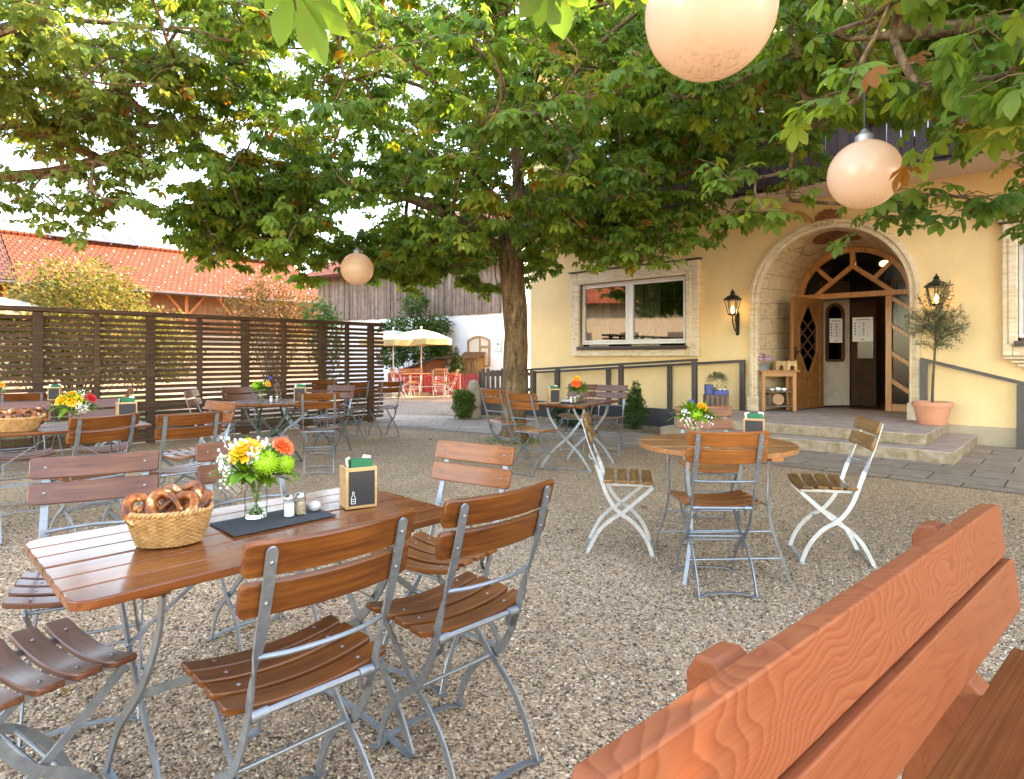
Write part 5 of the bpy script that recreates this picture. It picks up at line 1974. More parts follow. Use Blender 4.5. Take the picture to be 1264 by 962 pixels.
def menu_box(label, loc, yaw, face='chalkboard', extras=True, s=1.0, zt=ZT, icon=False, what='the menu box'):
    t = thing('menu_box', label, 'menu box', (loc[0], loc[1], zt), yaw, 'wooden boxes with chalkboard fronts on the tables')
    w, d, h = .108 * s, .085 * s, .140 * s
    a = MB()
    for (lo, hi) in (((-w / 2, -d / 2, .001), (-w / 2 + .009, d / 2, h)), ((w / 2 - .009, -d / 2, .001), (w / 2, d / 2, h)), ((-w / 2 + .009, -d / 2, .001), (w / 2 - .009, -d / 2 + .008, h)), ((-w / 2 + .009, d / 2 - .008, .001), (w / 2 - .009, d / 2, h)), ((-w / 2 + .009, -d / 2 + .008, .001), (w / 2 - .009, d / 2 - .008, .010))):
        a.b2(lo, hi)
    a.build('box', 'pine', t, bevel=.0015)
    a = MB(); a.b2((-w / 2 + .010, -d / 2 - .003, .012), (w / 2 - .010, -d / 2 - .0005, h - .012)); bd = a.build('chalkboard', face, t)
    if icon:
        a = MB()
        x = -w / 2 + .024
        P = [(x - .007, .020), (x + .007, .020), (x + .007, .040), (x + .0025, .048), (x + .0025, .060), (x - .0025, .060), (x - .0025, .048), (x - .007, .040)]
        for p, q in zip(P, P[1:] + P[:1]):
            a.strip([(p[0], -d / 2 - .0042, p[1]), (q[0], -d / 2 - .0042, q[1])], (0, 1, 0), .001, .0016)
        a.b2((x - .006, -d / 2 - .0048, .027), (x + .006, -d / 2 - .0036, .0285)); a.b2((x - .006, -d / 2 - .0048, .034), (x + .006, -d / 2 - .0036, .0355))
        a.build('bottle_drawing', 'chalk', bd)
    if extras:
        n_ = thing('napkin_stack', 'green paper napkins standing in ' + what, 'napkins', (loc[0], loc[1], zt), yaw, 'green napkins in the menu boxes')
        a = MB()
        for k in range(6):
            a.box((.006 + .0005 * k, -.018 + k * .008, h - .022 + .0015 * (k % 2)), (w * .68, .0045, .085 * s), ry=.05 + .008 * (k % 3))
        a.build('napkins', 'napkin_green', n_, bevel=.001)
        a = MB(); a.box((.030, .034, h - .02), (w * .26, .004, .10 * s), ry=.22); a.build('white_napkin', 'napkin_white', n_)
        c_ = thing('cutlery', 'steel knives and forks standing in ' + what, 'cutlery', (loc[0], loc[1], zt), yaw, 'cutlery in the menu boxes')
        for k in range(3):
            a = MB()
            x0 = -w * .36 + k * .011
            y0 = -.012 + k * .014
            a.strip(crom([(x0 + .012, y0, .02), (x0 + .004, y0, h * .7), (x0 - .006 - .004 * k, y0, h + .030)], 4), lambda i: (1, 0.3, 0), .010, .0025)
            a.build('handle', 'cutlery_steel', c_, smooth=40)
    return t


menu_box('menu box with bottle drawing on its chalkboard on the pretzel table', (-.535, 2.125), radians(30), icon=True, what='the menu box of the pretzel table')
menu_box('menu box with pale board on the round table', (1.45, 3.66), radians(-22), what='the menu box of the round table', s=1.08)
menu_box('menu box on the table by the tree trunk', (.46, 6.78), radians(18), what='the menu box by the tree trunk', s=1.15)
menu_box('menu box with orange side at the right end of the left table', (-2.98, 4.72), radians(40), what='the menu box of the left table', icon=True, s=1.2)
menu_box('menu box in front of the chair on the green-legged table', (-2.42, 6.98), radians(14), what='the menu box of the green-legged table', s=1.2)
menu_box('menu box on the corner table by the fence', (-5.45, 7.28), radians(25), what='the menu box of the corner table', s=1.1)


def felt_mat(label, loc, rz, w=.325, d=.19, zt=ZT):
    a = MB(); a.b2((-w / 2, -d / 2, .0012), (w / 2, d / 2, .0052))
    o_ = a.build('felt_mat', 'felt', bevel=.001)
    o_.location = (loc[0], loc[1], zt); o_.rotation_euler = (0, 0, rz)
    tag(o_, label, 'mat', 'dark felt mats on the tables')


felt_mat('dark grey felt mat under the vase on the pretzel table', (-.752, 1.935), TARZ)
felt_mat('dark felt mat on the table by the trunk', (.68, 6.84), TCRZ)
felt_mat('dark felt mat beside the menu box on the left table', (-3.10, 4.58), TERZ)


def shaker(label, loc, fill, zt=ZT, s=1.0):
    t = thing('table_shaker', label, 'shaker', (loc[0], loc[1], zt), 0, 'salt and pepper shakers')
    a = MB(); a.lathe([(0, .001), (.0165 * s, .001), (.018 * s, .004), (.0175 * s, .030 * s), (.0165 * s, .054 * s), (.014 * s, .056 * s)], (0, 0, 0), 16); a.build('glass', 'clear_glass', t, smooth=50)
    a = MB(); a.lathe([(0, .003), (.0155 * s, .003), (.0152 * s, .044 * s), (0, .046 * s)], (0, 0, 0), 14); a.build('filling', fill, t, smooth=50)
    a = MB(); a.lathe([(.0172 * s, .054 * s), (.0178 * s, .058 * s), (.0165 * s, .066 * s), (.010 * s, .071 * s), (0, .072 * s)], (0, 0, 0), 16); a.build('lid', 'cutlery_steel', t, smooth=50)


shaker('glass salt shaker on the felt mat of the pretzel table', (-.716, 1.962), 'salt', ZT + .005)
shaker('glass pepper shaker on the felt mat of the pretzel table', (-.690, 1.992), 'pepper', ZT + .005)
shaker('white salt shaker beside the vase on the round table', (1.19, 3.72), 'salt')
shaker('salt shaker near the edge of the table by the trunk', (.655, 6.79), 'salt', ZT + .005)
shaker('pepper shaker near the edge of the table by the trunk', (.70, 6.80), 'pepper', ZT + .005)
shaker('salt shaker right of the vase on the green-legged table', (-2.74, 6.95), 'salt')
shaker('pepper shaker right of the vase on the green-legged table', (-2.68, 6.97), 'pepper')


def stone_item(label, loc, r, zt, s=(1, 1, .8)):
    mb = MB(); mb.ball((0, 0, r * s[2]), r, 16, 10, s)
    for i, v in enumerate(mb.v):
        q = Vector(v); k = 1 + .08 * noise.noise(q * 40)
        mb.v[i] = (q.x * k, q.y * k, q.z)
    o_ = mb.build('napkin_stone', 'pebble_stone', smooth=60)
    o_.location = (loc[0], loc[1], zt)
    tag(o_, label, 'stone', 'pebbles that weigh down napkins')


stone_item('round grey pebble beside the shakers on the pretzel table', (-.655, 2.03), .022, ZT + .005)
stone_item('flat grey pebble beside the menu box on the left table', (-3.07, 4.62), .05, ZT + .005, (1.2, .8, .5))
stone_item('flat grey pebble on the mat of the table by the trunk', (.60, 6.80), .05, ZT + .005, (1.3, .8, .4))


# pretzel baskets
def basket(label, loc, rz, zt=ZT, sx=1.0):
    t = thing('bread_basket', label, 'basket', (loc[0], loc[1], zt), rz, 'wicker baskets filled with pretzels')
    A0, B0, A1, B1, Hh = .098 * sx, .066 * sx, .132 * sx, .094 * sx, .094
    mb = MB()
    rows, ns = 15, 44
    for j in range(rows):
        u = (j + .5) / rows
        z = .004 + u * (Hh - .008)
        A, B = A0 + (A1 - A0) * u ** .8, B0 + (B1 - B0) * u ** .8
        pts = []
        for k in range(ns * 2):
            a = 2 * pi * k / (ns * 2)
            off = .0034 * (1 if (k // 2 + j) % 2 else -1)
            pts.append(((A + off) * cos(a), (B + off) * sin(a), z))
        pts.append(pts[0])
        mb.tube(pts, .0033, 5, cap=False)
    for k in range(ns):
        a = 2 * pi * (k + .25) / ns
        mb.tube([((A0) * cos(a), (B0) * sin(a), .002), ((A0 + (A1 - A0) * .55) * cos(a), (B0 + (B1 - B0) * .55) * sin(a), Hh * .5), (A1 * cos(a), B1 * sin(a), Hh)], .0022, 4)
    mb.build('weave', 'wicker', t, smooth=60)
    mb = MB()
    for ph in (0, pi):
        pts = []
        for k in range(161):
            a = 2 * pi * k / 160
            q = 26 * a + ph
            pts.append(((A1 + .0045 * cos(q)) * cos(a), (B1 + .0045 * cos(q)) * sin(a), Hh + .0045 * sin(q)))
        mb.tube(pts, .0046, 6, cap=False)
    mb.build('rim', 'wicker', t, smooth=60)
    mb = MB()
    mb.lathe([(0, .002), (1, .002), (1, .006), (0, .006)], (0, 0, 0), 28, A0, B0)
    mb.build('bottom', 'wicker', t)
    return t


PZ = [(.0, -.050), (.018, -.020), (.034, .008), (.048, .034), (.058, .058), (.050, .084), (.026, .094), (.006, .076), (-.004, .052)]


def pretzel_mesh():
    mb = MB()
    # rope: left arm end, crossing, right loop, bottom arc, left loop, crossing, right arm end
    half = [(.030, -.012, .012), (.012, .010, .016), (-.006, .026, .010), (-.034, .040, .0), (-.054, .034, .0), (-.064, .006, .0), (-.056, -.026, .0), (-.034, -.046, .0), (0, -.054, .0)]
    full = half + [(-x, y, (z if i > 2 else z * .2)) for i, (x, y, z) in list(enumerate(half))[-2::-1]]
    pth = crom(full, 5)
    m = len(pth)
    rr = []
    for i in range(m):
        u = abs(i / (m - 1) - .5) * 2
        rr.append(.0075 * max(1 - u * 1.25, 0) ** .6 + .0135 - .0062 * u ** 3)
    mb.tube(pth, rr, 10)
    for e in (pth[0], pth[-1]):
        mb.ball(e, .0075, 8, 6)
    return mb


pz0 = pretzel_mesh().build('pretzel', 'pretzel', smooth=60)
PZN = [0]


def pretzel(loc, rot, label, s=1.0):
    if PZN[0] == 0:
        o_ = pz0
    else:
        o_ = pz0.copy(); COL.objects.link(o_)
    PZN[0] += 1
    o_.location = loc; o_.rotation_euler = rot; o_.scale = (s, s, s)
    tag(o_, label, 'pretzel', 'glazed pretzels in the baskets')


BC = Vector((-.952, 1.700)); BRot = radians(20)
basket('oval wicker basket heaped with pretzels on the near table', BC, BRot, sx=.78)
bz = ZT + .088


def bpos(x, y, z):
    c, s = cos(BRot), sin(BRot)
    x, y = x * .78, y * .78
    return (BC.x + x * c - y * s, BC.y + x * s + y * c, ZT + z + .006)


pretzel(bpos(-.062, -.012, .100), (radians(62), 0, radians(35)), 'leftmost pretzel standing on edge in the near basket', .82)
pretzel(bpos(.012, -.030, .102), (radians(58), radians(8), radians(10)), 'pretzel leaning at the front middle of the near basket', .86)
pretzel(bpos(.026, .030, .112), (radians(50), radians(-10), radians(-5)), 'pretzel behind the front one in the near basket', .88)
pretzel(bpos(.068, .014, .108), (radians(48), radians(10), radians(-30)), 'rightmost pretzel at the rim of the near basket', .80)
pretzel(bpos(-.025, .012, .072), (radians(8), radians(5), radians(80)), 'pretzel lying deep at the back of the near basket', .72)
pretzel(bpos(.035, .0, .055), (radians(4), radians(-3), radians(10)), 'pretzel lying deep at the front of the near basket', .72)
BC2 = Vector((-3.44, 4.24)); BRot2 = radians(30)
basket('wicker basket of pretzels at the left edge on the left table', BC2, BRot2, sx=1.15)
for k, (x, y, z, a, lb_) in enumerate(((-.05, 0, .105, 60, 'left'), (.03, -.02, .105, 55, 'middle'), (.09, .01, .105, 62, 'right'))):
    pretzel((BC2.x + x * cos(BRot2) - y * sin(BRot2), BC2.y + x * sin(BRot2) + y * cos(BRot2), ZT + z), (radians(a), 0, radians(15 + 20 * k)), lb_ + ' one of the pretzels in the basket on the left table', 1.1)

# ------------------------------------------------------------------ the reddish bench in the foreground
BA = Vector((.751, .66, 0)).normalized()
BRZ2 = atan2(BA.y, BA.x)
BL = 1.70
far_end = Vector((1.345, 1.717, 0))
bench = thing('garden_bench', 'reddish softwood bench with wavy grain in the right foreground', 'bench', far_end - BA * BL, BRZ2)
# local: x from near end to far end, -y is the sitting side


def bench_plank(z0, z1, y0, y1, name, mat, x0=0.0, x1=BL, th=0.042, parent=bench, rcut=0.018):
    mb = MB()
    H_ = sqrt((z1 - z0) ** 2 + (y1 - y0) ** 2)
    P = [(x0, 0), (x1 - .012, 0), (x1, .012)]
    P += [(x1, H_ - rcut - .012), (x1 - .004, H_ - .014), (x1 - .014, H_ - .004), (x1 - .03, H_), (x0 + .012, H_), (x0, H_ - .012)]
    an = atan2(z1 - z0, -(y1 - y0))
    mb.prism(P, -th / 2, th / 2)
    o_ = mb.build(name, mat, parent, bevel=.0045, seg=3)
    o_.matrix_local = Matrix.Translation((0, y0, z0)) @ Matrix.Rotation(pi - an, 4, 'X') if False else Matrix.Translation((0, y0, z0)) @ Matrix.Rotation(atan2(z1 - z0, y1 - y0), 4, 'X')
    return o_


bench_plank(.709, .850, -.014, .0, 'backrest_board', 'bench_wood_wavy')
bench_plank(.560, .703, -.044, -.028, 'backrest_board', 'bench_wood', x1=BL + .02)
for k in range(3):
    mb = MB()
    y1 = -.045 - k * .135
    mb.b2((.0, y1 - .127, .408), (BL + .03, y1, .450))
    mb.build('seat_board', 'bench_seat_wood', bench, bevel=.004, seg=3)
for x in (BL - .30, BL - 1.33):
    mb = MB()
    prof = [(.030, .815), (.052, .835), (.085, .83), (.10, .80), (.085, .45), (.115, .20), (.16, .0), (.085, .0), (.03, .25), (-.06, .405), (-.05, .45), (.012, .50)]
    mb.prism(prof, -.038, .038, Matrix.Translation((x, 0, 0)) @ Matrix(((0, 0, 1, 0), (1, 0, 0, 0), (0, 1, 0, 0), (0, 0, 0, 1))))
    mb.build('leg', 'bench_wood', bench, bevel=.008, seg=3)
    mb = MB()
    prof = [(-.02, .406), (-.45, .406), (-.45, .33), (-.43, .0), (-.36, .0), (-.36, .32), (-.02, .33)]
    mb.prism(prof, -.034, .034, Matrix.Translation((x, 0, 0)) @ Matrix(((0, 0, 1, 0), (1, 0, 0, 0), (0, 1, 0, 0), (0, 0, 0, 1))))
    mb.build('leg', 'bench_wood', bench, bevel=.008, seg=3)


# ------------------------------------------------------------------ globe lamps
def globe(loc, r, label, cord_to):
    t = thing('globe_lamp', label, 'globe lamp', loc, 0, 'peach coloured globe lamps hanging in the trees')
    mb = MB(); mb.ball((0, 0, 0), r, 48, 28); mb.build('globe', 'globe_plastic', t, smooth=60)
    mb = MB(); mb.lathe([(.055, r - .012), (.055, r + .03), (.03, r + .05), (.012, r + .075), (0, r + .08)], (0, 0, 0), 16); mb.build('cap', 'zinc', t, smooth=40)
    mb = MB(); mb.tube([(0, 0, r + .07), tuple(Vector(cord_to) - Vector(loc))], .005, 6); mb.build('cord', 'wire_grey', t, smooth=40)


globe((.70, 2.16, 2.475), .225, 'big peach globe lamp cut by the top edge', (.70, 2.16, 4.2))
globe((2.25, 3.9, 2.42), .215, 'peach globe lamp under leaves before the arched entrance', (2.25, 3.9, 4.0))
globe((-2.13, 8.4, 2.46), .220, 'small peach globe lamp under the crown left of the trunk', (-2.13, 8.4, 3.6))

# ------------------------------------------------------------------ by the entrance
gt = thing('display_table', 'orange wooden display table with two shelves beside the open door', 'table', (4.66, 10.80, LZ), radians(-3))
for sx in (-1, 1):
    for sy in (-1, 1):
        mb = MB(); mb.b2((sx * .265 - .03, sy * .14 - .028, 0), (sx * .265 + .03, sy * .14 + .028, .68)); mb.build('leg', 'shelf_wood', gt, bevel=.004)
mb = MB(); mb.b2((-.34, -.20, .69), (.34, .20, .715)); mb.build('top', 'shelf_wood', gt, bevel=.005)
mb = MB(); mb.b2((-.235, -.16, .61), (.235, -.14, .688)); mb.b2((-.235, .14, .61), (.235, .16, .688)); mb.build('apron', 'shelf_wood', gt)
for z in (.33, .075):
    mb = MB(); mb.b2((-.235, -.15, z), (.235, .15, z + .022)); mb.build('shelf', 'crate_wood', gt, bevel=.004)
GTM = Matrix.Translation((4.66, 10.80, LZ)) @ Matrix.Rotation(radians(-3), 4, 'Z')


def on_gt(x, y, z):
    return GTM @ Vector((x, y, z))


def leafy(name, parent, mat, n, c, rad, ln, wd, tone=(0, 1), zs=1.0, bend=.3, upb=.3):
    mb = MB()
    for k in range(n):
        d = Vector((R.gauss(0, 1), R.gauss(0, 1), R.gauss(0, 1) + upb)).normalized()
        q = R.uniform(.45, 1) ** .5
        p = Vector(c) + Vector((d.x * rad, d.y * rad, d.z * rad * zs)) * q
        leafblade(mb, p, d + Vector((R.uniform(-.6, .6), R.uniform(-.6, .6), R.uniform(-.2, .6))), ln * R.uniform(.7, 1.3), wd, bend=R.uniform(0, bend), n=3)
    o_ = mb.build(name, mat, parent, smooth=60)
    a_ = o_.data.attributes.new('tone', 'FLOAT', 'POINT')
    nv = len(o_.data.vertices)
    per = 12
    tv = []
    while len(tv) < nv:
        tv += [R.uniform(*tone)] * per
    a_.data.foreach_set('value', tv[:nv])
    return o_


fp = thing('potted_flowers', 'pink chrysanthemums in a zinc tub on the display table', 'potted flowers', on_gt(-.22, 0, .716), 0)
mb = MB(); mb.lathe([(.09, 0), (.115, .11), (.12, .115), (.11, .11), (.08, .10), (0, .10)], (0, 0, 0), 16, 1.25, .9); mb.build('tub', 'zinc', fp, smooth=40)
leafy('foliage', fp, 'leaf_box_pale', 70, (0, 0, .15), .13, .05, .02)
mb = MB()
for k in range(120):
    a_ = R.uniform(0, 2 * pi); q = sqrt(R.random())
    petals(mb, Vector((.19 * q * cos(a_), .15 * q * sin(a_), .17 + .10 * (1 - q * q) + R.uniform(-.02, .02))), .002, 7, .3, .020, .014, Vector((q * cos(a_) * .6, q * sin(a_) * .6 - .3, 1)))
mb.build('blossoms', 'flower_pink', fp)
for k, x in enumerate((.06, .25)):
    wb = thing('wooden_animal_box', ('left' if k == 0 else 'right') + ' one of the pale cut-out wooden boxes on the display table', 'wooden box', on_gt(x, .0, .716), radians(4), 'pale wooden boxes on the display table')
    mb = MB()
    w_, h_ = .088, .155
    P = [(-w_, 0), (-w_ * .45, 0), (-w_ * .45, .05), (-w_ * .2, .085), (w_ * .2, .085), (w_ * .45, .05), (w_ * .45, 0), (w_, 0), (w_, h_), (w_ * .7, h_ + .018), (w_ * .35, h_), (-w_ * .35, h_), (-w_ * .7, h_ + .018), (-w_, h_)]
    for y in (-.07, .07):
        mb.prism(P, -.008, .008, Matrix.Translation((0, y, 0)) @ Matrix.Rotation(pi / 2, 4, 'X'))
    for sx in (-1, 1):
        mb.b2((sx * w_ - .008, -.061, .001), (sx * w_ + .008, .061, h_ * .95))
    mb.build('panel', 'pine', wb, bevel=.002)
    mb = MB(); mb.ball((0, 0, .035), .034, 8, 6); mb.build('filling', 'crate_wood', wb)
for k, (x, z, r_) in enumerate(((-.08, .352, .03), (.03, .352, .042), (.13, .352, .036))):
    mb = MB(); mb.ball((0, 0, r_ * .8), r_, 12, 8, (1.3, 1, .8)); o = mb.build('shelf_stone', 'salt_crystal', smooth=50); o.location = on_gt(x, -.05, z)
    tag(o, 'pale ' + ('small', 'large', 'medium')[k] + ' stone on the upper shelf of the display table', 'stone', 'pale stones on the display table')
mb = MB(); mb.lathe([(0, -.015), (.10, -.015), (.105, 0), (.10, .015), (0, .015)], (0, 0, 0), 20); o = mb.build('wood_slice', 'shelf_wood', smooth=40)
o.location = on_gt(.03, -.04, .20); o.rotation_euler = (radians(80), 0, radians(-3)); tag(o, 'round slice of wood standing on the lower shelf of the display table', 'wood slice')
mb = MB(); mb.lathe([(0, 0), (.085, 0), (.09, .12), (.08, .19), (.04, .21), (0, .21)], (0, 0, 0), 14); o = mb.build('log', 'bark_pale', smooth=40)
o.location = on_gt(-.14, .02, .098); tag(o, 'dark upright log on the lower shelf of the display table', 'log')
mb = MB()
for k in range(10):
    a_ = 2 * pi * k / 10
    mb.box((.11 * cos(a_), .11 * sin(a_), .19), (.02, .068, .38), rz=a_, ry=.10)
mb.lathe([(0, .01), (.10, .01), (.10, .03), (0, .03)], (0, 0, 0), 12)
o = mb.build('stave_bucket', 'crate_wood', bevel=.003); o.location = (4.30, 11.06, LZ); tag(o, 'dark stave bucket left of the display table', 'bucket')

# crate stand with blue tray and lavender
cp_ = H(-1.47, .98, LZ)
cs = thing('crate_stand', 'small slatted wooden stand on the landing before the handrail', 'stand', cp_, radians(-6))
mb = MB()
for k in range(5):
    for y in (-.11, .11):
        mb.box((-.16 + k * .08, y, .15), (.052, .014, .30))
for y in (-.095, .095):
    for z in (.03, .26):
        mb.b2((-.185, y - .008, z), (.185, y + .008, z + .04))
mb.b2((-.19, -.12, .301), (.19, .12, .315))
mb.build('slat', 'crate_wood', cs, bevel=.003)
bt = thing('blue_planter', 'blue box planter with lavender on the wooden stand', 'planter', (cp_.x, cp_.y, LZ + .316), radians(-6))
mb = MB()
mb.b2((-.05, -.10, 0), (.19, .10, .075)); mb.b2((-.17, -.06, .0), (-.055, .10, .17))
mb.build('tray', 'blue_pot', bt, bevel=.005)
mb = MB(); mb.ball((.13, -.03, .09), .03, 8, 6, (1.2, 1, .6)); mb.ball((.06, -.05, .085), .02, 8, 6); mb.build('pebble', 'napkin_white', bt, smooth=60)
leafy('foliage', bt, 'leaf_olive', 520, (.02, .02, .20), .16, .07, .013, zs=.9, upb=.8)

# olive tree in a terracotta pot
op = Vector((5.93, 8.62, LZ))
pt_ = thing('terracotta_pot', 'terracotta pot on the landing right of the arched door', 'pot', op, 0)
mb = MB(); mb.lathe([(.0, 0), (.165, 0), (.175, .012), (.20, .14), (.205, .16), (.207, .165), (.225, .25), (.24, .25), (.248, .265), (.248, .305), (.238, .32), (.215, .32), (.205, .30), (.205, .27), (0, .27)], (0, 0, 0), 36); mb.build('pot', 'terracotta', pt_, smooth=30)
mb = MB(); mb.lathe([(0, .272), (.20, .272), (.20, .285), (0, .295)], (0, 0, 0), 20); mb.build('soil', 'soil', pt_)

# ------------------------------------------------------------------ sunlit terrace by the lane
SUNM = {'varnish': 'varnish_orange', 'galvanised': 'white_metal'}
SG = 'white framed chairs on the sunny terrace'
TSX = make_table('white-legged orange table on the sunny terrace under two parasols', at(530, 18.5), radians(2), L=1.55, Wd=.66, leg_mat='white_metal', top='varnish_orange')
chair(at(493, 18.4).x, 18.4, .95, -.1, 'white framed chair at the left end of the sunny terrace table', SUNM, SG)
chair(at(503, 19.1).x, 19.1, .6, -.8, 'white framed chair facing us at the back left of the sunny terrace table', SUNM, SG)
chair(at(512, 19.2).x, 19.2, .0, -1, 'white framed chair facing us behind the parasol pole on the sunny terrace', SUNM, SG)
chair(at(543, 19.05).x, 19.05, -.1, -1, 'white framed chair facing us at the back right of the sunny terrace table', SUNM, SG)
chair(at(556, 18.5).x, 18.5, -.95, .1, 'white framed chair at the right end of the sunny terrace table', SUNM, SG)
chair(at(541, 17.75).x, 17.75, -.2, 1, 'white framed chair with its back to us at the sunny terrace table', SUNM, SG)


def parasol(loc, label, r=1.05, h=2.08):
    t = thing('parasol', label, 'parasol', loc, R.uniform(0, .6), 'cream parasols behind the fence')
    mb = MB(); mb.tube([(0, 0, 0), (0, 0, h + .06)], .022, 10); mb.ball((0, 0, h + .07), .035, 8, 6); mb.build('pole', 'white_metal', t, smooth=40)
    mb = MB(); mb.box((0, 0, .05), (.45, .45, .1)); mb.build('base', 'plinth', t, bevel=.01)
    n = 8
    ze = h - .30
    vs, fs = [(0, 0, h)], []
    m_ = 5
    for j in range(1, m_ + 1):
        u = j / m_
        for k in range(n * 2):
            a_ = pi * k / n
            rr = r * u * (1.0 if k % 2 == 0 else .945)
            vs.append((rr * cos(a_), rr * sin(a_), h - (h - ze) * u ** 1.55 + (.0 if k % 2 == 0 else -.012)))
    q = n * 2
    fs += [(0, 1 + k, 1 + (k + 1) % q) for k in range(q)]
    for j in range(m_ - 1):
        for k in range(q):
            fs.append((1 + j * q + k, 1 + (j + 1) * q + k, 1 + (j + 1) * q + (k + 1) % q, 1 + j * q + (k + 1) % q))
    mb = MB(); mb.add(vs, fs); cn = mb.build('canopy', 'parasol_cloth', t)
    mb = MB()
    base_ = 1 + (m_ - 1) * q
    for k in range(q):
        p, p2 = Vector(vs[base_ + k]), Vector(vs[base_ + (k + 1) % q])
        mb.add([p, p2, p2 + Vector((0, 0, -.19)), p + Vector((0, 0, -.19))], [(0, 1, 2, 3)])
    mb.build('valance', 'parasol_yellow', t)
    # lettering on the valance: dark green strokes
    mb = MB()
    for k in range(0, q, 2):
        p, p2 = Vector(vs[base_ + k]), Vector(vs[base_ + (k + 2) % q])
        d = (p2 - p); nn_ = Vector((d.y, -d.x, 0)).normalized() * .012
        for i in range(7):
            if i == 3: continue
            c0_ = p + d * (.2 + .085 * i); c1_ = c0_ + d * .055
            hh_ = .05 if i in (0, 4) else .035
            for o__, w__ in ((c0_, c0_ + d * .012), (c1_, c1_ + d * .012)):
                mb.add([o__ + nn_ + Vector((0, 0, -.12)), w__ + nn_ + Vector((0, 0, -.12)), w__ + nn_ + Vector((0, 0, -.12 + hh_)), o__ + nn_ + Vector((0, 0, -.12 + hh_))], [(0, 1, 2, 3)])
            mb.add([c0_ + nn_ + Vector((0, 0, -.12 + hh_ * .5)), c1_ + nn_ + Vector((0, 0, -.12 + hh_ * .5)), c1_ + nn_ + Vector((0, 0, -.11 + hh_ * .5)), c0_ + nn_ + Vector((0, 0, -.11 + hh_ * .5))], [(0, 1, 2, 3)])
    mb.build('lettering', 'parasol_print', t)
    for k in range(0, q, 4):
        mb = MB()
        a_ = pi * (k + .8) / n
        c_ = Vector((.52 * r * cos(a_), .52 * r * sin(a_), h - (h - ze) * .52 ** 1.55 + .02))
        tn = Vector((-sin(a_), cos(a_), 0)); sl = Vector((cos(a_), sin(a_), -.45)).normalized()
        mb.add([c_ - tn * .13 - sl * .05, c_ + tn * .13 - sl * .05, c_ + tn * .10 + sl * .06, c_ - tn * .10 + sl * .06], [(0, 1, 2, 3)])
        mb.build('emblem', 'parasol_print', t)
    return t


parasol(at(485.5, 19.3), 'left cream parasol open over the sunny terrace')
parasol(at(520, 19.6), 'right cream parasol with lettered valance over the sunny terrace', 1.0, 2.12)
parasol(at(-12, 13.6), 'white parasol top at the left edge behind the slatted fence', 1.3, 2.6)
# ------------------------------------------------------------------ trees
def leaf_template(n_leaflets=5, detail=False, seed=0):
    """palmate leaf, petiole end at the origin, leaflets drooping; returns verts (V,3), quads"""
    rg = random.Random(seed)
    V, F = [], []
    angs = [-96, -49, 0, 49, 96] if n_leaflets == 5 else [-130, -88, -44, 0, 44, 88, 130]
    lens = [.60, .86, 1.0, .86, .60] if n_leaflets == 5 else [.5, .75, .95, 1.0, .95, .75, .5]
    for a, L in zip(angs, lens):
        a = radians(a + rg.uniform(-8, 8)); L *= rg.uniform(.92, 1.08)
        d = np.array([sin(a), cos(a), 0]); s = np.array([cos(a), -sin(a), 0]); u = np.array([0, 0, 1.0])
        dr = rg.uniform(.20, .60)
        ts = [0.0, .35, .68, 1.0] if not detail else [0.0, .22, .45, .68, .86, 1.0]
        ws = [0.0, .15, .25, 0.0] if not detail else [0.01, .10, .18, .245, .16, 0.0]
        b = len(V)
        for t, w in zip(ts, ws):
            c = d * t * L - u * dr * t * t * L
            for q in (-1, 0, 1):
                V.append(c + s * q * w * L + u * (abs(q) * w * .35 * L))
        for i in range(len(ts) - 1):
            o_ = b + i * 3
            F.append((o_, o_ + 1, o_ + 4, o_ + 3)); F.append((o_ + 1, o_ + 2, o_ + 5, o_ + 4))
    return np.array(V), np.array(F)


def euler_mats(yaw, pitch, roll):
    cy, sy, cp, sp, cr, sr = np.cos(yaw), np.sin(yaw), np.cos(pitch), np.sin(pitch), np.cos(roll), np.sin(roll)
    n = len(yaw)
    Rz = np.zeros((n, 3, 3)); Rz[:, 0, 0] = cy; Rz[:, 0, 1] = -sy; Rz[:, 1, 0] = sy; Rz[:, 1, 1] = cy; Rz[:, 2, 2] = 1
    Rx = np.zeros((n, 3, 3)); Rx[:, 0, 0] = 1; Rx[:, 1, 1] = cp; Rx[:, 1, 2] = -sp; Rx[:, 2, 1] = sp; Rx[:, 2, 2] = cp
    Ry = np.zeros((n, 3, 3)); Ry[:, 1, 1] = 1; Ry[:, 0, 0] = cr; Ry[:, 0, 2] = sr; Ry[:, 2, 0] = -sr; Ry[:, 2, 2] = cr
    return Rz @ Rx @ Ry


def scatter(name, mat, parent, P, yaw, pitch, roll, size, tone, templates):
    """one mesh of many leaves"""
    Vs, Fs, Ts = [], [], []
    off = 0
    idx = NR.integers(0, len(templates), len(P))
    RM = euler_mats(yaw, pitch, roll)
    for k, (tv, tf) in enumerate(templates):
        sel = np.where(idx == k)[0]
        if not len(sel):
            continue
        v = np.einsum('nij,vj->nvi', RM[sel], tv) * size[sel][:, None, None] + P[sel][:, None, :]
        n, m = v.shape[0], v.shape[1]
        f = tf[None, :, :] + (np.arange(n) * m)[:, None, None] + off
        Vs.append(v.reshape(-1, 3)); Fs.append(f.reshape(-1, tf.shape[1]))
        Ts.append(np.repeat(tone[sel], m)); off += n * m
    return np_mesh(name, np.vstack(Vs), np.vstack(Fs), mat, parent, np.concatenate(Ts))


T_SIMPLE = [leaf_template(5, False, s) for s in range(5)]
T_DETAIL = [leaf_template(5, True, 20 + s) for s in range(5)]


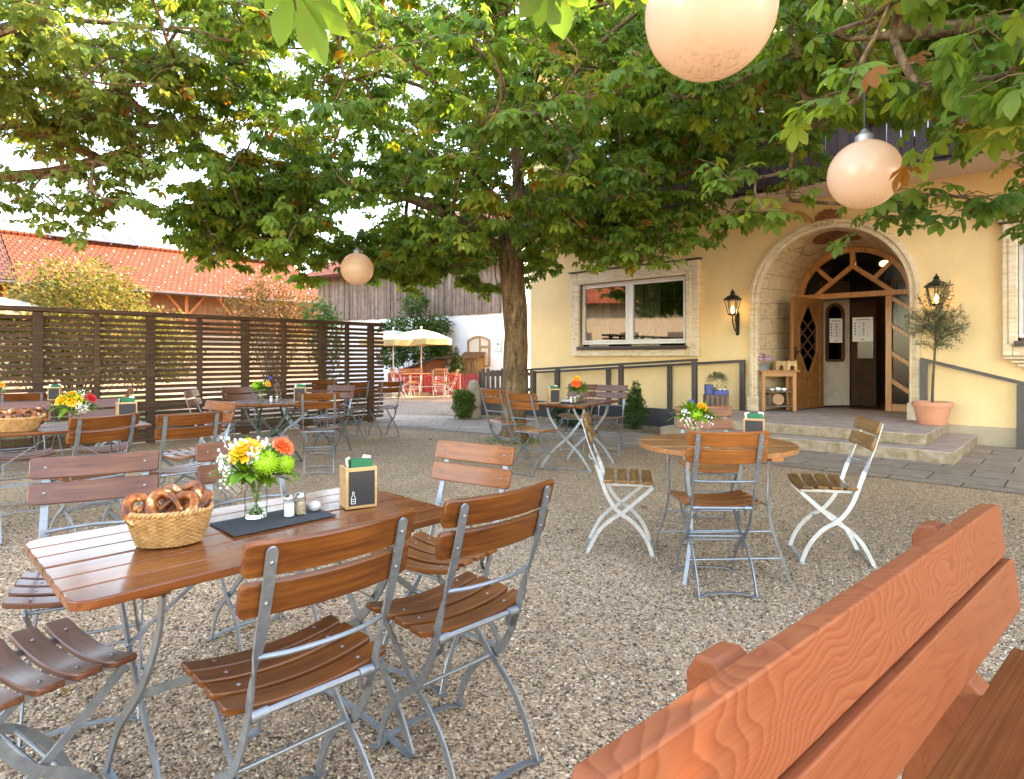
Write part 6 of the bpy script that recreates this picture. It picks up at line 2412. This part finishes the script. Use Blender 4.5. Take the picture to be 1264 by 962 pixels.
def grow_tree(name, label, base, trunk, limbs, clusters, mat, leaf_size, per, templates, r0=.17, crad=.40, tone_mu=.38, petioles=False, seed=1, cat='tree', bark_='bark', tip_r=.006, flat=.75, sag=.25):
    """trunk: list of points; limbs: list of point lists starting on the trunk; clusters: (k,3) crown points.
    Twigs join every cluster to the wood nearest to it."""
    rg = np.random.default_rng(seed)
    base = Vector(base)
    t = thing(name, label, cat, base)
    nodes, par = [], []
    chains = []

    def add_chain(pts, start):
        ids = [start] if start is not None else []
        for p in pts:
            nodes.append(Vector(p)); par.append(ids[-1] if ids else -1)
            ids.append(len(nodes) - 1)
        chains.append(ids)
        return ids

    tr = crom([Vector(p) for p in trunk], 5)
    main = add_chain(tr, None)
    def nearest(p, ids=None):
        best, bi = 1e9, 0
        for i in (ids if ids is not None else range(len(nodes))):
            d = (nodes[i] - p).length
            if d < best: best, bi = d, i
        return bi
    for lm in limbs:
        pts = crom([Vector(p) for p in lm], 6)
        s = nearest(pts[0], main)
        add_chain(pts[1:], s)
    axis = Vector((trunk[-1][0], trunk[-1][1], 0))
    cl = sorted([Vector(c) for c in clusters], key=lambda c: min((c - nodes[i]).length for i in range(0, len(nodes), 2)))
    ends = []
    NA = np.array([list(p) for p in nodes])
    for c in cl:
        A = np.array(c)
        d = np.linalg.norm(NA - A, axis=1)
        horiz = np.hypot(NA[:, 0], NA[:, 1])
        pen = np.where(NA[:, 2] > A[2] + .5, .6, 0) + np.where(NA[:, 2] < 2.0, .5, 0) if False else np.where(NA[:, 2] > A[2] + .6, .5, 0)
        i = int(np.argmin(d + pen))
        p0 = nodes[i]
        prev = nodes[par[i]] if par[i] >= 0 else p0 - Vector((0, 0, .1))
        tang = (p0 - prev).normalized()
        L = (c - p0).length
        if L < .08:
            ends.append((c, i)); continue
        c1 = p0 + tang * L * .35 + Vector((0, 0, L * .10))
        pts = []
        m = max(3, int(L / .18))
        for k in range(1, m + 1):
            u = k / m
            q = p0 * (1 - u) ** 2 + c1 * 2 * u * (1 - u) + c * u * u
            q += Vector(rg.normal(0, .012 * min(L, 1.0), 3)) + Vector((0, 0, -sag * L * .12 * u * u))
            pts.append(q)
        ids = add_chain(pts, i)
        NA = np.vstack([NA, np.array([list(p) for p in pts])])
        ends.append((c, ids[-1]))
    cnt = [0.0] * len(nodes)
    for c, i in ends:
        cnt[i] += 1
    for i in range(len(nodes) - 1, -1, -1):
        if par[i] >= 0:
            cnt[par[i]] += cnt[i]
    tot = max(cnt[0], 1)
    rad = [tip_r + (r0 - tip_r) * (cn / tot) ** .60 for cn in cnt]
    wood_ = MB()
    for ci, ids in enumerate(chains):
        if len(ids) < 2: continue
        pts = [nodes[i] for i in ids]
        rr = [rad[i] for i in ids]
        rr[0] = min(rr[0], rr[1] * 1.15) if ci else rr[0]
        if ci == 0:
            # root flare and a slightly lumpy trunk
            pts2, r2 = [], []
            for k, (p, q) in enumerate(zip(pts, rr)):
                r2.append(q * (1 + .35 * math.exp(-max(p.z, 0) / .12)) * (1 + .03 * sin(k * 1.7)))
            wood_.tube(pts, r2, 20)
        else:
            wood_.tube(pts, rr, 8 if rr[0] > .03 else 5)
    # twiglets in each cluster
    Pl, Yl, Pt, Sz, Tn = [], [], [], [], []
    pet = MB()
    for c, i in ends:
        k = max(1, int(per * rg.uniform(.6, 1.4)))
        tone_c = rg.normal(tone_mu, .13)
        tw = []
        for j in range(5):
            d = Vector((rg.normal(), rg.normal(), rg.normal() * .45 - .05)).normalized()
            e = c + Vector((d.x, d.y, d.z * flat)) * crad * rg.uniform(.55, 1.1)
            wood_.tube([c, (c + e) / 2 + Vector((0, 0, .04)), e], [tip_r * .8, tip_r * .65, tip_r * .4], 4)
            tw.append(e)
        for j in range(k):
            e = tw[j % 5]
            u = rg.uniform(.3, 1.05)
            p = c.lerp(e, u)
            a = rg.uniform(0, 2 * pi)
            out = (p - c)
            yaw = a if rg.random() < .45 else atan2(-out.x, out.y) + rg.normal(0, .9)
            pl = leaf_size * rg.uniform(.5, 1.1)
            q = p + Vector((-sin(yaw) * pl * .7, cos(yaw) * pl * .7, pl * rg.uniform(-.35, .25)))
            if petioles:
                pet.tube([p, q], [leaf_size * .012, leaf_size * .010], 4, cap=False)
            Pl.append(q); Yl.append(yaw); Pt.append(-rg.uniform(.05, .95)); Sz.append(leaf_size * rg.uniform(.65, 1.2))
            Tn.append(min(max(tone_c + rg.normal(0, .16) + (rg.random() < .04) * .45, 0), 1))
    w_ = wood_.build('trunk', bark_, t, smooth=60)
    w_.matrix_parent_inverse = Matrix.Translation(-base)
    n = len(Pl)
    cr = scatter('crown', mat, t, np.array([list(p) for p in Pl]), np.array(Yl), np.array(Pt), rg.normal(0, .3, n), np.array(Sz), np.array(Tn), templates)
    cr.matrix_parent_inverse = Matrix.Translation(-base)
    if petioles:
        p_ = pet.build('leaf_stalk', 'stem_green', t)
        p_.matrix_parent_inverse = Matrix.Translation(-base)
    return t


def shell_points(n, c, rx, ry, rz, rg, inner=.35, zmin=None, test=None):
    out = []
    while len(out) < n:
        d = rg.normal(0, 1, 3); d /= np.linalg.norm(d)
        q = inner + (1 - inner) * rg.random() ** .55
        p = np.array(c) + d * np.array([rx, ry, rz]) * q
        if zmin is not None and p[2] < (zmin(p) if callable(zmin) else zmin):
            continue
        if test is not None and not test(p):
            continue
        out.append(p)
    return np.array(out)


def px_of(p):
    return CX0 + FPX * p[0] / p[1], HY - FPX * (p[2] - CAMH) / p[1]


rg = np.random.default_rng(5)
# --- the chestnut in the middle
TX0 = Vector((.036, 9.05, 0))


def mid_floor(p):
    r = sqrt((p[0]) ** 2 + (p[1] - 9.05) ** 2)
    return 2.46 + .14 * (r < 1.0) + .03 * max(r - 2.6, 0) + .10 * sin(p[0] * 2.3 + p[1] * 1.7)


def mid_test(p):
    if (p[0] > 2.9 and p[2] < 3.0) or p[1] < 4.9:
        return False
    px, py = px_of(p)
    if px < 225 and py > 185: return False
    if py < -130: return False
    if (px > 805 and py > 228) or (680 < px <= 805 and py > 308): return False
    return not (abs(px - 441) < 52 and 262 < py < 400 and p[1] < 9.2)


cl = shell_points(620, (-.15, 8.9, 4.3), 4.7, 3.9, 2.9, rg, .30, mid_floor, lambda p: mid_test(p))
cl = np.vstack([cl, shell_points(80, (-3.6, 8.3, 3.2), 1.4, 1.4, .8, rg, .1, 2.5, mid_test), shell_points(60, (1.7, 8.4, 3.0), 1.5, 1.3, .65, rg, .1, 2.40, mid_test), shell_points(30, (-1.6, 8.2, 2.7), 1.0, .9, .4, rg, .1, 2.35, mid_test), shell_points(75, (2.3, 8.2, 4.6), 1.5, 1.2, 1.4, rg, .05, 3.0, mid_test), shell_points(40, (-2.6, 10.2, 2.95), 1.7, .9, .6, rg, .1, 2.5), shell_points(70, (0, 8.4, 6.2), 4.2, 3.2, 1.6, rg, .1, None, mid_test)])
SP = []
for (px, py, Yd) in ((700, 300, 7.6), (745, 318, 7.4), (790, 322, 7.3), (822, 312, 7.4), (850, 292, 7.5), (880, 272, 7.7), (905, 262, 7.8), (770, 290, 7.6), (828, 272, 7.6), (858, 246, 7.8), (800, 244, 7.8), (742, 270, 7.7), (815, 290, 7.5), (720, 285, 8.0), (780, 265, 7.9), (840, 255, 7.9), (760, 250, 8.0), (870, 232, 8.0)):
    SP.append(((px - CX0) * Yd / FPX, Yd, CAMH + (HY - py) * Yd / FPX))
cl = np.vstack([cl, np.array(SP)])
trunk = [(.036, 9.05, -.05), (.03, 9.05, .6), (.06, 9.06, 1.6), (.0, 9.05, 2.5), (-.03, 9.05, 3.0), (.10, 9.1, 3.8), (.02, 9.0, 4.8), (.05, 9.0, 6.0), (.0, 9.0, 7.0)]
limbs = []
for k, (z, az, ln, up) in enumerate(((2.75, 200, 3.2, 1.0), (2.8, 330, 3.0, .9), (2.85, 262, 2.8, .9), (2.95, 20, 3.0, 1.0), (3.0, 140, 3.2, 1.1), (3.3, 80, 2.8, 1.1), (3.5, 230, 3.1, 1.6), (3.7, 300, 2.9, 1.7), (4.2, 170, 2.8, 1.7), (4.3, 10, 2.8, 1.6), (4.8, 260, 2.3, 1.7), (5.2, 110, 2.3, 1.6), (5.5, 340, 2.0, 1.5), (5.8, 200, 2.0, 1.4))):
    a = radians(az)
    d = Vector((cos(a), sin(a), 0)); s_ = Vector((-sin(a), cos(a), 0))
    b = Vector((0, 9.05, z))
    limbs.append([b, b + d * ln * .25 + Vector((0, 0, up * .45)), b + d * ln * .6 + s_ * R.uniform(-.3, .3) + Vector((0, 0, up * .8)), b + d * ln + s_ * R.uniform(-.5, .5) + Vector((0, 0, up * .95))])
grow_tree('chestnut_tree', 'chestnut tree with straight trunk and broad green crown in mid yard', TX0, trunk, limbs, cl, 'leaf_chestnut', .110, 43, T_SIMPLE, r0=.180, crad=.42, seed=3, tone_mu=.44)

# --- yellowing tree on the left
def left_floor(p):
    return 3.2 + .12 * sin(p[0] * 2.1) + .1 * sin(p[1] * 1.7)


def left_test(p):
    px, py = px_of(p)
    return -170 < py < 185 + 14 * sin(px * .045) or (px < -40 and p[2] < 5.2)


LT0 = Vector((-8.2, 6.6, 0))
cl = shell_points(400, (-6.6, 6.4, 4.6), 4.1, 3.3, 1.9, rg, .15, left_floor, lambda p: p[1] > 3.2 and left_test(p))
cl = np.vstack([cl, shell_points(60, (-4.6, 6.2, 4.2), 1.5, 1.6, 1.0, rg, .1, 3.3, left_test)])
SP = []
for (px, py, Yd) in ((10, 238, 6.4), (28, 262, 6.2), (62, 250, 6.0), (75, 272, 6.1), (100, 285, 6.0), (118, 262, 6.2), (140, 258, 6.0), (112, 235, 6.1), (150, 240, 6.3), (60, 225, 6.2), (180, 225, 6.4), (95, 215, 6.2), (135, 215, 6.2)):
    SP.append(((px - CX0) * Yd / FPX, Yd, CAMH + (HY - py) * Yd / FPX + .08))
cl = np.vstack([cl, np.array(SP)])
limbs = []
for k, (z, az, ln, up) in enumerate(((2.6, 0, 4.6, 1.0), (2.9, 25, 4.2, 1.6), (2.8, -28, 4.4, 1.0), (3.3, 8, 4.6, 2.2), (3.4, -50, 3.4, 1.6), (3.5, 60, 3.0, 1.6), (3.8, -12, 3.6, 2.6), (3.2, 150, 2.2, 1.4), (3.4, 230, 2.2, 1.4))):
    a = radians(az); d = Vector((cos(a), sin(a), 0)); s_ = Vector((-sin(a), cos(a), 0)); b = Vector((-8.2, 6.6, z))
    limbs.append([b, b + d * ln * .3 + Vector((0, 0, up * .5)), b + d * ln * .65 + s_ * R.uniform(-.4, .4) + Vector((0, 0, up * .75)), b + d * ln + s_ * R.uniform(-.5, .5) + Vector((0, 0, up * .9))])
grow_tree('chestnut_tree', 'yellowing chestnut tree reaching in from the left with bare dark limbs', LT0, [(-8.2, 6.6, -.05), (-8.18, 6.6, 1.2), (-8.2, 6.62, 2.6), (-8.1, 6.6, 4.0), (-8.1, 6.6, 5.6)], limbs, cl, 'leaf_chestnut_yellow', .098, 34, T_SIMPLE, r0=.19, crad=.40, seed=8, tone_mu=.40)

# --- the tree on the right, leaves near the lens
RT0 = Vector((5.6, 3.0, 0))


def right_test(p):
    if p[1] < 1.9: return False
    px, py = px_of(p)
    lim = 168 if px > 900 else 120
    if 985 < px < 1150: lim = 150
    return py < lim and px > 835


cl = shell_points(235, (3.6, 4.3, 3.9), 2.9, 2.6, 1.3, rg, .05, 2.55, right_test)
cl = np.vstack([cl, shell_points(100, (3.9, 5.6, 4.1), 2.6, 1.6, 1.3, rg, .05, 2.9, lambda p: -60 < px_of(p)[1] < 130 and px_of(p)[0] > 800)])
near_ = shell_points(24, (2.6, 3.0, 2.75), 1.2, .9, .45, rg, .05, 2.3, right_test)
sprays = [(3.35, 4.55, 2.45), (3.0, 4.9, 2.55), (3.9, 4.8, 2.42), (4.2, 4.9, 2.55), (4.5, 5.0, 2.4), (3.3, 4.4, 2.30), (2.05, 5.0, 2.45), (2.35, 5.2, 2.65), (4.05, 4.7, 2.62), (2.95, 4.9, 2.38), (1.8, 5.1, 2.75)]
shade_leaves = shell_points(46, (4.9, 2.6, 3.9), 2.6, 2.3, 1.1, rg, .05, 2.7, lambda p: p[1] < 1.0 or px_of(p)[0] > 1330)  # unseen leaf clusters added out of frame to block sun on the bench
cl = np.vstack([cl, near_, np.array(sprays), shade_leaves, shell_points(16, (2.95, 2.0, 3.2), .8, .7, .35, rg, .05)])  # last clump: unseen leaves added to stop sun reaching the bench's near end
limbs = []
for k, (z, az, ln, up) in enumerate(((2.5, 165, 3.6, .9), (2.7, 140, 3.6, .9), (2.6, 190, 3.2, .9), (3.0, 120, 3.2, 1.2), (3.1, 155, 3.8, 1.6), (3.3, 180, 3.2, 1.7), (3.2, 60, 2.4, 1.4), (3.2, 300, 2.4, 1.4))):
    a = radians(az); d = Vector((cos(a), sin(a), 0)); s_ = Vector((-sin(a), cos(a), 0)); b = Vector((5.6, 3.0, z))
    limbs.append([b, b + d * ln * .3 + Vector((0, 0, up * .6)), b + d * ln * .65 + s_ * R.uniform(-.3, .3) + Vector((0, 0, up * .85)), b + d * ln + s_ * R.uniform(-.4, .4) + Vector((0, 0, up * .8))])
grow_tree('chestnut_tree', 'chestnut tree hanging in from the upper right with large near leaves', RT0, [(5.6, 3.0, -.05), (5.62, 3.0, 1.2), (5.58, 3.0, 2.4), (5.6, 3.05, 3.6), (5.6, 3.0, 5.2)], limbs, cl, 'leaf_chestnut', .128, 17, T_DETAIL, r0=.18, crad=.36, seed=12, petioles=True, tone_mu=.40)

# --- the tree we stand under: a few sprays at the top of the picture
CT0 = Vector((-.9, -1.9, 0))
cl = np.array([(-.52, 1.26, 2.12), (-.50, 1.30, 2.13), (.13, 1.42, 2.23), (.17, 1.45, 2.24), (-.3, .7, 2.5), (.3, .6, 2.6), (-1.2, .5, 2.6), (.9, .4, 2.7), (-.2, -.3, 2.8), (-1.8, -.2, 2.8), (1.2, -.8, 2.9)])
cl = np.vstack([cl, shell_points(20, (-.8, -1.6, 3.7), 2.4, 1.6, 1.0, rg, .1, 2.6)])
limbs = [[(-.9, -1.9, 2.3), (-.7, -1.0, 2.8), (-.4, .2, 2.85), (-.1, 1.0, 2.6)], [(-.9, -1.9, 2.5), (.1, -1.4, 3.1), (.9, -.8, 3.3)], [(-.9, -1.9, 2.5), (-1.6, -1.2, 3.0), (-1.9, -.2, 3.1)]]
grow_tree('chestnut_tree', 'tree overhead whose large green leaf sprays hang at the top edge', CT0, [(-.9, -1.9, -.05), (-.9, -1.9, 1.4), (-.92, -1.9, 2.6), (-.9, -1.9, 4.2)], limbs, cl, 'leaf_chestnut', .135, 4.5, T_DETAIL, r0=.17, crad=.16, seed=23, petioles=True, tone_mu=.56)


# ------------------------------------------------------------------ shrubs
def small_leaf(n=4):
    V = np.array([(0, 0, 0), (.28, .45, .06), (0, 1, -.08), (-.28, .45, .06)], float)
    return V, np.array([(0, 1, 2, 3)])


def needle():
    V = np.array([(0.06, 0, 0), (.05, .5, .02), (0, 1, -.05), (-.06, .4, .02)], float)
    return V, np.array([(0, 1, 2, 3)])


S_LEAF = [small_leaf()]
S_NEEDLE = [needle()]


def shrub(name, label, loc, blobs, n, leaf, mat, cat='shrub', group=None, stems=10, seed=1, mu=.45, sd=.2, templates=S_LEAF, stem_mat='bark_pale', surf=.35, core=None):
    """blobs: (x, y, z, rx, ry, rz) volumes of the crown, local"""
    q = np.random.default_rng(seed)
    t = thing(name, label, cat, loc, 0, group)
    vol = np.array([b[3] * b[4] * b[5] for b in blobs]) ** .75
    pick = q.choice(len(blobs), n, p=vol / vol.sum())
    d = q.normal(0, 1, (n, 3)); d /= np.linalg.norm(d, axis=1)[:, None]
    rr = surf + (1 - surf) * q.random(n) ** .45
    # lumpy outline
    lump = 1 + .22 * np.sin(d[:, 0] * 7 + seed) * np.sin(d[:, 1] * 6 + 2 * seed) + .14 * np.sin(d[:, 2] * 9 + seed)
    B = np.array(blobs)[pick]
    P = B[:, :3] + d * B[:, 3:6] * (rr * lump)[:, None]
    P[:, 2] = np.maximum(P[:, 2], .03)
    yaw = np.arctan2(-d[:, 0], d[:, 1]) + q.normal(0, .9, n)
    pit = q.normal(.25, .6, n)
    scatter('foliage', mat, t, P, yaw, pit, q.normal(0, .6, n), leaf * q.uniform(.6, 1.35, n), np.clip(q.normal(mu, sd, n) + .12 * np.sin(P[:, 0] * 5 + P[:, 2] * 4), 0, 1), templates)
    mb = MB()
    for k in range(stems):
        b = blobs[k % len(blobs)]
        a_ = q.uniform(0, 2 * pi)
        e = Vector((b[0] + b[3] * .6 * cos(a_), b[1] + b[4] * .6 * sin(a_), b[2] + b[5] * q.uniform(0, .6)))
        s_ = Vector((q.normal(0, .04), q.normal(0, .04), 0))
        mb.tube(crom([s_, s_.lerp(e, .5) + Vector((0, 0, .06 * e.z)), e], 4), [.012 + .006 * e.z, .011 + .004 * e.z, .009, .008, .006, .005, .004, .003, .003][:9], 5)
    mb.build('stem', stem_mat, t, smooth=60)
    return t


# box shrubs along the pavement
p = gpt(783, 531); shrub('conical_shrub', 'dark green box shrub between handrail and round table', p, [(0, 0, .28, .20, .20, .28), (0, 0, .52, .14, .14, .20), (.03, 0, .70, .07, .07, .14)], 5200, .034, 'leaf_box', seed=2, mu=.4)
p = gpt(572, 517); shrub('box_shrub', 'pale green box shrub left of the tree trunk by the path', p, [(0, 0, .26, .22, .22, .26), (-.05, 0, .46, .14, .14, .16), (.10, 0, .40, .13, .13, .15)], 4200, .045, 'leaf_box_pale', seed=3)
p = gpt(726, 528) + Vector((-.18, .15, 0)); shrub('box_shrub', 'dark green shrub low behind the table by the trunk', p, [(0, 0, .28, .34, .3, .28), (-.2, 0, .25, .25, .25, .24)], 5200, .045, 'leaf_conifer', seed=4)
# cone on the terrace
p = at(563.5, 20.3); shrub('clipped_cone', 'clipped green cone tree against the white barn wall', p, [(0, 0, .25 + .22 * k, .40 - .064 * k, .40 - .064 * k, .25) for k in range(6)], 9000, .05, 'leaf_box', cat='tree', seed=5, mu=.55, surf=.6)
# tree trained on the barn wall
p = at(508, 21.9)
shrub('wall_tree', 'leafy green tree spread against the white barn wall behind the parasols', p, [(0, 0, 2.2, 1.0, .6, .55), (.8, 0, 2.35, .6, .5, .4), (-.75, 0, 1.9, .6, .5, .55), (.4, 0, 1.45, .9, .6, .45), (.15, -.1, 3.15, .45, .4, .4), (-.7, -.1, 1.2, .5, .5, .4), (1.0, 0, 1.55, .4, .4, .35)], 7000, .13, 'leaf_wall_tree', cat='tree', seed=6, stems=26)
# sunny bushes behind the fence
p = at(92, 14.5); shrub('yellow_bush', 'big sunlit yellow green bush behind the slatted fence', p, [(0, 0, 1.9, 1.75, 1.4, 1.35), (-1.2, 0, 1.5, 1.3, 1.2, 1.1), (1.35, 0, 1.5, 1.2, 1.1, 1.0), (.2, 0, 2.7, 1.2, 1.0, .85), (2.1, 0, 1.3, .8, .8, .7)], 19000, .105, 'leaf_bush_yellow', seed=7, stems=60, mu=.42, sd=.24)
p = at(338, 16.5); shrub('rusty_bush', 'thin rust coloured bush behind the right part of the slatted fence', p, [(0, 0, 2.1, 1.2, 1.0, 1.1), (-.7, 0, 2.6, .8, .8, .8), (.7, 0, 2.4, .7, .8, .8), (0, 0, 3.2, .7, .7, .5)], 5200, .085, 'leaf_bush_rust', seed=9, stems=70, mu=.5, sd=.28, surf=.15)
p = at(404, 15.0); shrub('green_bush', 'green leafy bush where the slatted fence meets the barn', p, [(0, 0, 1.6, .4, .5, .9), (-.2, 0, 2.2, .35, .4, .5)], 1800, .10, 'leaf_wall_tree', seed=10, stems=16)
# potted olive
q_ = thing('olive_tree', 'small potted olive tree with grey green crown by the entrance', 'tree', op + Vector((0, 0, .29)))
mb = MB()
mb.tube(crom([(0, 0, -.01), (.01, 0, .3), (.03, 0, .62), (.05, 0, .95), (.06, 0, 1.25)], 5), [.020 - .0005 * k for k in range(21)], 8)
ol = np.random.default_rng(31)
PO = []
for k in range(42):
    d = ol.normal(0, 1, 3); d /= np.linalg.norm(d)
    s_ = Vector((.04, 0, ol.uniform(.75, 1.2)))
    e = Vector((.06 + d[0] * .37, d[1] * .35, 1.17 + d[2] * .48)) if k < 38 else Vector((.16 + .05 * (k % 3), 0, 1.72))
    m_ = s_.lerp(e, .5) + Vector((0, 0, .05))
    pth = crom([s_, m_, e], 6)
    mb.tube(pth, .0035, 4)
    for j in range(85):
        u = ol.uniform(.25, 1.0)
        c_ = pth[int(u * (len(pth) - 1))]
        PO.append(list(c_ + Vector(ol.normal(0, .022, 3))))
mb.build('trunk', 'bark_pale', q_, smooth=60)
PO = np.array(PO); n = len(PO)
scatter('crown', 'leaf_olive', q_, PO, ol.uniform(0, 2 * pi, n), ol.normal(.3, .7, n), ol.normal(0, .6, n), ol.uniform(.03, .055, n), ol.random(n), [(small_leaf()[0] * np.array([.55, 1, 1]), small_leaf()[1])])

# geranium boxes on the balcony
for k, s_ in enumerate((-3.2, 1.4, 4.4)):
    g_ = thing('balcony_flower_box', ('left', 'middle', 'right')[k] + ' flower box of pink geraniums on the balcony rail', 'flower box', H(s_, 1.16, 4.55), HRZ, 'geranium boxes on the balcony')
    a = MB(); a.b2((-.6, -.09, 0), (.6, .09, .18)); a.build('box', 'balcony_wood', g_, bevel=.006)
    leafy('foliage', g_, 'leaf_wall_tree', 200, (0, 0, .26), .2, .08, .05)
    fo = g_.children[-1]
    fo.scale = (2.8, 1, 1)
    a = MB()
    for j in range(60):
        a.ball((R.uniform(-.6, .6), R.uniform(-.2, .12), R.uniform(.22, .48)), .028, 6, 4)
    a.build('blossoms', 'flower_pink', g_, smooth=60)

# ------------------------------------------------------------------ loose pebbles, weeds and fallen leaves
ico = bmesh.new(); bmesh.ops.create_icosphere(ico, subdivisions=1, radius=1.0)
iv = np.array([list(v.co) for v in ico.verts]); if_ = np.array([[v.index for v in f.verts] for f in ico.faces]); ico.free()
g = np.random.default_rng(77)
temps = []
for k in range(6):
    tv = iv * (1 + g.normal(0, .16, (len(iv), 1))) * np.array([1.25, .95, .62])
    temps.append((tv, if_))
n = 150000
Y = 1.05 + (g.random(n) ** .62) * 4.6
X = (g.random(n) - .5) * 2 * (.92 * Y + .15)
keep = (g.random(n) < np.clip((5.4 - Y) / 2.4, 0, 1)) & ((X - 5.175) * -.68 + (Y - 9.995) * -.733 > 3.66)
X, Y = X[keep], Y[keep]
n = len(X)
sz = np.exp(g.normal(math.log(.0045), .28, n))
peb = scatter('loose_gravel', 'pebble', None, np.stack([X, Y, sz * g.uniform(.05, .55, n)], 1), g.uniform(0, 2 * pi, n), g.normal(0, .35, n), g.normal(0, .35, n), sz, g.random(n), temps)
tag(peb, 'loose beige and grey pebbles on the near ground', 'gravel', kind='stuff')
n = 220
X = g.uniform(-6, 6, n); Y = g.uniform(1.3, 10, n)
ok = (np.abs(X) < .85 * Y) & ((X - 5.175) * -.68 + (Y - 9.995) * -.733 > 3.7)
X, Y = X[ok], Y[ok]; n = len(X)
fl = scatter('fallen_leaves', 'leaf_litter', None, np.stack([X, Y, np.full(n, .012)], 1), g.uniform(0, 2 * pi, n), g.normal(.1, .15, n), g.normal(0, .2, n), g.uniform(.025, .06, n), g.random(n), S_LEAF)
tag(fl, 'scattered brown fallen leaves on the gravel', 'leaves', kind='stuff')
# weeds by trunk, bed and lane
n = 900
a = g.uniform(0, 2 * pi, n); r_ = np.abs(g.normal(0, .16, n)) + .17
X = np.concatenate([.036 + r_ * np.cos(a) * 1.3, g.uniform(-.9, .9, 160) + 1.55]); Y = np.concatenate([9.05 + r_ * np.sin(a), g.uniform(2.9, 3.3, 160)])
ok = g.random(len(X)) < np.where(np.arange(len(X)) < n, 1, .25)
X, Y = X[ok], Y[ok]; n = len(X)
wd_ = scatter('weeds', 'grass', None, np.stack([X, Y, np.full(n, .002)], 1), g.uniform(0, 2 * pi, n), g.uniform(.6, 1.5, n), g.normal(0, .2, n), g.uniform(.02, .06, n), g.random(n), S_NEEDLE)
tag(wd_, 'sparse grass and weeds in the gravel around the trunk', 'weeds', kind='stuff')
n = 9000
t_ = g.uniform(-4, fe - .2, n); o_ = g.uniform(.25, 1.6, n)
gx = F0.x + FD.x * t_ - FD.y * o_; gy = F0.y + FD.y * t_ + FD.x * o_
gr = scatter('grass', 'grass', None, np.stack([gx, gy, np.full(n, .002)], 1), g.uniform(0, 2 * pi, n), g.uniform(.8, 1.5, n), g.normal(0, .2, n), g.uniform(.06, .14, n), g.random(n), S_NEEDLE)
tag(gr, 'bright grass strip along the back of the slatted fence', 'grass', kind='stuff')
# ------------------------------------------------------------------ camera, sky, sun
cam = bpy.data.cameras.new('camera')
co = bpy.data.objects.new('camera', cam)
COL.objects.link(co)
co.location = (0, 0, CAMH)
co.rotation_euler = (radians(90), 0, 0)
cam.sensor_width = 36.0
cam.lens = 36.0 * FPX / 1264.0
cam.shift_y = (HY - 481.0) / 1264.0
cam.clip_start = 0.05
cam.clip_end = 2000
SC.camera = co

w = bpy.data.worlds.new('World')
SC.world = w
w.use_nodes = True
nt = w.node_tree
nt.nodes.clear()
SUN = Vector((.90, .44, 0)).normalized()
EL = radians(38)
sky = nt.nodes.new('ShaderNodeTexSky')
sky.sky_type = 'NISHITA'
sky.sun_disc = False
sky.sun_elevation = EL
sky.sun_rotation = atan2(SUN.x, SUN.y)
sky.air_density = 1.0
sky.dust_density = 0.7
sky.ozone_density = 1.0
bg = nt.nodes.new('ShaderNodeBackground')
bg.inputs['Strength'].default_value = 0.15
ou = nt.nodes.new('ShaderNodeOutputWorld')
nt.links.new(sky.outputs[0], bg.inputs[0])
nt.links.new(bg.outputs[0], ou.inputs[0])
sd = bpy.data.lights.new('sun', 'SUN')
sd.energy = 2.0
sd.angle = radians(0.53)
sd.color = (1.0, 0.90, 0.76)
so = bpy.data.objects.new('sun', sd)
COL.objects.link(so)
sv = Vector((SUN.x * cos(EL), SUN.y * cos(EL), sin(EL)))
so.rotation_euler = sv.to_track_quat('Z', 'Y').to_euler()
so.location = sv * 40

vs_ = SC.view_settings
SC.display_settings.display_device = 'sRGB'
vs_.view_transform = 'Standard'
vs_.look = 'None'
vs_.exposure = 3.68
vs_.use_white_balance = True
vs_.white_balance_temperature = 8800
vs_.white_balance_tint = 13
vs_.gamma = 1.0
vs_.use_curve_mapping = False
cy = SC.cycles
cy.max_bounces = 6
cy.diffuse_bounces = 4
cy.glossy_bounces = 3
cy.transmission_bounces = 4
cy.transparent_max_bounces = 32
cy.caustics_reflective = False
cy.caustics_refractive = False
cy.sample_clamp_indirect = 6.0
cy.use_denoising = True
bpy.context.view_layer.update()
